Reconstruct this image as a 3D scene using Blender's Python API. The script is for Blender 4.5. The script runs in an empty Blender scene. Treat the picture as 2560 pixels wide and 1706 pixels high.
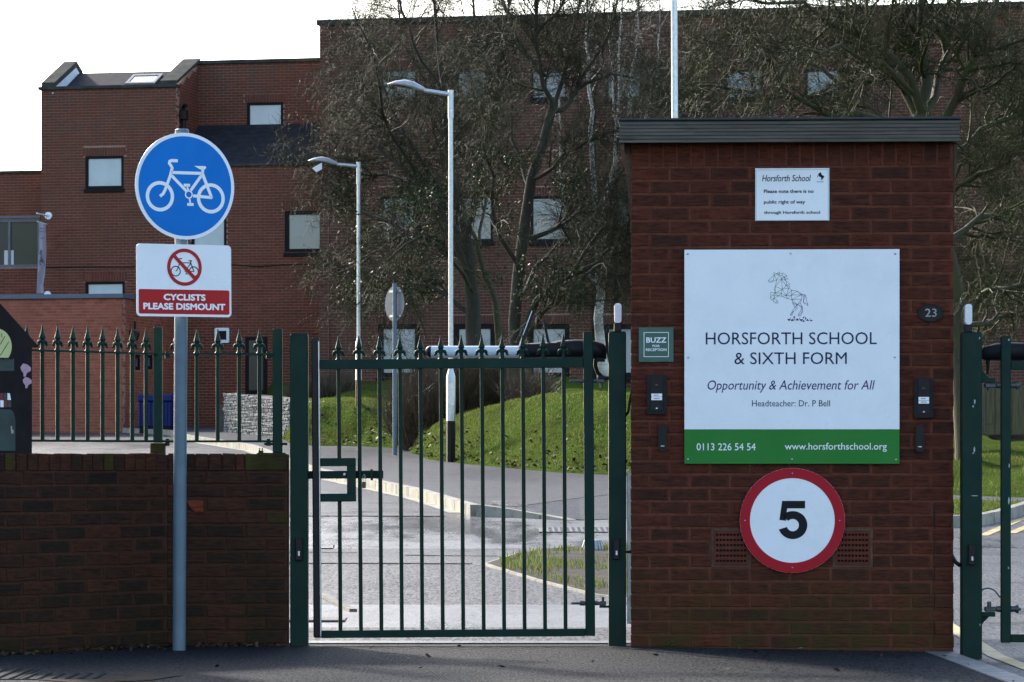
import bpy, math, random
import numpy as np
from mathutils import Matrix, Vector

R = math.radians
random.seed(7)
rng = np.random.default_rng(11)
SC = bpy.context.scene
COL = SC.collection

# ------------------------------------------------------------------ camera, sky, sun, exposure
CAMZ = 1.05
FPX = 8900.0            # focal length in photo pixels (2560 wide)
HOR = 1150.0            # horizon row in the photo
cam = bpy.data.cameras.new('camera')
cam.sensor_width = 36.0
cam.lens = 36.0 * FPX / 2560.0
cam.shift_y = (HOR - 853.0) / 2560.0
cam.clip_start = 0.1
cam.clip_end = 2000.0
cam_o = bpy.data.objects.new('camera', cam)
COL.objects.link(cam_o)
cam_o.location = (0, 0, CAMZ)
cam_o.rotation_euler = (R(90), 0, 0)
SC.camera = cam_o

SUN_AZ, SUN_EL = R(-30), R(27)      # azimuth from +Y, negative = to the left
wld = bpy.data.worlds.new('World')
SC.world = wld
wld.use_nodes = True
nt = wld.node_tree
bg = nt.nodes['Background']
sky = nt.nodes.new('ShaderNodeTexSky')
sky.sky_type = 'NISHITA'
sky.sun_disc = False
sky.sun_elevation = SUN_EL
sky.sun_rotation = SUN_AZ
sky.altitude = 100
sky.air_density = 1.0
sky.dust_density = 2.0
sky.ozone_density = 1.0
nt.links.new(sky.outputs[0], bg.inputs[0])
bg.inputs[1].default_value = 0.13
sun = bpy.data.lights.new('sun', 'SUN')
sun.energy = 2.3
sun.angle = R(4.0)
sun.color = (1.0, 0.95, 0.86)
sun_o = bpy.data.objects.new('sun', sun)
COL.objects.link(sun_o)
sd = Vector((math.sin(SUN_AZ) * math.cos(SUN_EL), math.cos(SUN_AZ) * math.cos(SUN_EL), math.sin(SUN_EL)))
sun_o.rotation_euler = (-sd).to_track_quat('-Z', 'Y').to_euler()
sun_o.location = (-40, 60, 60)
SC.view_settings.view_transform = 'Standard'
SC.view_settings.look = 'None'
SC.view_settings.exposure = 1.85
SC.view_settings.gamma = 1.0
SC.view_settings.use_curve_mapping = False
SC.render.engine = 'CYCLES'
SC.cycles.max_bounces = 6
SC.cycles.use_denoising = True

# ------------------------------------------------------------------ helpers
WM = {}                 # world matrices of everything made so far


def reg(o, parent, M):
    COL.objects.link(o)
    WM[o.name] = M
    if parent is not None:
        o.parent = parent
        o.matrix_basis = WM[parent.name].inverted() @ M
    else:
        o.matrix_basis = M
    return o


def tag(o, label=None, cat=None, group=None, kind=None):
    if label: o['label'] = label
    if cat: o['category'] = cat
    if group: o['group'] = group
    if kind: o['kind'] = kind
    return o


def TR(x, y, z, rz=0.0):
    return Matrix.Translation((x, y, z)) @ Matrix.Rotation(rz, 4, 'Z')


I4 = Matrix.Identity(4)


def empty(name, M, label=None, cat=None, group=None, kind=None):
    o = bpy.data.objects.new(name, None)
    o.empty_display_size = 0.1
    reg(o, None, M)
    return tag(o, label, cat, group, kind)


class Frame:
    """vertical plane through O; u runs right (nearer when a > 0), n runs away from the camera"""
    def __init__(s, x, y, a, z=0.0):
        s.x, s.y, s.a, s.z = x, y, R(a), z
        s.c, s.sn = math.cos(s.a), math.sin(s.a)

    def px(s, p, d=0.0):
        k = (p - 1280.0) / FPX
        X, Y = s.x + s.sn * d, s.y + s.c * d
        return (k * Y - X) / (s.c + k * s.sn)

    def Y(s, sx, d=0.0):
        return s.y - s.sn * sx + s.c * d

    def zz(s, sx, py, d=0.0):
        return CAMZ + (HOR - py) / FPX * s.Y(sx, d)

    def P(s, p, py, d=0.0):
        q = s.px(p, d)
        return q, s.zz(q, py, d)

    def M(s):
        return TR(s.x, s.y, s.z, -s.a)

    def pt(s, sx, d, z):
        return Vector((s.x + s.c * sx + s.sn * d, s.y - s.sn * sx + s.c * d, s.z + z))


def W(p, py, Y):
    return Vector(((p - 1280.0) / FPX * Y, Y, CAMZ + (HOR - py) / FPX * Y))


class MB:
    def __init__(s):
        s.v, s.f, s.sm = [], [], []

    def add(s, vs, fs, smooth=False):
        b = len(s.v)
        s.v.extend([tuple(q) for q in vs])
        s.f.extend([tuple(i + b for i in f) for f in fs])
        s.sm.extend([smooth] * len(fs))
        return s

    def box(s, x0, x1, y0, y1, z0, z1, M=None, bev=0.0):
        if bev > 0:
            b = bev
            vs = []
            X, Y, Z = (x0, x1), (y0, y1), (z0, z1)
            idx = {}
            for i in (0, 1):
                for j in (0, 1):
                    for k in (0, 1):
                        sx, sy, sz = (1, -1)[i], (1, -1)[j], (1, -1)[k]
                        idx[i, j, k, 0] = len(vs); vs.append((X[i], Y[j] + sy * b, Z[k] + sz * b))
                        idx[i, j, k, 1] = len(vs); vs.append((X[i] + sx * b, Y[j], Z[k] + sz * b))
                        idx[i, j, k, 2] = len(vs); vs.append((X[i] + sx * b, Y[j] + sy * b, Z[k]))
            fs = []
            q = [(0, 0), (1, 0), (1, 1), (0, 1)]
            for e in (0, 1):
                fs.append([idx[e, a, c, 0] for a, c in (q if e else q[::-1])])
                fs.append([idx[a, e, c, 1] for a, c in (q[::-1] if e else q)])
                fs.append([idx[a, c, e, 2] for a, c in (q if e else q[::-1])])
            for a in (0, 1):
                for c in (0, 1):
                    f = [idx[0, a, c, 1], idx[1, a, c, 1], idx[1, a, c, 2], idx[0, a, c, 2]]
                    fs.append(f if (a == c) else f[::-1])
                    f = [idx[a, 0, c, 0], idx[a, 1, c, 0], idx[a, 1, c, 2], idx[a, 0, c, 2]]
                    fs.append(f[::-1] if (a == c) else f)
                    f = [idx[a, c, 0, 0], idx[a, c, 1, 0], idx[a, c, 1, 1], idx[a, c, 0, 1]]
                    fs.append(f if (a == c) else f[::-1])
                    for k in (0, 1):
                        f = [idx[a, c, k, 0], idx[a, c, k, 1], idx[a, c, k, 2]]
                        fs.append(f if (a + c + k) % 2 else f[::-1])
        else:
            vs = [(x0, y0, z0), (x1, y0, z0), (x1, y1, z0), (x0, y1, z0), (x0, y0, z1), (x1, y0, z1), (x1, y1, z1), (x0, y1, z1)]
            fs = [(0, 3, 2, 1), (4, 5, 6, 7), (0, 1, 5, 4), (1, 2, 6, 5), (2, 3, 7, 6), (3, 0, 4, 7)]
        if M is not None:
            vs = [M @ Vector(q) for q in vs]
        return s.add(vs, fs)

    def cyl(s, p0, p1, r0, r1=None, n=12, caps=True, smooth=True):
        r1 = r0 if r1 is None else r1
        p0, p1 = Vector(p0), Vector(p1)
        d = (p1 - p0).normalized()
        u = d.orthogonal().normalized()
        w = d.cross(u)
        vs, fs = [], []
        for p, r in ((p0, r0), (p1, r1)):
            for i in range(n):
                a = 2 * math.pi * i / n
                vs.append(p + (u * math.cos(a) + w * math.sin(a)) * r)
        for i in range(n):
            j = (i + 1) % n
            fs.append((i, j, n + j, n + i))
        s.add(vs, fs, smooth)
        if caps:
            s.add(vs[:n], [tuple(range(n))[::-1]])
            s.add(vs[n:], [tuple(range(n))])
        return s

    def tube(s, pts, rad, n=8, smooth=True, caps=True):
        pts = [Vector(p) for p in pts]
        if not hasattr(rad, '__len__'): rad = [rad] * len(pts)
        vs, fs = [], []
        u = None
        for i, p in enumerate(pts):
            d = (pts[min(i + 1, len(pts) - 1)] - pts[max(i - 1, 0)]).normalized()
            u = d.orthogonal().normalized() if u is None else (u - d * u.dot(d)).normalized()
            w = d.cross(u)
            for k in range(n):
                a = 2 * math.pi * k / n
                vs.append(p + (u * math.cos(a) + w * math.sin(a)) * rad[i])
        for i in range(len(pts) - 1):
            for k in range(n):
                j = (k + 1) % n
                fs.append((i * n + k, i * n + j, (i + 1) * n + j, (i + 1) * n + k))
        s.add(vs, fs, smooth)
        if caps:
            s.add(vs[:n], [tuple(range(n))[::-1]])
            s.add(vs[-n:], [tuple(range(n))])
        return s

    def lathe(s, prof, n=12, o=(0, 0, 0), smooth=True):
        vs, fs = [], []
        for r, z in prof:
            for k in range(n):
                a = 2 * math.pi * k / n
                vs.append((o[0] + r * math.cos(a), o[1] + r * math.sin(a), o[2] + z))
        for i in range(len(prof) - 1):
            for k in range(n):
                j = (k + 1) % n
                fs.append((i * n + k, i * n + j, (i + 1) * n + j, (i + 1) * n + k))
        s.add(vs, fs, smooth)
        s.add(vs[:n], [tuple(range(n))[::-1]])
        s.add(vs[-n:], [tuple(range(n))])
        return s

    def poly(s, pts, y0, y1):
        """outline in (x,z), extruded from y0 (front) to y1; y1=None: a flat face"""
        n = len(pts)
        ar = sum(pts[i][0] * pts[(i + 1) % n][1] - pts[(i + 1) % n][0] * pts[i][1] for i in range(n))
        if ar < 0: pts = pts[::-1]
        s.add([(x, y0, z) for x, z in pts], [tuple(range(n))])
        if y1 is not None:
            s.add([(x, y1, z) for x, z in pts], [tuple(range(n))[::-1]])
            vs = [(x, y0, z) for x, z in pts] + [(x, y1, z) for x, z in pts]
            s.add(vs, [(i, n + i, n + (i + 1) % n, (i + 1) % n) for i in range(n)])
        return s

    def ribbon(s, pts, w, y):
        """flat stroke in the (x,z) plane at depth y"""
        m = len(pts)
        L, Rr = [], []
        for i in range(m):
            a = Vector(pts[max(i - 1, 0)]); b = Vector(pts[min(i + 1, m - 1)])
            d = (b - a).normalized()
            nrm = Vector((-d.y, d.x))
            k = 1.0
            if 0 < i < m - 1:
                d1 = (Vector(pts[i]) - a).normalized()
                k = 1.0 / max(0.45, d1.dot(d))
            p = Vector(pts[i])
            L.append(p + nrm * w / 2 * k); Rr.append(p - nrm * w / 2 * k)
        for i in range(m - 1):
            q = [Rr[i], Rr[i + 1], L[i + 1], L[i]]
            s.add([(a.x, y, a.y) for a in q], [(0, 1, 2, 3)])
        return s

    def ring(s, cx, cz, ro, ri, y, n=48, a0=0.0, a1=360.0):
        for i in range(n):
            a, b = R(a0 + (a1 - a0) * i / n), R(a0 + (a1 - a0) * (i + 1) / n)
            q = [(ri, a), (ro, a), (ro, b), (ri, b)]
            s.add([(cx + r * math.cos(t), y, cz + r * math.sin(t)) for r, t in q], [(0, 1, 2, 3)])
        return s

    def disc(s, cx, cz, r, y0, y1=None, n=64):
        return s.poly([(cx + r * math.cos(2 * math.pi * i / n), cz + r * math.sin(2 * math.pi * i / n)) for i in range(n)], y0, y1)

    def mesh(s, name, mat):
        me = bpy.data.meshes.new(name)
        me.from_pydata(s.v, [], s.f)
        me.polygons.foreach_set('use_smooth', s.sm)
        if mat is not None: me.materials.append(mat)
        me.update()
        return me

    def build(s, name, mat, parent=None, M=I4):
        return reg(bpy.data.objects.new(name, s.mesh(name, mat)), parent, M)


def np_mesh(name, V, F, mat, smooth=False):
    """V (n,3), F (m,k) arrays -> mesh, quickly"""
    me = bpy.data.meshes.new(name)
    V = np.asarray(V, dtype=np.float32); F = np.asarray(F, dtype=np.int32)
    m, k = F.shape
    me.vertices.add(len(V)); me.vertices.foreach_set('co', V.ravel())
    me.loops.add(m * k); me.loops.foreach_set('vertex_index', F.ravel())
    me.polygons.add(m)
    me.polygons.foreach_set('loop_start', np.arange(0, m * k, k, dtype=np.int32))
    me.polygons.foreach_set('loop_total', np.full(m, k, dtype=np.int32))
    me.polygons.foreach_set('use_smooth', np.full(m, smooth, dtype=bool))
    if mat is not None: me.materials.append(mat)
    me.update(calc_edges=True)
    return me


def rrect(x0, x1, z0, z1, r, n=6):
    out = []
    for cx, cz, a0 in ((x1 - r, z1 - r, 0), (x0 + r, z1 - r, 90), (x0 + r, z0 + r, 180), (x1 - r, z0 + r, 270)):
        for i in range(n + 1):
            a = R(a0 + 90.0 * i / n)
            out.append((cx + r * math.cos(a), cz + r * math.sin(a)))
    return out


def text(body, x0, x1, z0, z1, y, mat, parent, M, name='lettering', bold=0.0, shear=0.0, space=1.0):
    """one line of built-in type, fitted to a box in the local (x,z) plane at depth y"""
    cu = bpy.data.curves.new('type', 'FONT')
    cu.body = body
    cu.size = 1.0
    cu.shear = shear
    cu.space_character = space
    cu.resolution_u = 3
    tmp = bpy.data.objects.new('type', cu)
    COL.objects.link(tmp)
    bpy.context.view_layer.update()
    dg = bpy.context.evaluated_depsgraph_get()
    me0 = tmp.evaluated_get(dg).to_mesh()
    vs = [v.co.copy() for v in me0.vertices]
    fs = [tuple(p.vertices) for p in me0.polygons]
    tmp.evaluated_get(dg).to_mesh_clear()
    bpy.data.objects.remove(tmp); bpy.data.curves.remove(cu)
    ax, bx = min(v.x for v in vs) - bold, max(v.x for v in vs) + bold
    ay, by = min(v.y for v in vs) - bold, max(v.y for v in vs) + bold
    mb = MB()
    offs = [(0, 0)] if bold <= 0 else [(0, 0)] + [(bold * math.cos(q * math.pi / 4), bold * math.sin(q * math.pi / 4)) for q in range(8)]
    for i, (ox, oy) in enumerate(offs):       # heavier strokes: the line printed again a hair to each side
        mb.add([(x0 + (v.x + ox - ax) / (bx - ax) * (x1 - x0), y - i * 0.00004, z0 + (v.y + oy - ay) / (by - ay) * (z1 - z0)) for v in vs], fs)
    o = mb.build(name, mat, parent, M)
    o['kind'] = 'stuff'
    return o


# ------------------------------------------------------------------ materials
MATS = {}


class Nodes:
    def __init__(s, name):
        s.m = bpy.data.materials.new(name)
        s.m.use_nodes = True
        s.t = s.m.node_tree
        s.b = s.t.nodes['Principled BSDF']

    def n(s, t, **kw):
        q = s.t.nodes.new('ShaderNode' + t)
        for k, v in kw.items(): setattr(q, k, v)
        return q

    def l(s, a, b): s.t.links.new(a, b)

    def co(s, which='Object', scale=(1, 1, 1), rnd=False):
        tc = s.n('TexCoord')
        mp = s.n('Mapping')
        mp.inputs['Scale'].default_value = scale
        s.l(tc.outputs[which], mp.inputs['Vector'])
        if rnd:
            oi = s.n('ObjectInfo')
            mu = s.n('Math', operation='MULTIPLY'); mu.inputs[1].default_value = 57.0
            s.l(oi.outputs['Random'], mu.inputs[0])
            s.l(mu.outputs[0], mp.inputs['Location'])
        return mp.outputs[0]

    def world(s, scale=(1, 1, 1)):
        g = s.n('NewGeometry')
        mp = s.n('Mapping'); mp.inputs['Scale'].default_value = scale
        s.l(g.outputs['Position'], mp.inputs['Vector'])
        return mp.outputs[0]

    def noise(s, vec, scale, detail=4.0, rough=0.55):
        q = s.n('TexNoise')
        q.inputs['Scale'].default_value = scale
        q.inputs['Detail'].default_value = detail
        q.inputs['Roughness'].default_value = rough
        s.l(vec, q.inputs['Vector'])
        return q.outputs['Fac']

    def ramp(s, fac, stops):
        q = s.n('ValToRGB')
        e = q.color_ramp.elements
        while len(e) > 1: e.remove(e[0])
        e[0].position, e[0].color = stops[0][0], stops[0][1] if len(stops[0][1]) == 4 else (*stops[0][1], 1)
        for p, c in stops[1:]:
            k = e.new(p); k.color = c if len(c) == 4 else (*c, 1)
        s.l(fac, q.inputs[0])
        return q.outputs[0]

    def rng(s, fac, a, b, lo=0.3, hi=0.7):
        q = s.n('MapRange')
        q.inputs[1].default_value, q.inputs[2].default_value = lo, hi
        q.inputs[3].default_value, q.inputs[4].default_value = a, b
        s.l(fac, q.inputs[0])
        return q.outputs[0]

    def mix(s, fac, a, b, mode='MIX'):
        q = s.n('MixRGB', blend_type=mode)
        for i, v in ((0, fac), (1, a), (2, b)):
            if hasattr(v, 'is_linked'): s.l(v, q.inputs[i])
            else: q.inputs[i].default_value = v if i == 0 else (*v, 1)
        return q.outputs[0]

    def math(s, op, a, b):
        q = s.n('Math', operation=op)
        for i, v in ((0, a), (1, b)):
            if hasattr(v, 'is_linked'): s.l(v, q.inputs[i])
            else: q.inputs[i].default_value = v
        return q.outputs[0]

    def bump(s, h, strength, dist):
        q = s.n('Bump')
        q.inputs['Strength'].default_value = strength
        q.inputs['Distance'].default_value = dist
        s.l(h, q.inputs['Height'])
        s.l(q.outputs[0], s.b.inputs['Normal'])
        return q

    def set(s, col=None, rough=None, spec=None, metal=None, coat=None):
        for k, v in (('Base Color', col), ('Roughness', rough), ('Specular IOR Level', spec), ('Metallic', metal), ('Coat Weight', coat)):
            if v is None: continue
            if hasattr(v, 'is_linked'): s.l(v, s.b.inputs[k])
            else: s.b.inputs[k].default_value = (*v, 1) if k == 'Base Color' else v
        return s.m


def plain(name, col, rough=0.5, amp=0.18, scale=6.0, bump=0.15, bscale=60.0, metal=0.0, spec=0.5, coat=0.0, dirt=None, dirt_amt=0.0):
    """paint, plastic, metal, timber: colour with slight blotches, uneven gloss and fine relief"""
    N = Nodes(name)
    v = N.co('Object', rnd=True)
    n1 = N.noise(v, scale, 5)
    lo = tuple(c * (1 - amp) for c in col); hi = tuple(min(1, c * (1 + amp)) for c in col)
    c = N.ramp(n1, [(0.3, lo), (0.7, hi)])
    if dirt:
        n2 = N.noise(v, scale * 2.3, 8, 0.7)
        c = N.mix(N.rng(n2, 0, dirt_amt, 0.5, 0.75), c, dirt)
    N.set(c, N.rng(N.noise(v, scale * 3, 4), max(0.02, rough - 0.08), min(1, rough + 0.1)), spec, metal, coat)
    if bump: N.bump(N.noise(v, bscale, 3), bump, 0.002)
    MATS[name] = N.m
    return N.m


def brick_mat(name, stops, island, mott=0.25, drag=0.6, algae=None, rough=0.7, soot=None, dragd=0.004, rim=None):
    """fired clay: per-brick colour, mottling, dragged-wire relief; soot and algae stains laid over the wall"""
    N = Nodes(name)
    if island:
        rnd = N.n('NewGeometry').outputs['Random Per Island']
        v = N.world()
    else:
        rnd = N.n('ObjectInfo').outputs['Random']
        v = N.co('Object', rnd=True)
    c = N.ramp(rnd, stops)
    n1 = N.noise(v, 22.0 if not island else 9.0, 6, 0.65)
    c = N.mix(mott, c, N.ramp(n1, [(0.3, (0.15, 0.13, 0.12)), (0.55, (0.5, 0.5, 0.5)), (0.75, (0.85, 0.8, 0.75))]), 'OVERLAY')
    wv = N.world()
    if not island:
        dv = N.co('Object', (16, 30, 80), rnd=True)
        hd = N.noise(dv, 1.0, 5, 0.72)
        c = N.mix(N.rng(hd, 0.75, 0.0, 0.36, 0.56), c, tuple(q * 0.38 for q in stops[0][1]))
        if rim:
            se = N.n('SeparateXYZ'); N.l(N.co('Generated'), se.inputs[0])
            ex = N.math('ABSOLUTE', N.math('SUBTRACT', se.outputs['X'], 0.5), 0.0)
            ez = N.math('ABSOLUTE', N.math('SUBTRACT', se.outputs['Z'], 0.5), 0.0)
            e = N.math('MAXIMUM', N.rng(ex, 0, 1, 0.43, 0.5), N.rng(ez, 0, 1, 0.36, 0.5))
            c = N.mix(N.math('MULTIPLY', e, N.rng(n1, 0.15, 1.0, 0.35, 0.6)), c, rim)
    if soot:
        n3 = N.noise(wv, soot[1], 6, 0.7)
        c = N.mix(N.rng(n3, 0, soot[2], 0.42, 0.68), c, soot[0])
    if algae:
        acol, z0, z1, amt = algae
        sep = N.n('SeparateXYZ'); N.l(N.n('NewGeometry').outputs['Position'], sep.inputs[0])
        n4 = N.noise(N.world((1, 1, 0.6)), 5.0, 6, 0.65)
        h = N.rng(sep.outputs['Z'], 1.0, 0.0, z0, z1)
        k = N.math('MULTIPLY', N.math('MULTIPLY', h, N.rng(n4, 0, 1, 0.35, 0.65)), amt)
        c = N.mix(k, c, acol)
    N.set(c, N.rng(n1, rough - 0.1, rough + 0.12), 0.08)
    if drag: N.bump(hd if not island else n1, drag, dragd)
    MATS[name] = N.m
    return N.m


def mortar_mat(name, col, algae=None):
    N = Nodes(name)
    v = N.world()
    n = N.noise(v, 30, 6, 0.7)
    c = N.ramp(n, [(0.3, tuple(q * 0.6 for q in col)), (0.7, tuple(q * 1.2 for q in col))])
    c = N.mix(N.rng(N.noise(v, 2.5, 5), 0, 0.5, 0.45, 0.7), c, tuple(q * 0.45 for q in col))
    if algae:
        acol, z0, z1, amt = algae
        sep = N.n('SeparateXYZ'); N.l(N.n('NewGeometry').outputs['Position'], sep.inputs[0])
        k = N.math('MULTIPLY', N.math('MULTIPLY', N.rng(sep.outputs['Z'], 1.0, 0.0, z0, z1), N.rng(N.noise(v, 6, 5), 0, 1, 0.35, 0.6)), amt)
        c = N.mix(k, c, acol)
    N.set(c, 0.9, 0.15)
    N.bump(N.noise(v, 220, 3), 0.5, 0.002)
    return N.m


def asphalt(name, lo, hi, r0, r1, grain, bstr, patch=0.35, spec=0.55, streak=0.0):
    """tarmac: stone grain, damp patches that are glossier, dragged dirt"""
    N = Nodes(name)
    v = N.world()
    g = N.noise(N.world((1, 0.16, 1)), grain, 4, 0.75)
    big = N.noise(N.world((1, 0.2, 1)), patch, 6, 0.65)
    c = N.ramp(g, [(0.34, lo), (0.66, hi)])
    c = N.mix(N.rng(big, 0, 0.45, 0.42, 0.62), c, tuple(q * 0.55 for q in lo))
    sp = N.rng(g, spec * 0.25, spec * 1.9, 0.38, 0.64)
    ro = N.rng(big, r1, r0, 0.36, 0.62)
    if streak:
        st = N.rng(N.noise(N.world((0.5, 0.55, 1)), 1.6, 9, 0.8), 0.0, 1.0, 0.52, 0.62)
        gate = N.rng(N.noise(N.world((0.12, 0.3, 1)), 1.0, 3), 0.0, 1.0, 0.40, 0.55)
        k = N.math('MULTIPLY', N.math('MULTIPLY', st, gate), streak)
        c = N.mix(k, c, (0.018, 0.017, 0.015))
        sp = N.math('MULTIPLY', sp, N.math('SUBTRACT', 1.0, N.math('MULTIPLY', k, 0.9)))
    N.set(c, ro, sp)
    h = N.mix(0.5, g, N.noise(v, grain * 3, 2))
    N.bump(h, bstr, 0.008)
    return N.m


GREEN = plain('green_paint', (0.003, 0.023, 0.018), 0.40, 0.2, 5, 0.12, 40, spec=0.12, dirt=(0.016, 0.022, 0.008), dirt_amt=0.7)
BLACK = plain('black_plastic', (0.008, 0.008, 0.009), 0.42, 0.2, 20, 0.2, 120, spec=0.2)
RUBBER = plain('black_rubber', (0.007, 0.006, 0.007), 0.45, 0.2, 8, 0.1, 60, spec=0.25)
GREYPOLE = plain('grey_painted_steel', (0.085, 0.135, 0.175), 0.45, 0.14, 7, 0.1, 50, dirt=(0.05, 0.06, 0.06), dirt_amt=0.35)
GALV = plain('galvanised_steel', (0.50, 0.53, 0.56), 0.36, 0.16, 25, 0.08, 60, metal=0.75, dirt=(0.3, 0.31, 0.31), dirt_amt=0.5)
LAMPGREY = plain('lamp_housing_grey', (0.36, 0.38, 0.40), 0.35, 0.12, 6, 0.05, 60, dirt=(0.12, 0.12, 0.11), dirt_amt=0.4)
STEELDULL = plain('dull_steel', (0.06, 0.065, 0.07), 0.45, 0.3, 18, 0.3, 80, metal=0.5)
WHITE = plain('white_sign_face', (0.78, 0.80, 0.83), 0.30, 0.03, 3, 0.03, 30, dirt=(0.55, 0.57, 0.58), dirt_amt=0.25)
WHITE2 = plain('white_print', (0.80, 0.82, 0.84), 0.35, 0.02, 5, 0)
BLUE = plain('blue_sign_face', (0.0, 0.165, 0.56), 0.4, 0.05, 5, 0.02, 30, spec=0.12)
RED = plain('red_sign_face', (0.42, 0.014, 0.016), 0.4, 0.06, 5, 0.02, 30, spec=0.15)
RED2 = plain('deep_red_sign_face', (0.36, 0.006, 0.018), 0.4, 0.07, 5, 0.02, 30, spec=0.15)
INK = plain('black_print', (0.012, 0.013, 0.016), 0.5, 0.1, 9, 0, spec=0.1)
NAVY = plain('navy_print', (0.018, 0.03, 0.075), 0.5, 0.08, 9, 0, spec=0.1)
PURPLE = plain('purple_print', (0.035, 0.012, 0.13), 0.5, 0.08, 9, 0, spec=0.1)
SGREEN = plain('bright_green_band', (0.022, 0.18, 0.028), 0.4, 0.05, 4, 0.02, 30, spec=0.15)
BGREEN = plain('buzz_plate_green', (0.022, 0.085, 0.06), 0.4, 0.08, 6, 0.05, 40)
TEAL = plain('teal_print', (0.07, 0.32, 0.27), 0.5, 0.08, 9, 0)
ALUPOW = plain('white_coated_aluminium', (0.62, 0.68, 0.74), 0.3, 0.05, 6, 0.04, 50, dirt=(0.35, 0.36, 0.35), dirt_amt=0.3)
CHAR = plain('charcoal_plastic', (0.009, 0.010, 0.013), 0.45, 0.15, 10, 0.15, 90, spec=0.15)
TIMBER_GREY = None


def timber(name, col, lines=(3, 3, 60), amp=0.5):
    N = Nodes(name)
    n = N.noise(N.co('Object', lines, rnd=True), 1.0, 7, 0.7)
    c = N.ramp(n, [(0.3, tuple(q * (1 - amp) for q in col)), (0.7, tuple(q * (1 + amp) for q in col))])
    c = N.mix(N.rng(N.noise(N.co('Object', (4, 4, 14), rnd=True), 1.0, 4), 0, 0.7, 0.6, 0.72), c, tuple(q * 0.25 for q in col))
    N.set(c, 0.6, 0.35)
    N.bump(n, 0.5, 0.003)
    return N.m


FASCIA = timber('weathered_decking', (0.078, 0.068, 0.056), (2, 3, 60), 0.6)
BRACE = timber('stained_timber', (0.055, 0.028, 0.012))
FENCEW = timber('mossy_fence_board', (0.085, 0.075, 0.035), (40, 40, 3))
FELT = plain('roof_felt', (0.02, 0.025, 0.03), 0.7, 0.3, 12, 0.4, 90)

ALG = ((0.042, 0.040, 0.010), 0.02, 0.55, 0.75)
KB = brick_mat('gatehouse_brick', [(0.0, (0.056, 0.022, 0.014)), (0.2, (0.080, 0.0245, 0.0145)), (0.55, (0.100, 0.027, 0.015)), (0.8, (0.070, 0.0245, 0.0145)), (1.0, (0.117, 0.029, 0.016))],
               False, 0.35, 0.9, ALG, 0.6, dragd=0.008, rim=(0.120, 0.035, 0.020))
KM = mortar_mat('gatehouse_mortar', (0.130, 0.043, 0.026), ALG)
ALG2 = ((0.016, 0.019, 0.006), -0.05, 0.75, 0.6)
LBS = [(0.0, (0.022, 0.014, 0.011)), (0.3, (0.060, 0.025, 0.015)), (0.5, (0.034, 0.018, 0.012)), (0.8, (0.090, 0.029, 0.016)), (1.0, (0.066, 0.026, 0.015))]
LB = brick_mat('boundary_brick', LBS, False, 0.4, 0.9, ALG2, 0.65, soot=((0.014, 0.012, 0.010), 1.6, 0.65), dragd=0.008, rim=(0.085, 0.029, 0.016))
LBM = brick_mat('mossy_boundary_brick', LBS, False, 0.4, 0.9, ((0.050, 0.052, 0.010), 2.0, 3.0, 0.85), 0.75, soot=((0.016, 0.014, 0.011), 2.2, 0.7), dragd=0.008)
LBR = brick_mat('spalled_boundary_brick', [(0.0, (0.16, 0.035, 0.016)), (1.0, (0.17, 0.04, 0.018))], False, 0.3, 0.5, None, 0.75)
LM = mortar_mat('boundary_mortar', (0.062, 0.026, 0.016), ALG2)
TOPS = ((0.090, 0.055, 0.041), 11.0, 5.5, 0.95)
SB = brick_mat('school_brick', [(0.0, (0.130, 0.042, 0.027)), (0.3, (0.175, 0.053, 0.033)), (0.7, (0.155, 0.048, 0.030)), (1.0, (0.210, 0.064, 0.040))],
               True, 0.3, 0, TOPS, 0.85, soot=((0.085, 0.045, 0.032), 0.4, 0.5))
SB2 = brick_mat('dull_school_brick', [(0.0, (0.092, 0.041, 0.030)), (0.3, (0.122, 0.051, 0.037)), (0.7, (0.107, 0.046, 0.033)), (1.0, (0.142, 0.061, 0.044))],
                True, 0.3, 0, None, 0.85, soot=((0.060, 0.038, 0.030), 0.4, 0.6))
SBM = mortar_mat('school_mortar', (0.37, 0.23, 0.175))
AB = brick_mat('annex_brick', [(0.0, (0.25, 0.078, 0.050)), (0.4, (0.30, 0.094, 0.058)), (1.0, (0.36, 0.115, 0.072))], True, 0.3, 0, None, 0.8, soot=((0.17, 0.07, 0.045), 0.5, 0.4))
ABM = mortar_mat('annex_mortar', (0.48, 0.25, 0.19))
COPING = plain('concrete_coping', (0.052, 0.052, 0.048), 0.85, 0.4, 3, 0.5, 40, spec=0.05, dirt=(0.03, 0.032, 0.026), dirt_amt=0.8)
COPBLUE = plain('blue_grey_coping', (0.085, 0.115, 0.15), 0.5, 0.12, 2, 0.1, 40)
SLATE = plain('slate', (0.026, 0.028, 0.033), 0.7, 0.3, 6, 0.3, 30, spec=0.06)
FRAME = plain('dark_stained_frame', (0.010, 0.008, 0.008), 0.55, 0.3, 12, 0.2, 60, spec=0.12)
FRAMEG = plain('grey_frame', (0.10, 0.11, 0.13), 0.45, 0.2, 12, 0.1, 60)
PLASTER = plain('white_flashing', (0.62, 0.66, 0.72), 0.6, 0.12, 3, 0.2, 30)


def glass_mat(name, col, rough=0.06, coat=0.6):
    N = Nodes(name)
    v = N.world()
    n = N.noise(v, 1.1, 4)
    c = N.ramp(n, [(0.3, tuple(q * 0.8 for q in col)), (0.7, tuple(q * 1.1 for q in col))])
    N.set(c, rough, 0.8 if coat > 0.3 else 0.2, 0.0, coat)
    N.b.inputs['Coat Roughness'].default_value = 0.03
    N.bump(N.noise(v, 2.0, 2), 0.05, 0.01)
    return N.m


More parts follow.
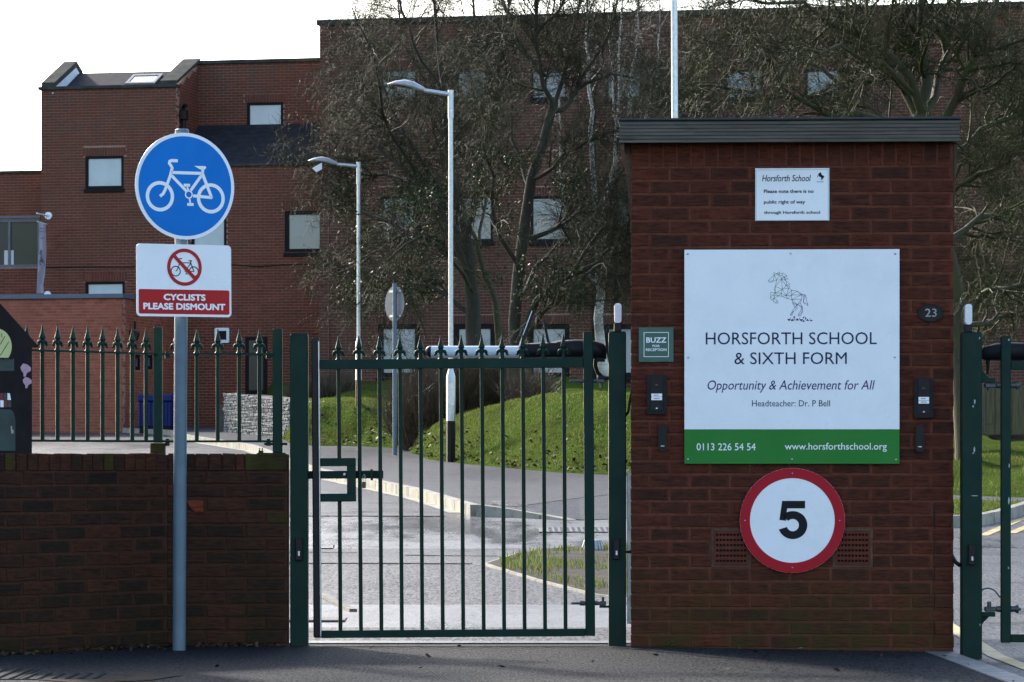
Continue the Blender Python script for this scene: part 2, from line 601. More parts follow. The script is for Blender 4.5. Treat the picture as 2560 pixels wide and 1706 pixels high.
GLASS = glass_mat('pale_blind_glass', (0.36, 0.45, 0.50), 0.25)
GLASSM = glass_mat('muted_blind_glass', (0.24, 0.30, 0.33), 0.25)
GLASSD = glass_mat('dark_glass', (0.04, 0.043, 0.040), 0.25, 0.15)
GLASSB = glass_mat('blue_glass', (0.10, 0.15, 0.19), 0.12)
GLASSY = glass_mat('room_glass', (0.060, 0.058, 0.042), 0.3, 0.1)


def ground_mats():
    g = {}
    g['pavement'] = asphalt('pavement_tarmac', (0.010, 0.0105, 0.012), (0.045, 0.047, 0.052), 0.6, 0.8, 75, 0.9, 0.9, 0.06, 0.5)
    g['threshold'] = asphalt('smooth_tarmac', (0.05, 0.052, 0.056), (0.12, 0.12, 0.125), 0.22, 0.5, 120, 0.18, 1.6, 0.27, 0.8)
    g['apron'] = asphalt('coarse_tarmac', (0.020, 0.021, 0.023), (0.12, 0.12, 0.125), 0.36, 0.52, 45, 1.0, 0.6, 0.075, 0.35)
    g['road'] = asphalt('road_tarmac', (0.04, 0.042, 0.047), (0.10, 0.102, 0.108), 0.34, 0.58, 60, 0.5, 0.7, 0.10, 0.8)
    g['wet'] = asphalt('wet_road_tarmac', (0.04, 0.042, 0.047), (0.11, 0.112, 0.118), 0.18, 0.52, 60, 0.25, 0.9, 0.36, 1.0)
    g['footway'] = asphalt('footway_tarmac', (0.045, 0.047, 0.052), (0.10, 0.102, 0.11), 0.42, 0.58, 90, 0.5, 0.5, 0.05, 0.3)
    g['kerb'] = plain('kerb_concrete', (0.27, 0.26, 0.22), 0.6, 0.25, 3, 0.5, 60, spec=0.15, dirt=(0.10, 0.09, 0.07), dirt_amt=0.85)
    g['soil'] = plain('wet_soil', (0.040, 0.034, 0.026), 0.7, 0.5, 3, 1.0, 14, spec=0.04)
    N = Nodes('turf')
    v = N.world()
    n = N.noise(v, 1.3, 6, 0.7)
    n2 = N.noise(v, 25, 5, 0.7)
    c = N.ramp(n, [(0.28, (0.045, 0.050, 0.016)), (0.48, (0.070, 0.110, 0.018)), (0.7, (0.10, 0.145, 0.022))])
    c = N.mix(0.5, c, N.ramp(n2, [(0.3, (0.02, 0.02, 0.01)), (0.7, (0.09, 0.13, 0.03))]))
    N.set(c, 0.9, 0.0)
    N.bump(n2, 0.9, 0.05)
    g['turf'] = N.m
    N = Nodes('grass_blade')
    c = N.ramp(N.n('NewGeometry').outputs['Random Per Island'], [(0.0, (0.058, 0.092, 0.018)), (0.4, (0.092, 0.142, 0.028)), (0.8, (0.135, 0.185, 0.042)), (1.0, (0.22, 0.21, 0.10))])
    c = N.mix(N.rng(N.noise(N.world(), 0.9, 6, 0.7), 0.0, 0.85, 0.42, 0.62), c, (0.095, 0.092, 0.030))
    N.set(c, 0.8, 0.0)
    tr = N.n('BsdfTranslucent'); N.l(c, tr.inputs[0])
    mx = N.n('MixShader'); mx.inputs[0].default_value = 0.45
    N.l(N.b.outputs[0], mx.inputs[1]); N.l(tr.outputs[0], mx.inputs[2])
    N.l(mx.outputs[0], N.t.nodes['Material Output'].inputs[0])
    g['blade'] = N.m
    return g


G = ground_mats()


def bark(name, lo, hi, moss=None, amt=0.0, fine=(30, 30, 6), rough=0.75, spec=0.35):
    N = Nodes(name)
    v = N.world()
    n = N.noise(N.world(fine), 1.0, 6, 0.7)
    c = N.ramp(n, [(0.3, lo), (0.7, hi)])
    if moss:
        c = N.mix(N.rng(N.noise(v, 1.6, 5, 0.65), 0, amt, 0.40, 0.62), c, moss)
    N.set(c, rough, spec)
    N.bump(n, 0.8, 0.02)
    return N.m


BARK1 = bark('grey_brown_bark', (0.014, 0.011, 0.008), (0.055, 0.046, 0.032), (0.030, 0.034, 0.011), 0.5)
TWIG1 = bark('grey_twig', (0.017, 0.015, 0.009), (0.082, 0.071, 0.050), (0.050, 0.055, 0.017), 0.7, (9, 9, 9), 0.6, 0.08)
BARK2 = bark('mossy_bark', (0.022, 0.020, 0.010), (0.075, 0.066, 0.035), (0.055, 0.060, 0.014), 0.7)
TWIG2 = bark('mossy_twig', (0.018, 0.017, 0.009), (0.062, 0.056, 0.030), (0.050, 0.056, 0.012), 0.8, (9, 9, 9), 0.6, 0.08)
TWIG3 = bark('birch_twig', (0.030, 0.020, 0.018), (0.085, 0.060, 0.055), None, 0, (9, 9, 9), 0.55, 0.2)
BARK3 = bark('birch_bark', (0.40, 0.38, 0.33), (0.70, 0.67, 0.60), (0.05, 0.045, 0.04), 0.8, (4, 4, 26))
SHRUB = bark('shrub_stem', (0.040, 0.026, 0.017), (0.14, 0.092, 0.060), (0.07, 0.07, 0.025), 0.4, (9, 9, 9), 0.5, 0.35)
N_ = Nodes('evergreen_leaf')
c_ = N_.ramp(N_.n('NewGeometry').outputs['Random Per Island'], [(0.0, (0.012, 0.026, 0.007)), (0.6, (0.030, 0.055, 0.012)), (1.0, (0.075, 0.085, 0.018))])
N_.set(c_, 0.5, 0.15)
LEAF = N_.m


# ------------------------------------------------------------------ brick walls
def brick_mesh(name, w, h, d, mat, seed):
    """one brick, front at y=0, chamfered and slightly irregular; origin at the middle of the front"""
    r = random.Random(seed)
    j = lambda k: r.uniform(-k, k)
    c = 0.0035
    out = [(-w / 2, -h / 2), (w / 2, -h / 2), (w / 2, h / 2), (-w / 2, h / 2)]
    edge = []                                   # an uneven arris: extra points along the long sides
    n = 4 if w > h else 1
    m = 4 if h > w else 1
    for k in range(4):
        a, b = out[k], out[(k + 1) % 4]
        q = n if k % 2 == 0 else m
        for i in range(q):
            t = i / q
            edge.append((a[0] + (b[0] - a[0]) * t + j(0.0016), a[1] + (b[1] - a[1]) * t + j(0.0016)))
    L = len(edge)
    vs = [(x, d, z) for x, z in edge] + [(x, c, z) for x, z in edge]
    for x, z in edge:
        kx = (w / 2 - c) / (w / 2); kz = (h / 2 - c) / (h / 2)
        vs.append((x * kx, j(0.0008), z * kz))
    fs = [tuple(range(2 * L, 3 * L))]
    for i in range(L):
        k = (i + 1) % L
        fs.append((i, k, L + k, L + i)); fs.append((L + i, L + k, 2 * L + k, 2 * L + i))
    mb = MB(); mb.add(vs, fs)
    return mb.mesh(name, mat)


BRICKS = {}


def put_brick(fr, parent, x0, x1, z0, z1, mat, d=0.0, name='brick', hide=None):
    w, h = round(x1 - x0, 3), round(z1 - z0, 3)
    if w < 0.02 or h < 0.01: return None
    key = (w, h, mat.name, random.randrange(3))
    if key not in BRICKS: BRICKS[key] = brick_mesh('brick', w, h, 0.06, mat, hash(key[:2]) + key[3])
    o = bpy.data.objects.new(name, BRICKS[key])
    M = fr.M() @ Matrix.Translation(((x0 + x1) / 2, d + random.uniform(-0.0025, 0.0015), (z0 + z1) / 2)) @ Matrix.Rotation(random.uniform(-0.004, 0.004), 4, 'Y')
    return reg(o, parent, M)


def field(fr_w, z0, z1, holes, course=0.075, stretch=0.225, jt=0.012, phase=0.0, solid=None):
    """stretcher-bond rectangles on a wall fr_w=(x0,x1), minus holes (x0,x1,z0,z1)"""
    out = []
    X0, X1 = fr_w
    row = 0
    z = z1
    while z > z0 + 0.01:
        a, b = max(z - course + jt, z0), z
        zm = (a + b) / 2
        iv = [(X0, X1)]
        for hx0, hx1, hz0, hz1 in holes:
            if hz0 - 0.01 < zm < hz1 + 0.01:
                nv = []
                for p, q in iv:
                    if hx1 <= p or hx0 >= q: nv.append((p, q)); continue
                    if hx0 - p > 0.03: nv.append((p, hx0))
                    if q - hx1 > 0.03: nv.append((hx1, q))
                iv = nv
        off = phase + (stretch / 2 if row % 2 else 0)
        for p, q in iv:
            k = math.floor((p - X0 - off) / stretch)
            x = X0 + off + k * stretch
            while x < q:
                l, r = max(x, p), min(x + stretch - jt, q)
                if r - l > 0.03: out.append((l, r, a, b))
                x += stretch
        row += 1
        z -= course
    return out


def bricks_mesh(name, rects, mat, depth=0.02, seed=1):
    g = np.random.default_rng(seed)
    A = np.array(rects, dtype=float)
    n = len(A)
    jt = g.uniform(-0.003, 0.003, n)
    V = np.zeros((n, 8, 3))
    for i, (ix, iz) in enumerate(((0, 2), (1, 2), (1, 3), (0, 3))):
        V[:, i, 0] = A[:, ix]; V[:, i, 2] = A[:, iz]; V[:, i, 1] = jt
        V[:, i + 4, 0] = A[:, ix]; V[:, i + 4, 2] = A[:, iz]; V[:, i + 4, 1] = depth
    f = np.array([(0, 1, 2, 3), (0, 4, 5, 1), (1, 5, 6, 2), (2, 6, 7, 3), (3, 7, 4, 0)])
    F = (f[None] + (np.arange(n) * 8)[:, None, None]).reshape(-1, 4)
    return np_mesh(name, V.reshape(-1, 3), F, mat)


def backing(x0, x1, z0, z1, holes, d0, d1, reveal=0.12):
    """wall slab with openings, its front at d0, and the sides of each opening"""
    mb = MB()
    xs = sorted({x0, x1, *[h[0] for h in holes], *[h[1] for h in holes]})
    zs = sorted({z0, z1, *[h[2] for h in holes], *[h[3] for h in holes]})
    xs = [x for x in xs if x0 <= x <= x1]; zs = [z for z in zs if z0 <= z <= z1]
    for i in range(len(xs) - 1):
        for k in range(len(zs) - 1):
            cx, cz = (xs[i] + xs[i + 1]) / 2, (zs[k] + zs[k + 1]) / 2
            if any(h[0] < cx < h[1] and h[2] < cz < h[3] for h in holes): continue
            mb.add([(xs[i], d0, zs[k]), (xs[i + 1], d0, zs[k]), (xs[i + 1], d0, zs[k + 1]), (xs[i], d0, zs[k + 1])], [(0, 1, 2, 3)])
    for a, b, c, e in holes:
        r = d0 + reveal
        mb.add([(a, d0, c), (a, r, c), (a, r, e), (a, d0, e)], [(0, 1, 2, 3)])
        mb.add([(b, d0, c), (b, r, c), (b, r, e), (b, d0, e)], [(3, 2, 1, 0)])
        mb.add([(a, d0, e), (a, r, e), (b, r, e), (b, d0, e)], [(0, 1, 2, 3)])
        mb.add([(a, d0, c), (a, r, c), (b, r, c), (b, d0, c)], [(3, 2, 1, 0)])
    mb.add([(x0, d1, z0), (x1, d1, z0), (x1, d1, z1), (x0, d1, z1)], [(3, 2, 1, 0)])
    mb.add([(x0, d0, z0), (x0, d1, z0), (x0, d1, z1), (x0, d0, z1)], [(3, 2, 1, 0)])
    mb.add([(x1, d0, z0), (x1, d1, z0), (x1, d1, z1), (x1, d0, z1)], [(0, 1, 2, 3)])
    mb.add([(x0, d0, z1), (x1, d0, z1), (x1, d1, z1), (x0, d1, z1)], [(0, 1, 2, 3)])
    return mb


def window(fr, parent, x0, x1, z0, z1, fmat, gmat, sill=True, bar=0.07, mull=0, d=0.05, gmats=None):
    mb = MB()
    e = 0.002
    a, b, c, f = x0 + e, x1 - e, z0 + e, z1 - e
    mb.box(a, b, d - 0.03, d + 0.05, f - bar, f); mb.box(a, b, d - 0.03, d + 0.05, c, c + bar)
    mb.box(a, a + bar, d - 0.03, d + 0.05, c + bar, f - bar); mb.box(b - bar, b, d - 0.03, d + 0.05, c + bar, f - bar)
    for i in range(mull):
        q = x0 + (x1 - x0) * (i + 1) / (mull + 1)
        mb.box(q - bar / 2, q + bar / 2, d - 0.03, d + 0.05, c + bar, f - bar)
    w = mb.build('window', fmat, parent, fr.M())
    for i in range(mull + 1):
        p0 = x0 + (x1 - x0) * i / (mull + 1); p1 = x0 + (x1 - x0) * (i + 1) / (mull + 1)
        g = gmats[i] if gmats else gmat
        MB().box(p0 + bar * 0.6, p1 - bar * 0.6, d + 0.01, d + 0.03, c + bar * 0.6, f - bar * 0.6).build('pane', g, w, fr.M())
    if sill:
        MB().box(x0 - 0.03, x1 + 0.03, -0.05, 0.06, z0 - 0.10, z0 - 0.003, bev=0.008).build('sill', FRAME, w, fr.M())
    return w


def wall(fr, parent, x0, x1, z0, z1, wins, bmat, mmat, seed, depth=0.3, lintel=True, name='brick_face', phase=0.0):
    """a bricked wall: backing slab, courses as real bricks, soldier courses over the openings. wins: (x0,x1,z0,z1)"""
    holes = []
    sold = []
    for a, b, c, e in wins:
        holes.append((a, b, c, e))
        if lintel:
            holes.append((a - 0.06, b + 0.06, e, e + 0.225))
            n = max(1, int(round((b - a + 0.12) / 0.075)))
            st = (b - a + 0.12) / n
            for i in range(n):
                sold.append((a - 0.06 + i * st + 0.004, a - 0.06 + (i + 1) * st - 0.006, e + 0.004, e + 0.218))
    backing(x0, x1, z0, z1, wins, 0.010, depth).build('wall', mmat, parent, fr.M())
    rects = field((x0, x1), z0, z1, holes, phase=phase) + sold
    o = reg(bpy.data.objects.new(name, bricks_mesh(name, rects, bmat, 0.02, seed)), parent, fr.M())
    o['kind'] = 'stuff'
    return o


# ================================================================== THE GROUND
def zr(y):
    return 0.025 * (min(max(y, 20.0), 110.0) - 20.0)


def zp(x):
    """front pavement: level, falling slightly to the drive on the right"""
    return -0.016 * max(0.0, min(x, 4.0) - 0.8)


mb = MB()
ys = [-60, 10, 20.0, 110.0, 160, 600]
xs = [-400, 400]
for i in range(len(ys) - 1):
    a, b = ys[i], ys[i + 1]
    mb.add([(-400, a, zr(a) - 0.12), (400, a, zr(a) - 0.12), (400, b, zr(b) - 0.12), (-400, b, zr(b) - 0.12)], [(0, 1, 2, 3)])
tag(mb.build('ground', G['soil']), 'wet dark earth under everything', kind='structure')


def sheet(name, pts, mat, dz=0.0, zf=None, label=None, thick=None):
    """a flat outline (x,y) laid on the slope"""
    zf = zf or (lambda x, y: zr(y))
    n = len(pts)
    ar = sum(pts[i][0] * pts[(i + 1) % n][1] - pts[(i + 1) % n][0] * pts[i][1] for i in range(n))
    if ar < 0: pts = pts[::-1]
    mb = MB()
    top = [(x, y, zf(x, y) + dz) for x, y in pts]
    mb.add(top, [tuple(range(n))])
    if thick:
        bot = [(x, y, z - thick) for x, y, z in top]
        mb.add(top + bot, [(i, n + i, n + (i + 1) % n, (i + 1) % n) for i in range(n)])
    return tag(mb.build(name, mat), label, kind='structure')


# front pavement as a grid so that it can fall to the right
mb = MB()
gx = [-30, -12, -6, -3, -1.5, 0.8, 1.6, 2.46, 2.48]
gy = [3.0, 10, 15, 17, 18.5, 20.28]
for i in range(len(gx) - 1):
    for k in range(len(gy) - 1):
        a, b, c, d = gx[i], gx[i + 1], gy[k], gy[k + 1]
        mb.add([(a, c, zp(a)), (b, c, zp(b)), (b, d, zp(b)), (a, d, zp(a))], [(0, 1, 2, 3)])
PAVE = tag(mb.build('pavement', G['pavement']), 'dark damp tarmac pavement in front of the wall and gate', kind='structure')
sheet('carriageway', [(-60, -40), (60, -40), (60, 3.0), (-60, 3.0)], G['road'], -0.11, lambda x, y: 0.0, 'tarmac street in front of the pavement')
# threshold and paths behind the pedestrian gate
def strip(name, y0, y1, mat, label, x0=-3.2, x1=2.485):
    return sheet(name, [(x0, y0), (x1, y0), (x1, y1), (x0, y1)], mat, 0.0, label=label)


strip('threshold', 20.28, 20.45, G['threshold'], 'bright wet concrete strip under the gate')
strip('stony_strip', 20.45, 21.5, G['apron'], 'stony tarmac strip just inside the gate')
strip('smooth_strip', 21.5, 23.6, G['threshold'], 'smooth wet tarmac strip inside the gate')
strip('apron', 23.6, 28.7, G['apron'], 'coarse stony tarmac behind the gate', -4.2)


def tar_line(pts, w, label):
    """a ragged dark joint in the tarmac"""
    mb = MB()
    P = []
    for i in range(len(pts) - 1):
        a, b = Vector(pts[i]), Vector(pts[i + 1])
        n = max(2, int((b - a).length / 0.12))
        for k in range(n): P.append(a + (b - a) * (k / n) + Vector((0, random.uniform(-0.012, 0.012))))
    for i in range(len(P) - 1):
        w0, w1 = w * random.uniform(0.3, 1.0), w
        a, b = P[i], P[i + 1]
        mb.add([(a.x, a.y - w0 / 2, zr(a.y) + 0.004), (b.x, b.y - w1 / 2, zr(b.y) + 0.004), (b.x, b.y + w1 / 2, zr(b.y) + 0.004), (a.x, a.y + w0 / 2, zr(a.y) + 0.004)], [(0, 1, 2, 3)])
    return tag(mb.build('tar_joint', TARM), label, kind='structure')


TARM = plain('tar', (0.012, 0.012, 0.013), 0.8, 0.3, 9, 0.3, 60, spec=0.05)
tar_line([(-3.5, 28.72), (-0.2, 28.6)], 0.16, 'dark joint between the stony tarmac and the road')
tar_line([(-4.5, 37.95), (-0.6, 37.98)], 0.30, 'dark joint across the wet road near the kerb end')
tar_line([(-2.4, 30.4), (-1.2, 30.3)], 0.10, 'short dark crack in the road on the left')
tar_line([(-0.9, 29.9), (0.0, 29.75)], 0.10, 'short dark crack in the road near the planting bed')
sheet('cross_path', [(-40, 28.7), (14, 28.7), (14, 31.2), (-40, 30.7)], G['road'], 0.0, label='grey tarmac band across the road mouth')
sheet('wet_road', [(-40, 30.7), (14, 31.2), (14, 38.2), (-40, 37.9)], G['wet'], 0.0, label='shining wet stretch of the school road')
sheet('road', [(-40, 37.9), (14, 38.2), (14, 60), (-4, 110), (-40, 110)], G['road'], 0.0, label='damp tarmac school road rising to the buildings')
def zd(x, y):
    """the drive: a kerb's height lower at its mouth, level with the road further in"""
    return zr(y) - 0.055 * min(1.0, max(0.0, (28.7 - y) / 8.7))


mb = MB()
dy = [3.0, 12, 18, 20.0, 22, 24, 26, 28.7]
for i in range(len(dy) - 1):
    a, b = dy[i], dy[i + 1]
    mb.add([(2.49, a, zd(0, a)), (14, a, zd(0, a)), (14, b, zd(0, b)), (2.49, b, zd(0, b))], [(0, 1, 2, 3)])
tag(mb.build('drive', G['road']), 'wet vehicle drive beside the gatehouse', kind='structure')
sheet('yard', [(-40, 20.28), (-3.2, 20.28), (-4.2, 28.7), (-40, 28.7)], G['road'], 0.0, label='wet tarmac yard behind the boundary wall')

# raised footway behind the kerb
KERB = [W(480, 1150, 79.0).xy, W(640, 1150, 69.0).xy, W(800, 1150, 52.5).xy, W(930, 1150, 47.5).xy, W(1060, 1150, 43.3).xy, W(1130, 1150, 40.6).xy, W(1178, 1150, 38.8).xy]
KERB = [Vector((p[0], p[1])) for p in KERB]
NOSE = Vector(W(1205, 1150, 38.0).xy); NEND = Vector(W(1452, 1150, 36.9).xy)
FW = 0.115
foot = [(-11.0, 92.0), (-8.2, 86.0)] + [(p.x, p.y) for p in KERB] + [(NOSE.x, NOSE.y), (0.05, 37.75)]
foot += [(0.75, 40.2), (2.6, 45.6), (1.6, 48.6), (0.6, 50.3), (-0.05, 52.6), (-0.66, 54.6), (-1.36, 57.6), (-1.97, 65.6), (-2.86, 67.6), (-4.2, 68.6), (-6.5, 92.0)]
sheet('footway', foot, G['footway'], FW, label='grey tarmac footway behind the concrete kerb')
# ramped part that falls to the road at the right
mb = MB()
mb.add([(NOSE.x, NOSE.y, zr(NOSE.y) + FW), (NEND.x, NEND.y, zr(NEND.y) + 0.006), (3.0, 38.4, zr(38.4) + 0.006), (2.6, 45.6, zr(45.6) + FW - .004), (0.75, 40.2, zr(40.2) + FW - .004), (0.05, 37.75, zr(37.75) + FW - .004)],
       [(0, 1, 5), (1, 2, 4), (2, 3, 4), (1, 4, 5)])
tag(mb.build('ramp', G['footway']), 'footway ramp falling to road level', kind='structure')


def kerb_run(root, line, top, h=0.16, w=0.125, step=0.9, taper=None, joint=0.03):
    pts = [Vector(p) for p in line]
    seg = [(pts[i], pts[i + 1]) for i in range(len(pts) - 1)]
    L = sum((b - a).length for a, b in seg)

    def at(t):
        for a, b in seg:
            l = (b - a).length
            if t <= l + 1e-6: return a + (b - a) * (t / l), (b - a).normalized()
            t -= l
        return seg[-1][1], (seg[-1][1] - seg[-1][0]).normalized()
    t = 0.0
    while t < L - 0.1:
        t1 = min(t + step, L)
        a, d0 = at(t + joint / 2); b, d1 = at(t1 - joint / 2)
        d = (b - a).normalized()
        nrm = Vector((d.y, -d.x)) * w                       # to the right of travel
        za, zb = zr(a.y) + top, zr(b.y) + top
        if taper: za = zr(a.y) + top * (1 - t / L) + 0.004; zb = zr(b.y) + top * (1 - t1 / L) + 0.004
        mb = MB()
        c = 0.02
        prof = lambda p, z: [(p.x, p.y, z - h), (p.x, p.y, z - c), (p.x + nrm.x * 0.15, p.y + nrm.y * 0.15, z), (p.x + nrm.x, p.y + nrm.y, z), (p.x + nrm.x, p.y + nrm.y, z - h)]
        vs = prof(a, za) + prof(b, zb)
        mb.add(vs, [(0, 1, 6, 5), (1, 2, 7, 6), (2, 3, 8, 7), (3, 4, 9, 8), (0, 4, 3, 2, 1), (5, 6, 7, 8, 9)])
        mb.build('kerb_stone', G['kerb'], root)
        t = t1


kr = empty('kerb', TR(KERB[-1].x, KERB[-1].y, zr(KERB[-1].y)), 'pale concrete kerb curving along the school footway', kind='structure')
kerb_run(kr, [(-11.0, 92.0), (-8.2, 86.0)] + KERB + [NOSE], FW + 0.006)
kerb_run(kr, [NOSE, (0.05, 37.75), NEND], FW + 0.006, taper=True, step=0.5)
sheet('channel_strip', [(KERB[0].x - .28, KERB[0].y)] + [(p.x - 0.24, p.y - 0.05) for p in KERB[1:]] + [(p.x, p.y) for p in KERB[::-1]], G['kerb'], 0.005, label='pale concrete channel at the foot of the kerb')
# dark stony tarmac mound at the dropped kerb
mb = MB()
for i in range(10):
    for k in range(4):
        def q(i, k):
            t, s = i / 10, k / 4
            x = -0.22 + 0.85 * t; y = 38.15 + 0.45 * s - 0.75 * t
            return (x, y, zr(y) + (FW + 0.012) * (1 - t * 0.9) + 0.05 * math.sin(math.pi * min(1, s * 1.0)) * math.sin(math.pi * min(1, t * 1.2 + 0.15)))
        mb.add([q(i, k), q(i + 1, k), q(i + 1, k + 1), q(i, k + 1)], [(0, 1, 2, 3)], True)
tag(mb.build('tarmac_patch', G['apron']), 'dark stony tarmac patch behind the dropped kerb', kind='structure')

# planting bed on the right behind the gate, with concrete edging
bed = [(-0.20, 28.35), (0.05, 29.9), (0.25, 30.6), (0.95, 31.6), (2.55, 32.6), (2.55, 23.2), (0.95, 23.6), (0.58, 24.5), (0.2, 26.2)]
sheet('planting_bed', bed, G['soil'], 0.02, label='muddy bed with patchy grass behind the gate')


def edging(line, w=0.05, h=0.018, label='', name='edging', mat=None):
    r = empty(name, TR(line[0][0], line[0][1], zr(line[0][1])), label, kind='structure')
    for i in range(len(line) - 1):
        a, b = Vector(line[i]), Vector(line[i + 1])
        n = max(1, int((b - a).length / 0.9))
        for k in range(n):
            p, q = a + (b - a) * (k / n), a + (b - a) * ((k + 0.985) / n)
            d = (q - p).normalized(); nr = Vector((-d.y, d.x)) * w / 2
            vs = []
            for z in (-0.06, h):
                for v in (p - nr, q - nr, q + nr, p + nr): vs.append((v.x, v.y, zr(v.y) + z))
            MB().add(vs, [(0, 3, 2, 1), (4, 5, 6, 7), (0, 1, 5, 4), (1, 2, 6, 5), (2, 3, 7, 6), (3, 0, 4, 7)]).build('edging_stone', mat or G['kerb'], r)
    return r


edging([(-0.20, 28.35), (0.05, 29.9), (0.25, 30.6), (0.95, 31.6), (2.55, 32.6)], label='thin concrete edging along the far side of the planting bed')
edging([(-0.20, 28.35), (0.2, 26.2), (0.58, 24.5), (0.95, 23.6)], label='thin concrete edging along the near side of the planting bed')
edging([(-1.30, 24.6), (-1.16, 23.6), (-1.02, 22.9)], mat=plain('grey_edging', (0.15, 0.145, 0.13), 0.6, 0.3, 5, 0.5, 50, spec=0.1), label='short concrete edging inside the gate by the left post')

STONE_D = plain('damp_concrete', (0.13, 0.125, 0.11), 0.6, 0.3, 5, 0.5, 50, spec=0.1)
# the tray of a drain inside the gate, by the left post
mb = MB()
mb.box(-1.42, -1.03, 21.95, 22.35, zr(22) - 0.02, zr(22) + 0.012, bev=0.006)
o = mb.build('drain_cover', G['kerb']); o.data.materials[0] = STONE_D; tag(o, 'pale concrete drain cover on the ground behind the gate, by the left post', 'drain cover')
# iron cover in the road
mc = empty('manhole_cover', TR(0.62, 34.6, zr(34.6)), 'studded iron manhole cover in the wet road behind the gate', 'manhole cover')
y0 = 34.6
M_ = Matrix.Translation((0.62, y0, zr(y0) + 0.004)) @ Matrix.Rotation(math.atan(0.025), 4, 'X')
MB().box(-0.36, 0.36, -0.5, 0.5, 0, 0.006, M_).build('plate', STEELDULL, mc)
mb = MB()
for i in range(12):
    for k in range(10):
        mb.box(-0.32 + i * 0.056, -0.29 + i * 0.056, -0.44 + k * 0.09, -0.40 + k * 0.09, 0.006, 0.0085, M_)
o = mb.build('stud', STEELDULL, mc); o['kind'] = 'stuff'

# ------------------------------------------------------------------ lawn
EDGE = [(-16.0, 93.0), (-6.5, 92.5), (-4.2, 68.6), (-2.86, 67.6), (-1.97, 65.6), (-1.36, 57.6), (-0.66, 54.6), (-0.05, 52.6), (0.6, 50.3), (1.6, 48.6), (2.6, 45.6), (4.4, 42.4), (6.0, 40.4), (9.5, 37.0)]
EX = np.array([p[0] for p in EDGE]); EY = np.array([p[1] for p in EDGE])


def lawn_z(X, Y):
    X = np.asarray(X, float); Y = np.asarray(Y, float)
    ye = np.interp(X, EX, EY)
    d = np.maximum(Y - ye, 0.0)
    z0 = 0.025 * (ye - 20) + FW + 0.01
    zb = np.interp(X, [-6.5, -4, -1, 2.5, 4.5, 9], [2.6, 3.15, 3.35, 3.2, 2.35, 2.0])
    t = np.clip(d / np.maximum(92.5 - ye, 1.0), 0, 1)
    base = z0 + (zb - z0) * (t ** 0.9)
    m = np.interp(X, [-2.2, -1.4, -0.66, 0.0, 0.6, 1.3, 2.6, 4.0, 6.0, 9.0], [0.0, 0.10, 0.34, 0.55, 0.68, 0.76, 0.74, 0.40, 0.12, 0.1])
    u = np.clip(d / 5.5, 0, 1)
    up = u * u * (3 - 2 * u)
    dn = np.clip((d - 6.0) / 10.0, 0, 1)
    base = base + m * up * (1 - dn * dn * (3 - 2 * dn))
    # a ledge on the left-hand bank
    lm = np.interp(X, [-5, -4, -3, -2.2, -1.5], [0.4, 0.56, 0.56, 0.36, 0.1])
    u2 = np.clip((d - 0.4) / 2.6, 0, 1); d2 = np.clip((d - 3.6) / 9.0, 0, 1)
    u2 = u2 * u2 * (3 - 2 * u2)
    base = base + lm * u2 * (1 - d2)
    return base + 0.04 * np.sin(X * 2.1 + Y * 0.7) * np.clip(d / 2, 0, 1) + 0.03 * np.sin(X * 5.3 - Y * 1.9) * np.clip(d / 2, 0, 1)


nx, nd = 150, 70
gx = np.linspace(-6.4, 9.5, nx)
ye = np.interp(gx, EX, EY)
tt = np.linspace(0, 1, nd) ** 1.3
GX = np.repeat(gx[:, None], nd, 1)
GY = ye[:, None] + (93.5 - ye)[:, None] * tt[None]
GX = GX + (np.sin(GY * 1.7) * 0.05 + np.sin(GY * 4.1 + GX * 3) * 0.04) * (tt[None] < 0.01)
GZ = lawn_z(GX, GY)
GZ[:, 0] -= 0.05
idx = np.arange(nx * nd).reshape(nx, nd)
F = np.stack([idx[:-1, :-1], idx[1:, :-1], idx[1:, 1:], idx[:-1, 1:]], -1).reshape(-1, 4)
o = reg(bpy.data.objects.new('lawn', np_mesh('lawn', np.stack([GX, GY, GZ], -1).reshape(-1, 3), F, G['turf'], True)), None, I4)
tag(o, 'mown grass bank rising from the footway to the school', kind='structure')


def blades(name, X, Y, Z, hmin, hmax, w, mat, label, lean=0.5):
    n = len(X)
    a = rng.uniform(0, 2 * np.pi, n)
    h = rng.uniform(hmin, hmax, n)
    dx, dy = np.cos(a), np.sin(a)
    ln = rng.uniform(0.0, lean, n) * h
    b = rng.uniform(0, 2 * np.pi, n)
    lx, ly = np.cos(b) * ln, np.sin(b) * ln
    ww = w * rng.uniform(0.6, 1.3, n)
    V = np.zeros((n, 4, 3))
    V[:, 0] = np.stack([X - dx * ww, Y - dy * ww, Z - 0.01], -1)
    V[:, 1] = np.stack([X + dx * ww, Y + dy * ww, Z - 0.01], -1)
    V[:, 2] = np.stack([X + dx * ww * 0.6 + lx * 0.5, Y + dy * ww * 0.6 + ly * 0.5, Z + h * 0.6], -1)
    V[:, 3] = np.stack([X + lx, Y + ly, Z + h], -1)
    F = np.arange(n * 4).reshape(n, 4)
    o = reg(bpy.data.objects.new(name, np_mesh(name, V.reshape(-1, 3), F, mat)), None, I4)
    return tag(o, label, kind='stuff')


def lawn_pts(n, x0, x1, dmax, pw=1.6):
    X = rng.uniform(x0, x1, n)
    d = dmax * rng.uniform(0, 1, n) ** pw
    Y = np.interp(X, EX, EY) + d + rng.normal(0, 0.05, n)
    ok = Y < 93
    return X[ok], Y[ok]


XA, YA = lawn_pts(165000, -5.2, 3.2, 26, 1.5)
XB, YB = lawn_pts(25000, 3.2, 9.0, 22, 1.3)
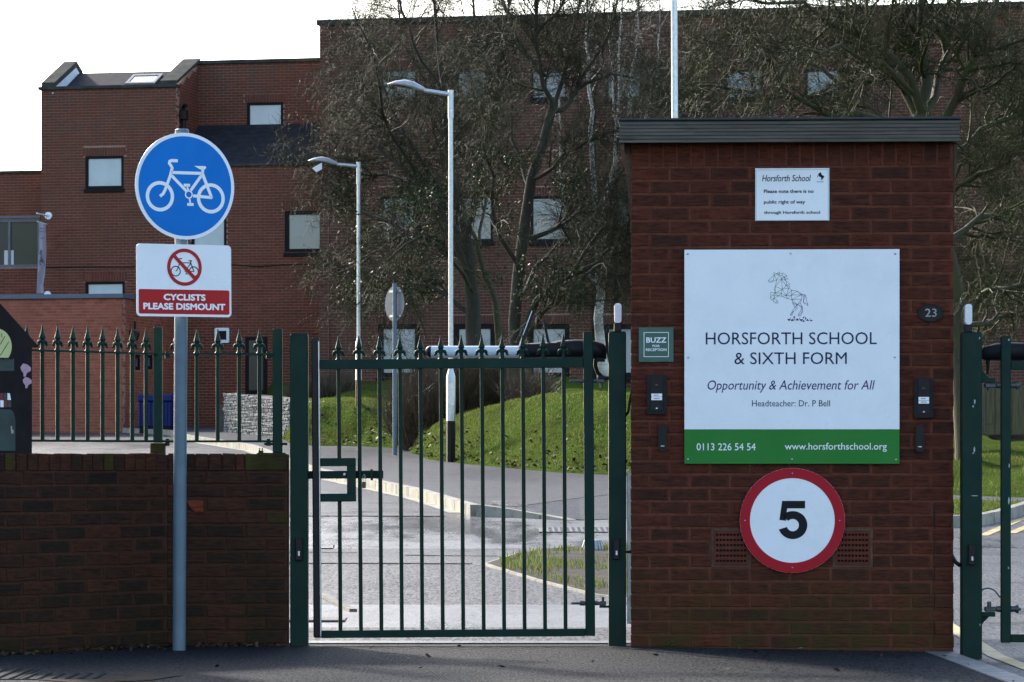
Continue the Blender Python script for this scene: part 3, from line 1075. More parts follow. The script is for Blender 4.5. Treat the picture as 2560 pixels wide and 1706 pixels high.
# a trodden, muddy margin along the footway: thin the blades there
X, Y = np.concatenate([XA, XB]), np.concatenate([YA, YB])
dd = Y - np.interp(X, EX, EY)
mud = (np.sin(X * 3.1 + Y * 0.6) + np.sin(X * 7.7 - Y * 1.1) * 0.6 + 0.5) * 0.35 + 0.45
keep = (dd > mud * rng.uniform(0.2, 1.2, len(X)))
X, Y = X[keep], Y[keep]
blades('lawn_grass', X, Y, lawn_z(X, Y), 0.018, 0.05, 0.006, G['blade'], 'short green grass growing over the bank')
# bed grass
n = 14000
X = rng.uniform(-0.1, 2.4, n); Y = rng.uniform(24.0, 31.5, n)
ok = (Y > np.interp(X, [-0.2, 0.2, 0.58, 0.95, 2.5], [28.35, 26.3, 24.7, 23.8, 23.4])) & (Y < np.interp(X, [-0.2, 0.05, 0.25, 0.95, 2.5], [28.35, 29.7, 30.4, 31.4, 32.4]))
ok &= (np.sin(X * 6 + 1.0) + np.sin(Y * 2.3) + np.sin(X * 11 + Y * 3) * 0.6 + rng.normal(0, 0.6, n)) > -0.15
X, Y = X[ok], Y[ok]
blades('bed_grass', X, Y, 0.025 * (Y - 20) + 0.02, 0.015, 0.06, 0.005, G['blade'], 'patchy grass growing in the muddy planting bed')

# ================================================================== THE GATEHOUSE
KF = Frame(0.667, 20.0, 3.0)
KW = 1.806
kio = empty('gatehouse', KF.M(), 'small red brick gatehouse hut with flat timber-edged roof', 'hut')
KTOP = 2.688
SIGN = (KF.px(1711), KF.px(2248), None, None)
sgx0, sgz0 = KF.P(1711, 1160); sgx1, sgz1 = KF.P(2248, 624)
vent_rects = []
for a, b in ((1779, 1877), (2083, 2181)):
    x0, z0 = KF.P(a, 1419); x1, z1 = KF.P(b, 1321)
    vent_rects.append((x0, x1, z0, z1))
crack_x = KF.px(2336)
for (x0, x1, z0, z1) in field((0.0, KW), -0.05, KTOP, [(a - .004, b + .004, c - .004, e + .004) for a, b, c, e in vent_rects]):
    if x0 > sgx0 + 0.02 and x1 < sgx1 - 0.02 and z0 > sgz0 + 0.02 and z1 < sgz1 - 0.02: continue      # wholly behind the board
    if z1 < 0.79 and x0 < crack_x - 0.02 and x1 > crack_x + 0.02:
        put_brick(KF, kio, x0, crack_x - 0.004, z0, z1, KB); put_brick(KF, kio, crack_x + 0.004, x1, z0, z1, KB, -0.006)
    else:
        put_brick(KF, kio, x0, x1, z0, z1, KB, -0.006 if x0 > crack_x - 0.01 and z1 < 0.79 else 0.0)
# soldier course under the eaves
put_brick(KF, kio, 0.0, 0.102, KTOP + 0.010, KTOP + 0.075, KB); put_brick(KF, kio, 0.0, 0.102, KTOP + 0.085, KTOP + 0.150, KB); put_brick(KF, kio, 0.0, 0.102, KTOP + 0.160, KTOP + 0.224, KB)
x = 0.112
while x < KW - 0.03:
    put_brick(KF, kio, x, min(x + 0.0675, KW), KTOP + 0.010, KTOP + 0.225, KB)
    x += 0.0765
# core with mortar face, open where the vents sit
KD = 1.8
backing(0.003, KW - 0.003, -0.06, 2.92, vent_rects, 0.004, KD, 0.05).build('wall', KM, kio, KF.M())
mb = MB()
for i in range(14):
    z = 0.02 + i * 0.055
    mb.box(crack_x - 0.003 + 0.003 * math.sin(i * 1.9), crack_x + 0.003 + 0.003 * math.sin(i * 1.9), 0.0015, 0.0035, z, z + 0.054)
mb.build('crack', INK, kio, KF.M())
# roof: felt slab, fluted fascia, soffit, braces
fz1 = KF.zz(0.9, 299, -0.12); fz0 = KF.zz(0.9, 355, -0.12)
fx0, fx1 = KF.px(1549, -0.12), KF.px(2399, -0.12)
MB().box(fx0 + 0.03, fx1 - 0.03, -0.085, KD + 0.10, fz0 + 0.025, fz0 + 0.05).build('soffit', BRACE, kio, KF.M())
MB().box(fx0 - 0.01, fx1 + 0.01, -0.135, KD + 0.14, fz1 - 0.004, fz1 + 0.010, bev=0.004).build('roof', FELT, kio, KF.M())
H = fz1 - 0.006 - fz0
prof = [(0, 0.0)]
ng = 6
for i in range(ng):
    a, b = i / ng * H, (i + 1) / ng * H
    prof += [(0.0, a + 0.0005), (0.0, b - 0.006), (0.008, b - 0.005), (0.008, b - 0.0005)]
prof += [(0.0, H), (0.028, H), (0.028, 0.0)]


def fascia(length, M):
    mb = MB()
    n = len(prof)
    vs = [(0.0, -0.0 + y, z) for y, z in prof] + [(length, y, z) for y, z in prof]
    mb.add(vs, [(i, n + i, n + (i + 1) % n, (i + 1) % n) for i in range(n)] + [tuple(range(n)), tuple(range(2 * n - 1, n - 1, -1))])
    return mb.build('fascia_board', FASCIA, kio, M)


fascia(fx1 - fx0, KF.M() @ Matrix.Translation((fx0, -0.12, fz0)))
fascia(KD + 0.18, KF.M() @ Matrix.Translation((fx1 - 0.0, -0.09, fz0)) @ Matrix.Rotation(R(90), 4, 'Z'))
MB().box(fx0 + 0.002, fx0 + 0.026, -0.091, KD + 0.10, fz0 - 0.04, fz1 - 0.008).build('barge_board', BRACE, kio, KF.M())
for xs_, x0 in ((-1, 0.0), (1, KW)):
    e = fx0 + 0.028 if xs_ < 0 else fx1 - 0.004
    for dd in (0.02, 1.2):
        MB().poly([(x0, fz0 + 0.02), (e, fz0 + 0.02), (e, fz0 - 0.03), (x0, 2.33)], dd, dd + 0.05).build('brace', BRACE, kio, KF.M())
# terracotta air bricks
TERRA = plain('terracotta_vent', (0.10, 0.030, 0.019), 0.7, 0.2, 20, 0.3, 80, spec=0.08)
PALEM = mortar_mat('pale_pointing', (0.11, 0.075, 0.05))
for (x0, x1, z0, z1) in vent_rects:
    mb = MB()
    e = 0.012
    a, b, c, f = x0 + e, x1 - e, z0 + e, z1 - e
    nx_, nz_ = 9, 6
    px_, pz_ = (b - a - 0.02) / nx_, (f - c - 0.02) / nz_
    hw = 0.0125
    mb.box(a, b, -0.004, 0.02, c, c + 0.010); mb.box(a, b, -0.004, 0.02, f - 0.010, f)
    mb.box(a, a + 0.010, -0.004, 0.02, c + 0.010, f - 0.010); mb.box(b - 0.010, b, -0.004, 0.02, c + 0.010, f - 0.010)
    for k in range(nz_):
        zc = c + 0.010 + (k + 0.5) * pz_
        mb.box(a + 0.010, b - 0.010, -0.003, 0.02, c + 0.010 + k * pz_, zc - hw / 2); mb.box(a + 0.010, b - 0.010, -0.003, 0.02, zc + hw / 2, c + 0.010 + (k + 1) * pz_)
        for i in range(nx_ + 1):
            xa = a + 0.010 + (i - 0.5) * px_ + hw / 2 if i else a + 0.010
            xb = a + 0.010 + (i + 0.5) * px_ - hw / 2 if i < nx_ else b - 0.010
            mb.box(xa, xb, -0.003, 0.02, zc - hw / 2, zc + hw / 2)
    v = mb.build('air_vent', TERRA, kio, KF.M())
    MB().box(a + 0.01, b - 0.01, 0.034, 0.04, c + 0.01, f - 0.01).build('void', INK, v, KF.M())
    mb = MB()
    mb.box(x0, x1, 0.001, 0.03, f, z1 - 0.001); mb.box(x0, x1, 0.001, 0.03, z0 + 0.001, c); mb.box(x0, a, 0.001, 0.03, c, f); mb.box(b, x1, 0.001, 0.03, c, f)
    mb.build('pointing', PALEM, v, KF.M())


def kp(p, py, d=0.0):
    return KF.P(p, py, d)


# ---- main school board
BD = -0.030
sb = empty('school_sign', KF.M() @ Matrix.Translation((sgx0, 0, sgz0)), 'large square white school name board with green foot band', 'sign')
bandz = KF.zz((sgx0 + sgx1) / 2, 1074)
MB().box(sgx0, sgx1, BD, BD + 0.004, bandz, sgz1, bev=0.001).build('panel', WHITE, sb, KF.M())
MB().box(sgx0, sgx1, BD, BD + 0.004, sgz0, bandz - 0.0005, bev=0.001).build('green_band', SGREEN, sb, KF.M())
for i in range(4):
    x = sgx0 + 0.1 + i * (sgx1 - sgx0 - 0.2) / 3
    MB().box(x - 0.02, x + 0.02, BD + 0.004, -0.0045, sgz0 + 0.02, sgz1 - 0.02).build('batten', STEELDULL, sb, KF.M())
TD = BD - 0.0012


def ktext(body, p0, p1, y0, y1, mat, parent, d, **kw):
    x0, z1 = kp(p0, y0, d); x1, z0 = kp(p1, y1, d)
    zc0 = KF.zz((x0 + x1) / 2, y0, d); zc1 = KF.zz((x0 + x1) / 2, y1, d)
    return text(body, x0, x1, zc1, zc0, d, mat, parent, KF.M(), **kw)


ktext('HORSFORTH SCHOOL', 1764.5, 2192, 831, 861.5, NAVY, sb, TD)
ktext('& SIXTH FORM', 1836, 2117, 881, 911, NAVY, sb, TD)
ktext('Opportunity & Achievement for All', 1769, 2187, 951, 982, PURPLE, sb, TD, shear=0.22)
ktext('Headteacher: Dr. P Bell', 1880, 2075, 1001, 1016.5, NAVY, sb, TD)
ktext('0113 226 54 54', 1741.5, 1889, 1108.5, 1126.5, WHITE2, sb, TD, bold=0.004)
ktext('www.horsforthschool.org', 1962, 2217, 1107.5, 1130, WHITE2, sb, TD, bold=0.004)
for p, py in ((1719.6, 635), (1977, 634), (2238, 634.6), (1720.6, 894), (2237, 893.6), (1720, 1149), (1980, 1149), (2240, 1150)):
    x, z = kp(p, py, BD)
    MB().lathe([(0.0062, 0.0), (0.0062, 0.002), (0.004, 0.004), (0.0005, 0.005)], 10).build('screw', GALV, sb, KF.M() @ Matrix.Translation((x, BD, z)) @ Matrix.Rotation(R(90), 4, 'X'))
# the line-drawn rearing horse
HL = [[(525, 540), (625, 440), (615, 405), (660, 422), (712, 390), (715, 425), (765, 412), (838, 462), (785, 470), (850, 508), (790, 520), (882, 598), (822, 610), (882, 632), (862, 658), (912, 690), (995, 706), (1075, 752), (1135, 770), (1175, 945), (1100, 895), (1105, 795), (1065, 768)],
      [(525, 540), (560, 570), (612, 542), (665, 528), (745, 515), (785, 520)], [(525, 540), (612, 542), (625, 440), (665, 528), (705, 440), (745, 515), (760, 412)], [(625, 440), (705, 440), (785, 470), (745, 515), (815, 610), (862, 658)],
      [(745, 515), (645, 630), (757, 680), (745, 515)], [(665, 528), (645, 630), (640, 735), (757, 680), (820, 615)], [(645, 630), (625, 655), (640, 735)], [(757, 680), (862, 655), (820, 782), (757, 680), (737, 740), (745, 790), (820, 782), (912, 690)],
      [(640, 735), (737, 740), (820, 782), (908, 770), (995, 706)], [(640, 735), (570, 725), (560, 820), (650, 905), (690, 902), (675, 862), (620, 830), (695, 785), (640, 735)], [(560, 820), (600, 770), (640, 735), (635, 780), (600, 860), (560, 820)], [(635, 780), (695, 785), (745, 790), (840, 830), (912, 846), (908, 770), (912, 690)],
      [(600, 770), (635, 780), (620, 830), (600, 860), (650, 905), (675, 862)], [(820, 782), (840, 830), (908, 770), (1065, 768), (912, 846), (1072, 838), (1075, 760)], [(695, 785), (737, 740)], [(995, 706), (1065, 768)],
      [(912, 846), (922, 892), (1000, 925), (1072, 838), (1052, 905), (1000, 925), (912, 846)], [(922, 892), (965, 970), (925, 1025), (885, 1100), (920, 1102), (935, 1045), (1000, 985), (1000, 925), (965, 970), (1000, 985)], [(925, 1025), (935, 1045), (885, 1100)], [(922, 892), (972, 940), (1000, 925)],
      [(1000, 925), (1085, 965), (1052, 905)], [(1085, 965), (1088, 1045), (1055, 1112), (1015, 1108), (1055, 1025), (1070, 965), (1000, 925)], [(1055, 1025), (1088, 1045), (1070, 965)], [(1015, 1108), (1088, 1045)], [(1105, 795), (1135, 770), (1065, 768), (1075, 752)], [(1100, 895), (1175, 915), (1175, 945)], [(1105, 795), (1135, 770), (1100, 895)],
      [(705, 440), (665, 422), (715, 425)], [(785, 470), (820, 545), (822, 610)], [(785, 470), (790, 520)]]
N_ = Nodes('logo_line')
g_ = N_.n('SeparateXYZ'); N_.l(N_.co('Generated'), g_.inputs[0])
N_.set(N_.ramp(g_.outputs['X'], [(0.1, (0.02, 0.12, 0.05)), (0.55, (0.03, 0.04, 0.10)), (0.8, (0.035, 0.012, 0.13))]), 0.5)
LOGOM = N_.m


def hz(q):
    return kp(1840 + q[0] / 6.535, 620 + q[1] / 6.535, TD)


mb = MB()
for ln in HL:
    for i in range(len(ln) - 1): mb.ribbon([hz(ln[i]), hz(ln[i + 1])], 0.00165, TD)
mb.build('horse_logo', LOGOM, sb, KF.M())
mb = MB()
for tri in ([(835, 1162), (900, 1162), (865, 1198)], [(890, 1195), (955, 1192), (920, 1160)], [(935, 1158), (978, 1155), (955, 1178)], [(970, 1186), (1035, 1186), (1003, 1152)], [(925, 1145), (962, 1110), (960, 1148)], [(1030, 1168), (1100, 1165), (1068, 1205)], [(1080, 1205), (1118, 1210), (1116, 1172)], [(1085, 1152), (1115, 1115), (1116, 1150)], [(1128, 1125), (1152, 1155), (1132, 1180)], [(1145, 1192), (1195, 1192), (1165, 1158)], [(1200, 1178), (1255, 1178), (1228, 1202)], [(875, 1150), (892, 1138), (900, 1150)], [(1025, 1155), (1042, 1142), (1050, 1155)], [(1200, 1165), (1212, 1152), (1225, 1162)]):
    mb.poly([hz(q) for q in tri], TD, None)
mb.build('logo_base', PURPLE, sb, KF.M())

# ---- notice plate
x0, z0 = kp(1888, 553); x1, z1 = kp(2073, 421)
no = empty('notice_plate', KF.M() @ Matrix.Translation((x0, 0, z0)), 'small white no public right of way notice near the top of the hut', 'sign')
ND = -0.012
MB().box(x0, x1, ND, -0.0045, z0, z1, bev=0.001).build('panel', WHITE, no, KF.M())
TD2 = ND - 0.001
nq = lambda x, y: kp(1560 + x / 4.356, 280 + y / 4.356, TD2)
a, b = nq(1438, 1182); c, d = nq(2224, 630)
mb = MB()
for q in ([(a, b), (c, b)], [(a, d), (c, d)], [(a, b), (a, d)], [(c, b), (c, d)]): mb.ribbon(q, 0.0018, TD2)
mb.build('border', TEAL, no, KF.M())


def ntext(body, xa, xb, ya, yb, **kw):
    return ktext(body, 1560 + xa / 4.356, 1560 + xb / 4.356, 280 + ya / 4.356, 280 + yb / 4.356, INK, no, TD2, **kw)


ntext('Horsforth School', 1503, 2036, 686, 758, shear=0.22, bold=0.008)
ntext('Please note there is no', 1523, 2065, 845, 884, bold=0.022)
ntext('public right of way', 1523, 1973, 962, 1011, bold=0.022)
ntext('through Horsforth school', 1525, 2136, 1078, 1121, bold=0.022)
sil = [(2137, 655), (2132, 664), (2118, 672), (2112, 684), (2120, 684), (2124, 690), (2108, 694), (2104, 706), (2110, 714), (2112, 700), (2126, 698), (2124, 708), (2132, 706), (2142, 712), (2150, 722), (2142, 734), (2148, 748), (2152, 735), (2160, 722), (2162, 748), (2168, 730), (2168, 716), (2176, 722), (2180, 706), (2172, 694), (2158, 690), (2150, 676), (2146, 664)]
MB().poly([nq(*q) for q in sil], TD2, None).build('horse_emblem', INK, no, KF.M())
MB().ribbon([nq(2098, 760), nq(2175, 760)], 0.0018, TD2).build('emblem_rule', INK, no, KF.M())
MB().ribbon([nq(2102, 770), nq(2172, 770)], 0.0012, TD2).build('emblem_rule', TEAL, no, KF.M())

# ---- buzz plate
x0, z0 = kp(1597, 905.5); x1, z1 = kp(1684, 819)
bz = empty('buzz_plate', KF.M() @ Matrix.Translation((x0, 0, z0)), 'small square green plate reading BUZZ FOR RECEPTION', 'sign')
MB().box(x0, x1, -0.012, -0.0045, z0, z1, bev=0.001).build('panel', BGREEN, bz, KF.M())
bq = lambda x, y: kp(1580 + x / 4.126, 780 + y / 4.126, -0.013)
a, b = bq(124, 463); c, d = bq(376, 213)
mb = MB()
t = 0.0032
mb.poly([(a - t / 2, b - t / 2), (c + t / 2, b - t / 2), (c + t / 2, b + t / 2), (a - t / 2, b + t / 2)], -0.013, None); mb.poly([(a - t / 2, d - t / 2), (c + t / 2, d - t / 2), (c + t / 2, d + t / 2), (a - t / 2, d + t / 2)], -0.013, None)
mb.poly([(a - t / 2, b + t / 2), (a + t / 2, b + t / 2), (a + t / 2, d - t / 2), (a - t / 2, d - t / 2)], -0.013, None); mb.poly([(c - t / 2, b + t / 2), (c + t / 2, b + t / 2), (c + t / 2, d - t / 2), (c - t / 2, d - t / 2)], -0.013, None)
mb.build('border', WHITE2, bz, KF.M())
for s_, xa, xb, ya, yb in (('BUZZ', 147, 354, 264, 319), ('FOR', 212, 287, 340, 364), ('RECEPTION', 143, 355, 377, 405)):
    ktext(s_, 1580 + xa / 4.126, 1580 + xb / 4.126, 780 + ya / 4.126, 780 + yb / 4.126, WHITE2, bz, -0.013, bold=0.022)

# ---- oval number plaque
cx, cz = kp(2326, 783)
pl = empty('number_plaque', KF.M() @ Matrix.Translation((cx, 0, cz)), 'black oval number 23 plaque on the gatehouse', 'plaque')
el = lambda a, b, n=40: [(cx + a * math.cos(2 * math.pi * i / n), cz + b * math.sin(2 * math.pi * i / n)) for i in range(n)]
MB().poly(el(0.0645, 0.045), -0.012, -0.0045).build('plate', BLACK, pl, KF.M())
mb = MB()
o1, o2 = el(0.069, 0.0495), el(0.0625, 0.043)
for i in range(40):
    k = (i + 1) % 40
    vs = [(*o1[i][:1], -0.016, o1[i][1]), (o1[k][0], -0.016, o1[k][1]), (o2[k][0], -0.016, o2[k][1]), (o2[i][0], -0.016, o2[i][1]), (o1[i][0], -0.0045, o1[i][1]), (o1[k][0], -0.0045, o1[k][1])]
    mb.add(vs, [(0, 1, 2, 3), (1, 0, 4, 5)])
mb.build('rim', CHAR, pl, KF.M())
MIDGREY = plain('worn_grey_paint', (0.30, 0.29, 0.27), 0.5, 0.2, 30, 0.1, 90)
text('23', cx - 0.030, cx + 0.034, cz - 0.022, cz + 0.024, -0.0132, MIDGREY, pl, KF.M(), bold=0.004)


# ---- intercoms and card readers
def intercom(p0, p1, y0, y1, label):
    x0, z0 = kp(p0, y1); x1, z1 = kp(p1, y0)
    t = empty('intercom', KF.M() @ Matrix.Translation(((x0 + x1) / 2, 0, z0)), label, 'intercom', 'intercoms on the gatehouse')
    w, h = x1 - x0, z1 - z0
    xc = (x0 + x1) / 2
    MB().poly(rrect(x0, x1, z0, z1, 0.012), -0.030, -0.0045).build('housing', CHAR, t, KF.M())
    f = MB().poly(rrect(xc - w * 0.3, xc + w * 0.3, z0 + h * 0.10, z1 - 0.004, 0.004), -0.036, -0.030).build('face', BLACK, t, KF.M())
    MB().lathe([(0.010, 0), (0.010, 0.003), (0.006, 0.004), (0.001, 0.005)], 14).build('lens', GLASSD, f, KF.M() @ Matrix.Translation((xc - w * 0.02, -0.036, z0 + h * 0.73)) @ Matrix.Rotation(R(90), 4, 'X'))
    for k in (0, 1):
        za = z0 + h * (0.355 + 0.088 * k)
        b = MB().box(xc - w * 0.28, xc + w * 0.28, -0.038, -0.036, za, za + h * 0.08, bev=0.0005).build('name_label', WHITE2, f, KF.M())
        mb = MB()
        for i in range(5 - k): mb.box(xc - w * 0.15 + i * w * 0.062, xc - w * 0.10 + i * w * 0.062, -0.0386, -0.0382, za + h * 0.032, za + h * 0.05)
        mb.build('print_line', INK, f, KF.M())
    MB().box(xc - 0.005, xc + 0.005, -0.0375, -0.036, z0 + h * 0.135, z0 + h * 0.165).build('badge', GALV, f, KF.M())


intercom(1618, 1666, 938, 1036, 'black video intercom panel under the green BUZZ plate')
intercom(2285, 2332, 946, 1045, 'black video intercom panel under the oval number plaque')


def reader(p0, p1, y0, y1, label):
    x0, z0 = kp(p0, y1); x1, z1 = kp(p1, y0)
    t = empty('card_reader', KF.M() @ Matrix.Translation(((x0 + x1) / 2, 0, z0)), label, 'card reader', 'card readers on the gatehouse')
    MB().poly(rrect(x0, x1, z0, z1, 0.018), -0.026, -0.0045).build('body', BLACK, t, KF.M())
    xc = (x0 + x1) / 2
    MB().box(xc - 0.010, xc + 0.010, -0.0275, -0.026, z0 + 0.026, z0 + 0.030).build('indicator', GALV, t, KF.M())


reader(1646, 1667, 1062, 1128, 'slim black card reader left of the school board, below the intercom')
reader(2288, 2310, 1066, 1130, 'slim black card reader right of the school board, below the intercom')

# ---- speed limit disc
cx, cz = kp(1980.5, 1301.5)
rad = 131 / FPX * KF.Y(cx)
sp = empty('speed_limit_sign', KF.M() @ Matrix.Translation((cx, 0, cz - rad)), 'round white 5 speed limit sign with red ring', 'sign')
SD = -0.024
MB().disc(cx, cz, rad, SD, SD + 0.004).build('plate', WHITE, sp, KF.M())
MB().ring(cx, cz, rad - 0.0005, rad * 0.806, SD - 0.001, 72).build('red_ring', RED2, sp, KF.M())
MB().box(cx - 0.2, cx + 0.2, SD + 0.004, -0.0045, cz - 0.02, cz + 0.02).build('fixing_rail', STEELDULL, sp, KF.M())
fq = lambda x, y: (cx + (x - 838) / 2.613 / FPX * KF.Y(cx), cz - (y - 511) / 2.613 / FPX * KF.Y(cx))
mb = MB()
D5 = SD - 0.0012
mb.poly([fq(770, 383), fq(921, 383), fq(921, 432), fq(806, 432)], D5, None)
mb.poly([fq(772, 384), fq(806, 429), fq(798, 474), fq(798, 513), fq(754, 507)], D5, None)
arc = []
c5 = fq(841, 541); u5 = 1 / 2.613 / FPX * KF.Y(cx)
mb2 = []
n5 = 40
for i in range(n5 + 1):
    a = R(137 - (137 + 162) * i / n5)
    ro, ri = 93 * u5, 40 * u5
    sx = 1.0
    mb2.append(((c5[0] + ri * math.cos(a), c5[1] + ri * math.sin(a)), (c5[0] + ro * math.cos(a) * 1.02, c5[1] + ro * math.sin(a) * 0.985)))
for i in range(n5):
    mb.add([(q[0], D5, q[1]) for q in (mb2[i][0], mb2[i + 1][0], mb2[i + 1][1], mb2[i][1])], [(3, 2, 1, 0)])
mb.build('numeral', INK, sp, KF.M())
for dx, dz in ((0, 0.9), (-0.9, 0.0), (0.9, 0.0), (0, -0.9)):
    MB().lathe([(0.004, 0.0), (0.004, 0.0015), (0.001, 0.003)], 8).build('rivet', GALV, sp, KF.M() @ Matrix.Translation((cx + dx * rad, SD - 0.001, cz + dz * rad)) @ Matrix.Rotation(R(90), 4, 'X'))

# grey trunking down the left side of the hut, and cable loops from the posts
tk = Frame(0.667, 20.16, 3.0)
mb = MB()
xa, za = tk.P(1567, 1180); xb, zb = tk.P(1577.5, 1560)
mb.box(xa + 0.002, xb + 0.012, 0.0, 0.03, zb, za, bev=0.002)
o = mb.build('cable_trunking', GALV, None, tk.M()); tag(o, 'grey cable trunking between the gate post and the hut', 'trunking')


def cable(name, pts, r, mat, label, n=24):
    """smooth cable through points"""
    P = [Vector(p) for p in pts]
    out = []
    for i in range(len(P) - 1):
        p0, p1, p2, p3 = P[max(i - 1, 0)], P[i], P[i + 1], P[min(i + 2, len(P) - 1)]
        for k in range(8):
            t = k / 8
            out.append(0.5 * ((2 * p1) + (p2 - p0) * t + (2 * p0 - 5 * p1 + 4 * p2 - p3) * t * t + (3 * p1 - p0 - 3 * p2 + p3) * t ** 3))
    out.append(P[-1])
    o = MB().tube(out, r, 8).build(name, mat)
    return tag(o, label, 'cable')


cable('cable', [W(1562, 1042, 20.12), W(1571, 1028, 20.10), W(1575, 1000, 20.10), W(1580, 978, 20.08)], 0.007, BLACK, 'black conduit loop between the gate post and the hut, left of the board')
cable('cable', [W(1560, 1380, 20.12), W(1570, 1380, 20.10), W(1580, 1379, 20.1)], 0.008, BLACK, 'short black cable at hip height between the gate post and the hut')
cable('cable', [W(2378, 1385, 19.95), W(2388, 1404, 19.9), W(2400, 1414, 19.86)], 0.012, BLACK, 'thick black cable between the hut and the drive gate post')

# ================================================================== BOUNDARY WALL
WF1 = Frame((719 - 1280) / FPX * 20.05, 20.05, 0.0)                     # straight piece, x = 0 at its right-hand end
cornx = WF1.px(418)
WF2 = Frame(WF1.x + cornx, 20.05, -46.4)                                # splayed piece, x <= 0 left of the corner
bw = empty('boundary_wall', TR(WF2.x, WF2.y, 0), 'low blackened brick wall with mossy brick-on-edge coping', 'wall')
CZ0 = 0.985; CZ1 = 1.084
for (x0, x1, z0, z1) in field((cornx, 0.0), -0.05, CZ0 - 0.004, []):
    m = LB
    if x0 > -0.13 and z0 > 0.55 and random.random() < 0.75: m = LBM
    put_brick(WF1, bw, x0, x1, z0, z1, m)
L2 = 1.75
for (x0, x1, z0, z1) in field((-L2, 0.0), -0.05, CZ0 - 0.004, [], phase=0.05):
    put_brick(WF2, bw, x0, x1 - (0.0 if x1 < -0.01 else 0.004), z0, z1, LB)
MB().poly([WF1.P(*q) for q in ((466, 1251), (508, 1252), (509, 1281), (489, 1281), (478, 1272))], -0.0045, 0.002).build('spalled_face', LBR, bw, WF1.M())
x = cornx + 0.006
while x < -0.27:
    m = LBM if random.random() < 0.15 else LB
    put_brick(WF1, bw, x, min(x + 0.068, -0.245), CZ0 + 0.006, CZ1 + random.uniform(-0.003, 0.003), m, -0.004, 'coping_brick')
    x += 0.0765
put_brick(WF1, bw, -0.238, 0.0, CZ0 + 0.006, CZ1, LBM, -0.004, 'coping_brick')
x = -0.012
while x > -L2:
    m = LBM if random.random() < 0.3 else LB
    put_brick(WF2, bw, x - 0.068, x, CZ0 + 0.006, CZ1 + random.uniform(-0.003, 0.003), m, -0.004, 'coping_brick')
    x -= 0.0765
mb = MB()
T = 0.215
a, b, c = WF2.pt(-L2, 0.008, 0), WF1.pt(cornx + 0.003, 0.008, 0), WF1.pt(-0.003, 0.008, 0)
a2, b2, c2 = WF2.pt(-L2, T, 0), WF1.pt(cornx - 0.09, T, 0), WF1.pt(-0.003, T, 0)
pts = [a, b, c, c2, b2, a2]
vs = [(p.x, p.y, -0.08) for p in pts] + [(p.x, p.y, CZ1 - 0.006) for p in pts]
mb.add(vs, [(5, 4, 3, 2, 1, 0), (6, 7, 8, 9, 10, 11)] + [(i, (i + 1) % 6, 6 + (i + 1) % 6, 6 + i) for i in range(6)])
mb.build('wall_core', LM, bw)

# ================================================================== CYCLE SIGN
PY = 19.62
base = W(447.5, 1150, PY); base.z = 0.0
topp = W(455, 323, PY)
sg = empty('cycle_sign', TR(base.x, base.y, 0), 'grey post with round blue cycle sign over a white cyclists please dismount plate', 'road sign')
ax = (topp - base)
MB().cyl((base.x, base.y, -0.05), topp - ax.normalized() * 0.03, 0.0365, n=24).build('post', GREYPOLE, sg)
MB().cyl(topp - ax.normalized() * 0.0298, topp - ax.normalized() * 0.006, 0.0385, n=24).cyl(topp - ax.normalized() * 0.006, topp, 0.0385, 0.030, n=24).build('cap', GREYPOLE, sg)


def plate_frame(p, py, off):
    c = W(p - 10.5, py, PY)
    return Matrix.Translation(c) @ Matrix.Rotation(R(27.6), 4, 'Z') @ Matrix.Rotation(R(-0.33), 4, 'Y') @ Matrix.Translation((0, -off, 0))


def bike(mb, s, y, cx=0.0, cz=0.0, th=1.0):
    """the bicycle pictogram; s = scale, th = line weight"""
    k = s / 3.014 / (FPX / PY)
    q = lambda x, yy: (cx + (x - 403) / 0.932 * k, cz + (475 - (yy - (x - 403) * 0.02)) * k)
    for x, yy in ((213, 553), (597, 565)):
        c = q(x, yy)
        mb.ring(*c, 114 * k, (114 - 27 * th) * k, y, 48)
    w = 23 * k * th
    R_ = lambda pts, ww=w: mb.ribbon([q(*p) for p in pts], ww, y - 0.0006)
    R_([(213, 553), (236, 535), (252, 505), (292, 395), (306, 338), (296, 322), (284, 306), (288, 290), (300, 285), (349, 286)])
    R_([(300, 374), (532, 378)])
    R_([(302, 398), (412, 512)])
    R_([(528, 392), (444, 508)])
    R_([(538, 345), (533, 378), (604, 562)])
    R_([(608, 560), (462, 547)])
    mb.poly([q(*p) for p in ((473, 322), (556, 323), (564, 333), (552, 348), (518, 349))], y - 0.0006, None)
    mb.ring(*q(430, 538), 32 * k, 22 * k, y - 0.0006, 32)
    R_([(426, 506), (416, 470)], w * 0.6); R_([(392, 468), (440, 468)], w * 0.95)
    R_([(436, 570), (442, 610)], w * 0.6); R_([(418, 612), (466, 613)], w * 0.95)
    return mb


MD = plate_frame(463.5, 467.5, 0.055)
RD = 0.2935
rs = MB().disc(0, 0, RD, 0.0, 0.003).build('round_plate', WHITE, sg, MD)
MB().disc(0, 0, RD * 0.935, -0.001, None).build('blue_field', BLUE, rs, MD)
bike(MB(), 1.0, -0.002).build('bicycle_symbol', WHITE2, rs, MD)
MB().box(-0.16, 0.16, 0.003, 0.016, 0.10, 0.13).box(-0.16, 0.16, 0.003, 0.016, -0.13, -0.10).build('channel', GALV, rs, MD)
MR = plate_frame(461.5, 703, 0.055)
kx = 1 / 3.014 / (FPX / PY) / 0.932; kz = 1 / 3.014 / (FPX / PY)
rq = lambda x, y: ((x - 396) * kx, (1185.5 - y) * kz)
x0, z0 = rq(38, 1457); x1, z1 = rq(753, 914)
rp = MB().poly(rrect(x0, x1, z0, z1, 0.022), 0.0, 0.003).build('square_plate', WHITE, sg, MR)
a, b = rq(54, 1438); c, d = rq(738, 1254)
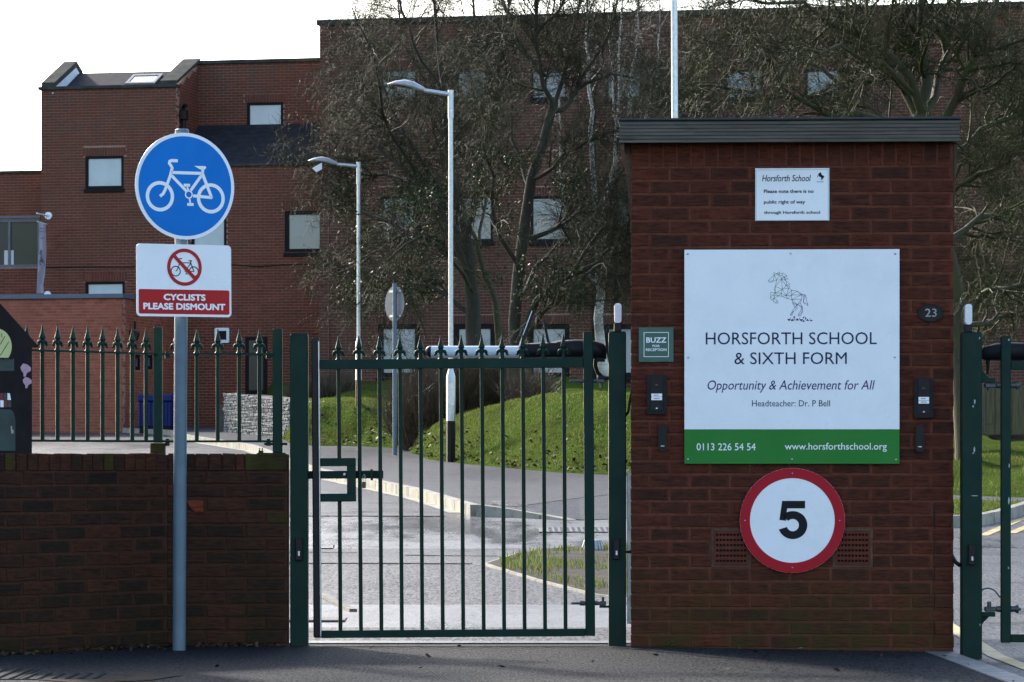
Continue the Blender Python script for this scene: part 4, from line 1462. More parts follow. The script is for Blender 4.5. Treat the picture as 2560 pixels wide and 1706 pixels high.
MB().poly(rrect(a, c, b, d, 0.010), -0.001, None).build('red_panel', RED, rp, MR)
for s_, xa, xb, ya, yb in (('CYCLISTS', 239, 556, 1287, 1336), ('PLEASE DISMOUNT', 87, 706, 1356, 1406)):
    a, b = rq(xa, yb); c, d = rq(xb, ya)
    text(s_, a, c, b, d, -0.002, WHITE2, rp, MR, bold=0.042)
pc = rq(398, 1085)
bike(MB(), 0.354, -0.001, pc[0] + 0.001, pc[1] - 0.0015, 0.8).build('bicycle_symbol', INK, rp, MR)
mb = MB()
mb.ring(*pc, 140 * kz, 114 * kz, -0.0022, 64)
mb.ribbon([(pc[0] - 88 * kz, pc[1] + 88 * kz), (pc[0] + 88 * kz, pc[1] - 88 * kz)], 27 * kz, -0.0026)
mb.build('prohibition_ring', RED, rp, MR)
MB().box(-0.2, 0.2, 0.003, 0.016, 0.06, 0.09).box(-0.2, 0.2, 0.003, 0.016, -0.09, -0.06).build('channel', GALV, rp, MR)


# ================================================================== RAILINGS AND GATES
def finial_mesh():
    mb = MB()
    mb.lathe([(0.019, 0.0), (0.0125, 0.008), (0.0105, 0.018), (0.0115, 0.034), (0.0135, 0.046), (0.0115, 0.053), (0.0145, 0.060), (0.0185, 0.066), (0.0185, 0.069), (0.0120, 0.090), (0.0065, 0.112), (0.0034, 0.130), (0.0030, 0.136)], 8)
    for s in (-1, 1):
        mb.tube([(0.006 * s, 0, 0.040), (0.014 * s, 0, 0.0455), (0.022 * s, 0, 0.043), (0.0265 * s, 0, 0.035), (0.027 * s, 0, 0.027), (0.031 * s, 0, 0.0225), (0.038 * s, 0, 0.0235)], [0.008, 0.010, 0.0105, 0.009, 0.007, 0.0052, 0.0042], 8)
    return mb.mesh('finial', GREEN)


FIN = finial_mesh()


def post_box(name, parent, M, w, d, z0, z1, mat=GREEN, bev=0.005):
    return MB().box(-w / 2, w / 2, -d / 2, d / 2, z0, z1, bev=bev).build(name, mat, parent, M)


def pickets(root, fr, xs_, d, z0, zrail, ztop, r=0.0118):
    me = MB().cyl((0, 0, 0), (0, 0, ztop - z0), r, n=12).mesh('picket', GREEN)
    for x in xs_:
        M = fr.M() @ Matrix.Translation((x, d, z0))
        p = reg(bpy.data.objects.new('picket', me), root, M)
        reg(bpy.data.objects.new('finial', FIN), p, fr.M() @ Matrix.Translation((x, d, ztop)))


RZ1 = WF1.zz(-0.3, 883, 0.11); RZ0 = WF1.zz(-0.3, 888, 0.11)
BZ1 = WF1.zz(-0.3, 1101, 0.11); BZ0 = WF1.zz(-0.3, 1106.5, 0.11)


def flat_rail(fr, root, x0, x1, d, z0, z1, name='rail'):
    return MB().box(x0, x1, d - 0.02, d + 0.02, z0, z1, bev=0.002).build(name, GREEN, root, fr.M())


# straight panel
D1 = 0.105
r1 = empty('railing', WF1.M() @ Matrix.Translation((-0.3, D1, CZ1)), 'green spear-topped railing panel between the two square fence posts', 'railing', 'railings on the boundary wall')
xa, xb = WF1.px(405, D1), WF1.px(684, D1)
flat_rail(WF1, r1, xa, xb, D1, RZ0, RZ1, 'top_rail'); flat_rail(WF1, r1, xa, xb, D1, BZ0, BZ1, 'bottom_rail')
pickets(r1, WF1, [WF1.px(p, D1) for p in (441, 492, 544.5, 598, 648.5)], D1, BZ1, RZ0, RZ1)
mb = MB()
for q in (0.03, xb - xa - 0.03):
    mb.cyl((xa + q, D1, RZ1), (xa + q, D1, RZ1 + 0.008), 0.011, n=8); mb.cyl((xa + q, D1, RZ0 - 0.02), (xa + q, D1, RZ0), 0.014, n=6)
    mb.cyl((xa + q, D1, BZ0 - 0.02), (xa + q, D1, BZ0), 0.014, n=6); mb.cyl((xa + q, D1, BZ1), (xa + q, D1, BZ1 + 0.008), 0.011, n=8)
mb.build('bolt', GREEN, r1, WF1.M())
# splayed panel
r2 = empty('railing', WF2.M() @ Matrix.Translation((-0.8, D1, CZ1)), 'green spear-topped railing panel behind the painted house board', 'railing', 'railings on the boundary wall')
flat_rail(WF2, r2, -1.70, WF2.px(389, D1), D1, RZ0 + 0.0, RZ1 + 0.0, 'top_rail'); flat_rail(WF2, r2, -1.70, WF2.px(389, D1), D1, BZ0, BZ1, 'bottom_rail')
pk = [365, 330.5, 294, 256.5, 219, 182.5, 144, 106, 67]
xs_ = [WF2.px(p, D1) for p in pk]
st = xs_[-2] - xs_[-1]
xs_ += [xs_[-1] - st * (i + 1) for i in range(4)]
pickets(r2, WF2, [x for x in xs_ if x > -1.68], D1, BZ1, RZ0, RZ1)
# fence posts
fp = empty('fence_post', WF1.M() @ Matrix.Translation((WF1.px(395, D1), D1, CZ1)), 'square green railing post on a mossy foot behind the sign post', 'post', 'railing posts')
M = WF1.M() @ Matrix.Translation((WF1.px(395, D1), D1, 0))
post_box('shaft', fp, M, 0.05, 0.05, BZ0 - 0.002, WF1.zz(-0.7, 818, D1))
MB().box(-0.04, 0.04, -0.045, 0.045, CZ1 - 0.02, BZ0 - 0.004, bev=0.006).build('foot', LBM, fp, M)
fp = empty('fence_post', WF1.M() @ Matrix.Translation((WF1.px(694, D1), D1, CZ1)), 'square green railing post with bolted base plate beside the gate post', 'post', 'railing posts')
M = WF1.M() @ Matrix.Translation((WF1.px(694, D1), D1, 0))
post_box('shaft', fp, M, 0.054, 0.054, CZ1 + 0.004, WF1.zz(-0.1, 822, D1))
MB().box(-0.115, 0.045, -0.05, 0.05, CZ1 - 0.008, CZ1 + 0.006, bev=0.002).build('base_plate', GREEN, fp, M)
for q in (-0.100, -0.085):
    MB().cyl((q, -0.03, CZ1 + 0.006), (q, -0.03, CZ1 + 0.018), 0.008, n=6).cyl((q, -0.03, CZ1 + 0.018), (q, -0.03, CZ1 + 0.034), 0.0035, n=6).build('bolt', GREEN, fp, M)
MB().box(-0.075, 0.055, -0.018, 0.018, BZ0 - 0.016, BZ0 - 0.002, bev=0.002).build('bracket', GREEN, fp, M)
MB().box(-0.06, -0.0, -0.018, 0.018, RZ0 - 0.014, RZ0 - 0.001, bev=0.002).build('bracket', GREEN, fp, M)

# painted house-shaped board on the wall
PF = Frame(WF2.x, WF2.y, -46.4)
PD = 0.045
pq = lambda x, y: PF.P(x / 3.565, 720 + y / 3.565, PD)
NIGHT = plain('night_black_paint', (0.010, 0.007, 0.009), 0.5, 0.35, 5, 0.15, 30, spec=0.12, dirt=(0.022, 0.02, 0.026), dirt_amt=0.4)
YEL = plain('pale_yellow_paint', (0.48, 0.50, 0.22), 0.5, 0.08, 6, 0.1, 40)
PINK = plain('pink_paint', (0.42, 0.25, 0.34), 0.5, 0.15, 14, 0.2, 50)
DKG = plain('dark_leaf_paint', (0.014, 0.035, 0.035), 0.45, 0.4, 9, 0.2, 40)
REDP = plain('crimson_paint', (0.16, 0.008, 0.012), 0.5, 0.2, 8, 0.1, 40)
pb = empty('painted_board', PF.M() @ Matrix.Translation((-0.8, PD, CZ1)), 'dark house-shaped painted board standing on the wall at the left edge', 'board')
ex, ez = pq(345, 527); bx_, bz0 = pq(285, 1458)
sl = (pq(0, 140)[1] - ez) / (ex - pq(0, 140)[0])
mid = bx_ - 0.42
apex = ez + sl * (ex - mid)
lw = 2 * mid - ex
MB().poly([(bx_, CZ1 - 0.002), (bx_, ez - 0.004), (ex, ez - 0.004), (ex, ez + 0.004), (mid, apex), (lw, ez + 0.004), (lw, ez - 0.004), (2 * mid - bx_, ez - 0.004), (2 * mid - bx_, CZ1 - 0.002)], PD, PD + 0.018).build('panel', NIGHT, pb, PF.M())
y_ = PD - 0.0015
wx, wz = pq(-28, 520)
rw = pq(103, 520)[0] - wx
wpts = [(wx + rw * math.cos(t), wz + rw * 0.95 * math.sin(t)) for t in np.linspace(R(-40), R(220), 40)]
mb = MB(); mb.poly(wpts, y_, None); mb.build('painted_window', YEL, pb, PF.M())
mb = MB()
for l in ([(0, 505), (42, 432)], [(0, 605), (75, 482)], [(12, 405), (15, 440)], [(-60, 560), (-10, 460)]): mb.ribbon([pq(*l[0]), pq(*l[1])], 0.004, y_ - 0.001)
mb.build('window_bar', NIGHT, pb, PF.M())
mb = MB()
for i in range(26):
    x = -150 + i * 10.5
    hgt = random.uniform(8, 26)
    mb.poly([pq(x - 9, 740), pq(x + 9, 740), pq(x + 10, 650 - hgt * 0.3), pq(x + random.uniform(-6, 6), 645 - hgt), pq(x - 9, 652 - hgt * 0.3)], y_ - 0.0015 - i * 0.00002, None)
mb.build('painted_hedge', DKG, pb, PF.M())
for sc_, ox, oy in ((1.0, 228, 722), (0.86, 242, 835)):
    pts = [(-48, -15), (-22, -48), (15, -38), (46, -12), (44, 18), (10, 38), (-2, 70), (-20, 70), (-22, 40), (-40, 16)]
    MB().poly([pq(ox + a * sc_, oy + b * sc_) for a, b in pts], y_, None).build('painted_flower', PINK, pb, PF.M())
cols = [REDP, DKG, WHITE2]
for rI in range(2):
    for cI in range(4):
        x0_, x1_ = 97 - (cI + 1) * 34 + rI * 3, 97 - cI * 34 + rI * 3
        ya, yb = (938, 1000) if rI == 0 else (1003, 1064)
        MB().poly([pq(x0_ + 2, ya), pq(x1_ - (10 if cI == 0 and rI == 0 else 2), ya + (4 if cI == 0 else 0)), pq(x1_ - 1, yb), pq(x0_ + 2, yb)], y_, None).build('awning_check', (cols[(2 + 2 * cI + (1 if rI == 0 else 0) * 0) % 3] if rI == 0 else cols[(1 + 2 * cI) % 3]), pb, PF.M())
DOORP = plain('dark_door_paint', (0.010, 0.030, 0.030), 0.45, 0.35, 7, 0.2, 40)
MB().poly([pq(-120, 1452), pq(135, 1452), pq(135, 1180), pq(120, 1110), pq(95, 1085), pq(-120, 1075)], y_, None).build('painted_door', DOORP, pb, PF.M())
MB().poly([pq(92, 1232), pq(104, 1232), pq(106, 1262), pq(120, 1272), pq(116, 1300), pq(98, 1298)], y_ - 0.001, None).build('painted_handle', MIDGREY, pb, PF.M())

# ---- pedestrian gate posts
GF = Frame(0.0, 20.13, 0.0)


def gate_post(pc, w, ytop, zbot, label, fr=GF, lamp=False, boxpx=None):
    x = fr.px(pc)
    z1 = fr.zz(x, ytop)
    t = empty('gate_post', fr.M() @ Matrix.Translation((x, 0, zbot)), label, 'gate post', 'green gate posts')
    M = fr.M() @ Matrix.Translation((x, 0, 0))
    post_box('shaft', t, M, w, 0.10, zbot - 0.1, z1, bev=0.006)
    MB().box(-w / 2 + 0.004, w / 2 - 0.004, -0.046, 0.046, z1 - 0.001, z1 + 0.003, bev=0.001).build('cap', GREEN, t, M)
    if boxpx:
        a, b = fr.px(boxpx[0], -0.05) - x, fr.px(boxpx[1], -0.05) - x
        za, zb = fr.zz(x, boxpx[3], -0.05), fr.zz(x, boxpx[2], -0.05)
        s = MB().box(a, b, -0.078, -0.0495, za, zb, bev=0.004).build('photocell', BLACK, t, M)
        MB().box((a + b) / 2 - 0.004, (a + b) / 2 + 0.006, -0.0795, -0.078, za + (zb - za) * 0.22, za + (zb - za) * 0.42).build('photocell_lens', GALV, s, M)
    return t, x, z1


gate_post(748.5, 0.101, 836, 0.0, 'square green gate post at the end of the boundary wall', boxpx=(738.5, 756.5, 1345, 1402))
t, xp, zt = gate_post(1543, 0.098, 831, 0.0, 'square green gate post against the left side of the hut', boxpx=(1532, 1549.5, 1347, 1399))
GF2 = Frame(0.0, 19.86, 0.0)
t2, xp2, zt2 = gate_post(2427.5, 0.112, 833, -0.05, 'square green drive gate post right of the hut with scuffed paint', fr=GF2, boxpx=(2420, 2437.5, 1361, 1413))
N_ = Nodes('clear_lens')
v_ = N_.co('Object', (40, 40, 300))
N_.set((0.85, 0.86, 0.9), 0.25, 0.6)
N_.b.inputs['Transmission Weight'].default_value = 0.15
N_.b.inputs['Subsurface Weight'].default_value = 0.5
N_.b.inputs['Subsurface Radius'].default_value = (0.03, 0.03, 0.03)
N_.bump(N_.noise(v_, 1.0, 1), 0.6, 0.004)
LENS = N_.m


def beacon(fr, p, y0, ym, y1, label):
    x = fr.px(p)
    za, zm, zb = fr.zz(x, y1), fr.zz(x, ym), fr.zz(x, y0)
    t = empty('beacon', fr.M() @ Matrix.Translation((x, 0, za)), label, 'beacon', 'beacons on the gate posts')
    M = fr.M() @ Matrix.Translation((x, 0, 0))
    MB().box(-0.021, 0.021, -0.03, 0.03, za + 0.0045, zm, bev=0.003).build('base', BLACK, t, M)
    mb = MB()
    h = zb - zm
    pts = rrect(-0.019, 0.019, zm, zb, 0.016)
    mb.poly(pts, -0.032, 0.032)
    for i in range(9):
        z = zm + h * (0.14 + 0.09 * i)
        mb.box(-0.0205, 0.0205, -0.034, 0.034, z, z + h * 0.03)
    mb.build('lens', LENS, t, M)


beacon(GF, 1544.5, 759, 808, 831, 'clear ribbed beacon on the gate post left of the hut')
beacon(GF2, 2420, 761, 812, 833, 'clear ribbed beacon on the gate post right of the hut')

# ---- the pedestrian gate: the leaf leans a little
gx0, gx1 = GF.px(783), GF.px(1488)
GM = Matrix.Translation(GF.pt((gx0 + gx1) / 2, 0, 0)) @ Matrix.Rotation(R(-0.42), 4, 'Y')
xm = (gx0 + gx1) / 2
gz = lambda py: GF.zz(0, py)
gate = empty('pedestrian_gate', GM, 'closed green pedestrian gate with twelve spear-topped bars', 'gate')
lx = lambda p: GF.px(p) - xm
zt_, zb_ = gz(845), gz(1592.5)
tr1, tr0 = gz(897.5), gz(922)
br1, br0 = gz(1574), gz(1593)
sR0, sR1 = lx(1463.5), lx(1488)
sL0, sL1 = lx(785), lx(804)
MB().box(sR0, sR1, -0.025, 0.025, zb_, gz(832), bev=0.004).build('stile', GREEN, gate, GM)
MB().box(sL0 + 0.002, sL1, -0.015, 0.025, zb_, gz(842), bev=0.004).build('stile', GREEN, gate, GM)
MB().box(sL0, sL0 + 0.036, -0.055, -0.0155, zb_ + 0.005, gz(847), bev=0.006).build('safety_edge', RUBBER, gate, GM)
MB().box(sL0 + 0.038, sL0 + 0.043, -0.042, -0.0155, zb_ + 0.01, gz(852)).build('edge_carrier', GALV, gate, GM)
MB().box(sL1 + 0.0005, sR0 - 0.0005, -0.022, 0.022, tr0, tr1, bev=0.003).build('top_rail', GREEN, gate, GM)
MB().box(sL1 + 0.0005, sR0 - 0.0005, -0.022, 0.022, br0, br1, bev=0.003).build('bottom_rail', GREEN, gate, GM)
lz1, lz0 = gz(1143.5), gz(1252.5)
barsx = [lx(851.5 + 51.15 * i) for i in range(12)]
fullbar = MB().cyl((0, 0, br1 - 0.002), (0, 0, tr0 + 0.002), 0.0117, n=12).mesh('bar', GREEN)
for i, x in enumerate(barsx):
    if i == 0:
        b_ = MB().cyl((x, 0, br1 - 0.002), (x, 0, lz0 + 0.002), 0.0117, n=12).build('bar', GREEN, gate, GM)
        b_ = MB().cyl((x, 0, lz1 - 0.002), (x, 0, tr0 + 0.002), 0.0117, n=12).build('bar', GREEN, gate, GM)
    else:
        b_ = reg(bpy.data.objects.new('bar', fullbar), gate, GM @ Matrix.Translation((x, 0, 0)))
    reg(bpy.data.objects.new('finial', FIN), b_, GM @ Matrix.Translation((x, 0, tr1 - 0.001)))
lxa, lxb = sL1 + 0.0005, lx(893)
th = 0.045
lb = MB()
lb.box(lxa, lxb, -0.026, 0.026, lz1 - 0.046, lz1, bev=0.004); lb.box(lxa, lxb, -0.026, 0.026, lz0, lz0 + 0.046, bev=0.004)
lb.box(lxb - 0.05, lxb - 0.0005, -0.0255, 0.0255, lz0 + 0.045, lz1 - 0.045)
lb.build('lock_frame', GREEN, gate, GM)
MB().box(lx(770), lx(961), 0.028, 0.040, gz(1195), gz(1175.5), bev=0.002).build('slide_bolt', GREEN, gate, GM)
MB().box(lx(930), lx(935), -0.03, 0.05, gz(1200), gz(1172)).build('bolt_guide', GREEN, gate, GM)
MB().lathe([(0.007, 0), (0.007, 0.012)], 10).build('bolt_stud', GALV, gate, GM @ Matrix.Translation((lx(864), 0.028, gz(1184))) @ Matrix.Rotation(R(90), 4, 'X'))
MB().tube([(lx(804), 0.0, gz(1369.5)), (lx(833), 0.0, gz(1369.5)), (lx(836.5), 0, gz(1367)), (lx(836.5), 0.0, gz(1360))], 0.0035, 8).build('hook', BLACK, gate, GM)
# hinges: adjustable eye bolts on the right
for nm, py, dn in (('upper', 955.5, 1), ('lower', 1511, -1)):
    z = gz(py)
    mb = MB()
    mb.cyl((lx(1429), 0, z), (lx(1515), 0, z), 0.0075, n=10)
    mb.cyl((lx(1450), 0, z), (lx(1463), 0, z), 0.014, n=6); mb.cyl((lx(1488.5), 0, z), (lx(1497), 0, z), 0.013, n=6)
    mb.box(lx(1497), lx(1516), -0.016, 0.016, z - 0.012, z + 0.012, bev=0.004)
    mb.cyl((lx(1508), 0, z - 0.035 if dn > 0 else z), (lx(1508), 0, z if dn > 0 else z + 0.035), 0.008, n=10)
    h = mb.build('hinge', STEELDULL, gate, GM)
    zz_ = z + 0.013 * dn if dn > 0 else z - 0.026
    MB().box(lx(1499), lx(1524), -0.02, 0.02, zz_, zz_ + 0.013, bev=0.002).build('hinge_bracket', GREEN, h, GM)
pad = empty('padlock', Matrix.Translation(GF.pt(GF.px(909.5), 0.03, gz(1221))), 'small brass padlock hanging from the slide bolt of the gate', 'padlock')
PM = Matrix.Translation(GF.pt(GF.px(909.5), 0.034, gz(1221)))
BRASS = plain('tarnished_brass', (0.10, 0.07, 0.045), 0.4, 0.3, 30, 0.1, 90, metal=0.6)
MB().box(-0.011, 0.011, -0.02, 0.0, 0.0, 0.036, bev=0.003).build('body', BRASS, pad, PM)
MB().tube([(-0.006, -0.01, 0.034), (-0.006, -0.01, 0.068), (-0.003, -0.01, 0.077), (0.003, -0.01, 0.077), (0.006, -0.01, 0.068), (0.006, -0.01, 0.034)], 0.0028, 8).build('shackle', GALV, pad, PM)

# ---- ram operator behind the top of the gate
AF = Frame(0.0, 20.26, 0.0)
ag = lambda p, py: AF.P(p, py)
op = empty('gate_operator', AF.M() @ Matrix.Translation((AF.px(1400), 0, AF.zz(0, 899))), 'white and black electric ram fixed behind the top of the pedestrian gate', 'gate motor')


def capsule(x0, x1, zc, r, n=20, sq=0.8):
    """a tube along x with a squared-off section"""
    pts = []
    for i in range(n):
        a = 2 * math.pi * i / n
        c, s = math.cos(a), math.sin(a)
        pts.append((math.copysign(abs(c) ** sq, c) * r, math.copysign(abs(s) ** sq, s) * r))
    return pts


def xloft(mb, secs, n=20, sq=0.75):
    """secs: (x, zc, ry, rz)"""
    vs, fs = [], []
    for x, zc, ry, rz_ in secs:
        for i in range(n):
            a = 2 * math.pi * i / n
            c, s = math.cos(a), math.sin(a)
            vs.append((x, math.copysign(abs(c) ** sq, c) * ry, zc + math.copysign(abs(s) ** sq, s) * rz_))
    for k in range(len(secs) - 1):
        for i in range(n):
            j = (i + 1) % n
            fs.append((k * n + i, k * n + j, (k + 1) * n + j, (k + 1) * n + i))
    mb.add(vs, fs, True)
    mb.add(vs[:n], [tuple(range(n))[::-1]]); mb.add(vs[-n:], [tuple(range(n))])
    return mb


px_ = lambda p: AF.px(p)
zc = AF.zz(0, 880)
xloft(MB(), [(px_(1077), zc, 0.034, 0.0335), (px_(1299), zc, 0.034, 0.0335)]).build('tube', ALUPOW, op, AF.M())
xloft(MB(), [(px_(1064), zc, 0.012, 0.014), (px_(1067), zc, 0.024, 0.025), (px_(1072), zc, 0.033, 0.033), (px_(1077.5), zc, 0.035, 0.035)]).build('end_cap', BLACK, op, AF.M())
zm_ = AF.zz(0, 873)
xloft(MB(), [(px_(1298), zc, 0.036, 0.036), (px_(1306), AF.zz(0, 878), 0.042, 0.041), (px_(1390), AF.zz(0, 875), 0.045, 0.046), (px_(1393), AF.zz(0, 874), 0.046, 0.049), (px_(1440), AF.zz(0, 872.5), 0.05, 0.053), (px_(1480), AF.zz(0, 874), 0.05, 0.053), (px_(1508), AF.zz(0, 879), 0.045, 0.045), (px_(1516), AF.zz(0, 883), 0.036, 0.035)]).build('motor_housing', CHAR, op, AF.M())
MB().box(px_(1490), px_(1512), -0.03, 0.03, AF.zz(0, 905), AF.zz(0, 893)).box(px_(1500), px_(1540), -0.1, 0.0, AF.zz(0, 951), AF.zz(0, 944)).build('bracket', GREEN, op, AF.M())
MB().tube([(px_(1490), 0.0, AF.zz(0, 895)), (px_(1488), 0.0, AF.zz(0, 915)), (px_(1494), 0.0, AF.zz(0, 932)), (px_(1505), 0, AF.zz(0, 943)), (px_(1525), -0.04, AF.zz(0, 948))], 0.012, 8).build('conduit', BLACK, op, AF.M())
lv = MB()
a, b = Vector((px_(1302), 0.0, AF.zz(0, 868))), Vector((px_(1334), 0.0, AF.zz(0, 779)))
d_ = (b - a).normalized(); n_ = Vector((-d_.z, 0, d_.x)) * 0.010
vs = [a - n_, a + n_, b + n_ * 0.7, b - n_ * 0.7]
lv.add([(v.x, -0.02, v.z) for v in vs] + [(v.x, 0.02, v.z) for v in vs], [(0, 1, 2, 3), (7, 6, 5, 4), (0, 4, 5, 1), (1, 5, 6, 2), (2, 6, 7, 3), (3, 7, 4, 0)])
fl_ = lv.build('release_flap', BLACK, op, AF.M())
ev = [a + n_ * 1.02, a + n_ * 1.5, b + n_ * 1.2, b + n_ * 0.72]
MB().add([(v.x, -0.021, v.z) for v in ev] + [(v.x, 0.019, v.z) for v in ev], [(0, 1, 2, 3), (7, 6, 5, 4), (0, 4, 5, 1), (1, 5, 6, 2), (2, 6, 7, 3), (3, 7, 4, 0)]).build('flap_highlight', ALUPOW, fl_, AF.M())  # highlight on the glossy black flap, put in as a pale strip along its edge
lv = MB()
a, b = Vector((px_(1371), 0.0, AF.zz(0, 857))), Vector((px_(1360), 0.0, AF.zz(0, 803)))
d_ = (b - a).normalized(); n_ = Vector((-d_.z, 0, d_.x)) * 0.008
vs = [a - n_, a + n_, b + n_ * 0.8, b - n_ * 0.8]
lv.add([(v.x, -0.01, v.z) for v in vs] + [(v.x, 0.01, v.z) for v in vs], [(0, 1, 2, 3), (7, 6, 5, 4), (0, 4, 5, 1), (1, 5, 6, 2), (2, 6, 7, 3), (3, 7, 4, 0)])
lv.build('release_key', CHAR, op, AF.M())

# ---- the drive gate at the right edge
G2 = empty('drive_gate', GF2.M() @ Matrix.Translation((GF2.px(2514), 0, 0)), 'end of the green drive gate hung at the right edge of the picture', 'gate')
g2z = lambda py: GF2.zz(0, py)
e0, e1 = GF2.px(2502), GF2.px(2526)
fx = e1 + 1.55
MB().box(e0, e1, -0.025, 0.025, g2z(1607), g2z(840), bev=0.004).build('stile', GREEN, G2, GF2.M())
MB().box(e1 + 0.0005, fx, -0.022, 0.022, g2z(926), g2z(903), bev=0.003).build('top_rail', GREEN, G2, GF2.M())
MB().box(e1 + 0.0005, fx, -0.022, 0.022, g2z(1606), g2z(1586), bev=0.003).build('bottom_rail', GREEN, G2, GF2.M())
MB().box(fx + 0.0005, fx + 0.05, -0.025, 0.025, g2z(1607), g2z(840), bev=0.004).build('stile', GREEN, G2, GF2.M())
me = MB().cyl((0, 0, g2z(1587)), (0, 0, g2z(925)), 0.0117, n=10).mesh('bar', GREEN)
for i in range(12):
    x = e1 + 0.118 * (i + 1)
    b_ = reg(bpy.data.objects.new('bar', me), G2, GF2.M() @ Matrix.Translation((x, 0, 0)))
    reg(bpy.data.objects.new('finial', FIN), b_, GF2.M() @ Matrix.Translation((x, 0, g2z(903))))
gp = lambda p: GF2.px(p)
for py, dn in ((964, 1), (1523, -1)):
    z = g2z(py)
    mb = MB()
    mb.cyl((gp(2466), 0, z), (gp(2552), 0, z), 0.008, n=10)
    mb.cyl((gp(2491), 0, z), (gp(2501), 0, z), 0.018, n=6); mb.cyl((gp(2526.5), 0, z), (gp(2540), 0, z), 0.018, n=6); mb.cyl((gp(2540), 0, z), (gp(2546), 0, z), 0.024, n=6)
    mb.box(gp(2461), gp(2490), -0.018, 0.018, z - 0.014, z + 0.014, bev=0.005)
    mb.cyl((gp(2473), 0, z - 0.03 if dn > 0 else z), (gp(2473), 0, z if dn > 0 else z + 0.042), 0.012, n=10)
    h = mb.build('hinge', STEELDULL, G2, GF2.M())
    zz_ = z + 0.016 if dn > 0 else z - 0.042
    MB().box(gp(2453), gp(2487), -0.025, 0.025, zz_, zz_ + 0.026, bev=0.003).build('hinge_bracket', GREEN, h, GF2.M())
    s_ = 1 if dn > 0 else -1
    zq = zz_ + (0.027 if dn > 0 else -0.001)
    MB().poly([(gp(2453), zq), (gp(2472), zq), (gp(2453), zq + 0.045 * s_)], -0.006, 0.006).build('gusset', GREEN, h, GF2.M())
cable('cable', [W(2448, 1482, 19.9), W(2458, 1474, 19.9), W(2470, 1471, 19.9), W(2486, 1477, 19.9), W(2500, 1494, 19.88)], 0.0045, GREYPOLE, 'grey cable arching from the drive gate post to the drive gate')
AF2 = Frame(0.0, 20.02, 0.0)
op2 = empty('gate_operator', AF2.M() @ Matrix.Translation((AF2.px(2500), 0, AF2.zz(0, 905))), 'dark electric ram with pale top behind the drive gate at the right edge', 'gate motor')
a2 = lambda p: AF2.px(p)
xloft(MB(), [(a2(2453), AF2.zz(0, 886), 0.034, 0.026), (a2(2460), AF2.zz(0, 884), 0.042, 0.038), (a2(2492), AF2.zz(0, 881), 0.05, 0.050), (a2(2525), AF2.zz(0, 880), 0.05, 0.053), (a2(2640), AF2.zz(0, 881), 0.046, 0.049)]).build('motor_housing', CHAR, op2, AF2.M())
xloft(MB(), [(a2(2641), AF2.zz(0, 882), 0.036, 0.037), (a2(2860), AF2.zz(0, 882), 0.036, 0.037)]).build('tube', ALUPOW, op2, AF2.M())
MB().tube([(a2(2470), 0, AF2.zz(0, 902)), (a2(2470), -0.01, AF2.zz(0, 920)), (a2(2467), -0.02, AF2.zz(0, 936))], [0.013, 0.010, 0.006], 8).build('conduit', BLACK, op2, AF2.M())

# kerb stones of the drive mouth, yellow lines
kd = empty('drive_kerb', TR(2.5, 19.0, -0.03), 'flush concrete kerb at the corner of the pavement by the drive', kind='structure')
line = [(2.30, 20.2), (2.335, 19.0), (2.36, 18.0), (2.40, 16.9), (2.45, 15.5), (2.5, 13.0)]
for i in range(len(line) - 1):
    (xa, ya), (xb, yb) = line[i], line[i + 1]
    vs = []
    for z in (-0.15, 0.006):
        for q, yy in ((xa, ya - 0.006), (xa + 0.15, ya - 0.006), (xb + 0.15, yb + 0.006), (xb, yb + 0.006)): vs.append((q, yy, zp(q) + z))
    MB().add(vs, [(3, 2, 1, 0), (4, 7, 6, 5), (0, 1, 5, 4), (1, 2, 6, 5), (2, 3, 7, 6), (3, 0, 4, 7)]).build('kerb_stone', plain('worn_kerb', (0.12, 0.125, 0.13), 0.5, 0.3, 5, 0.5, 60) if i == 0 else bpy.data.materials['worn_kerb'], kd)
YELLOW = plain('worn_yellow_paint', (0.45, 0.33, 0.12), 0.5, 0.2, 3, 0.4, 70, dirt=(0.10, 0.09, 0.07), dirt_amt=0.9)


def stripe(pts, w, label, off=0.005):
    mb = MB()
    for i in range(len(pts) - 1):
        a, b = Vector(pts[i]), Vector(pts[i + 1])
        mb.add([(a.x - w / 2, a.y, zd(0, a.y) + off), (a.x + w / 2, a.y, zd(0, a.y) + off), (b.x + w / 2, b.y, zd(0, b.y) + off), (b.x - w / 2, b.y, zd(0, b.y) + off)], [(0, 1, 2, 3)])
    return tag(mb.build('yellow_line', YELLOW), label, kind='structure')


stripe([(2.80, 12), (2.74, 18), (2.72, 20.0), (2.72, 22), (2.74, 24.0), (2.9, 28.6)], 0.10, 'worn yellow line along the drive beside the hut')
stripe([(4.42, 33.4), (4.8, 35.0), (5.25, 36.9), (6.2, 40.0)], 0.10, 'outer yellow line curving round the drive')
stripe([(4.75, 33.9), (5.1, 35.3), (5.55, 37.1), (6.5, 40.2)], 0.10, 'inner yellow line curving round the drive')
sheet('verge', [(2.9, 38.6), (3.6, 36.6), (4.35, 35.2), (4.95, 36.7), (5.7, 39.5), (5.0, 40.1), (4.1, 39.6)], G['turf'], 0.10, label='strip of grass inside the drive kerb')
n = 3500
X = rng.uniform(3.0, 5.7, n); Y = rng.uniform(35.2, 40.0, n)
ok = (Y > np.interp(X, [2.9, 3.6, 4.35, 4.95, 5.7], [38.6, 36.6, 35.3, 36.8, 39.6])) & (Y < np.interp(X, [2.9, 4.1, 5.0, 5.7], [38.6, 39.6, 40.1, 39.5]))
X, Y = X[ok], Y[ok]
blades('verge_grass', X, Y, 0.025 * (Y - 20) + 0.10, 0.02, 0.06, 0.006, G['blade'], 'short grass on the strip inside the drive kerb')
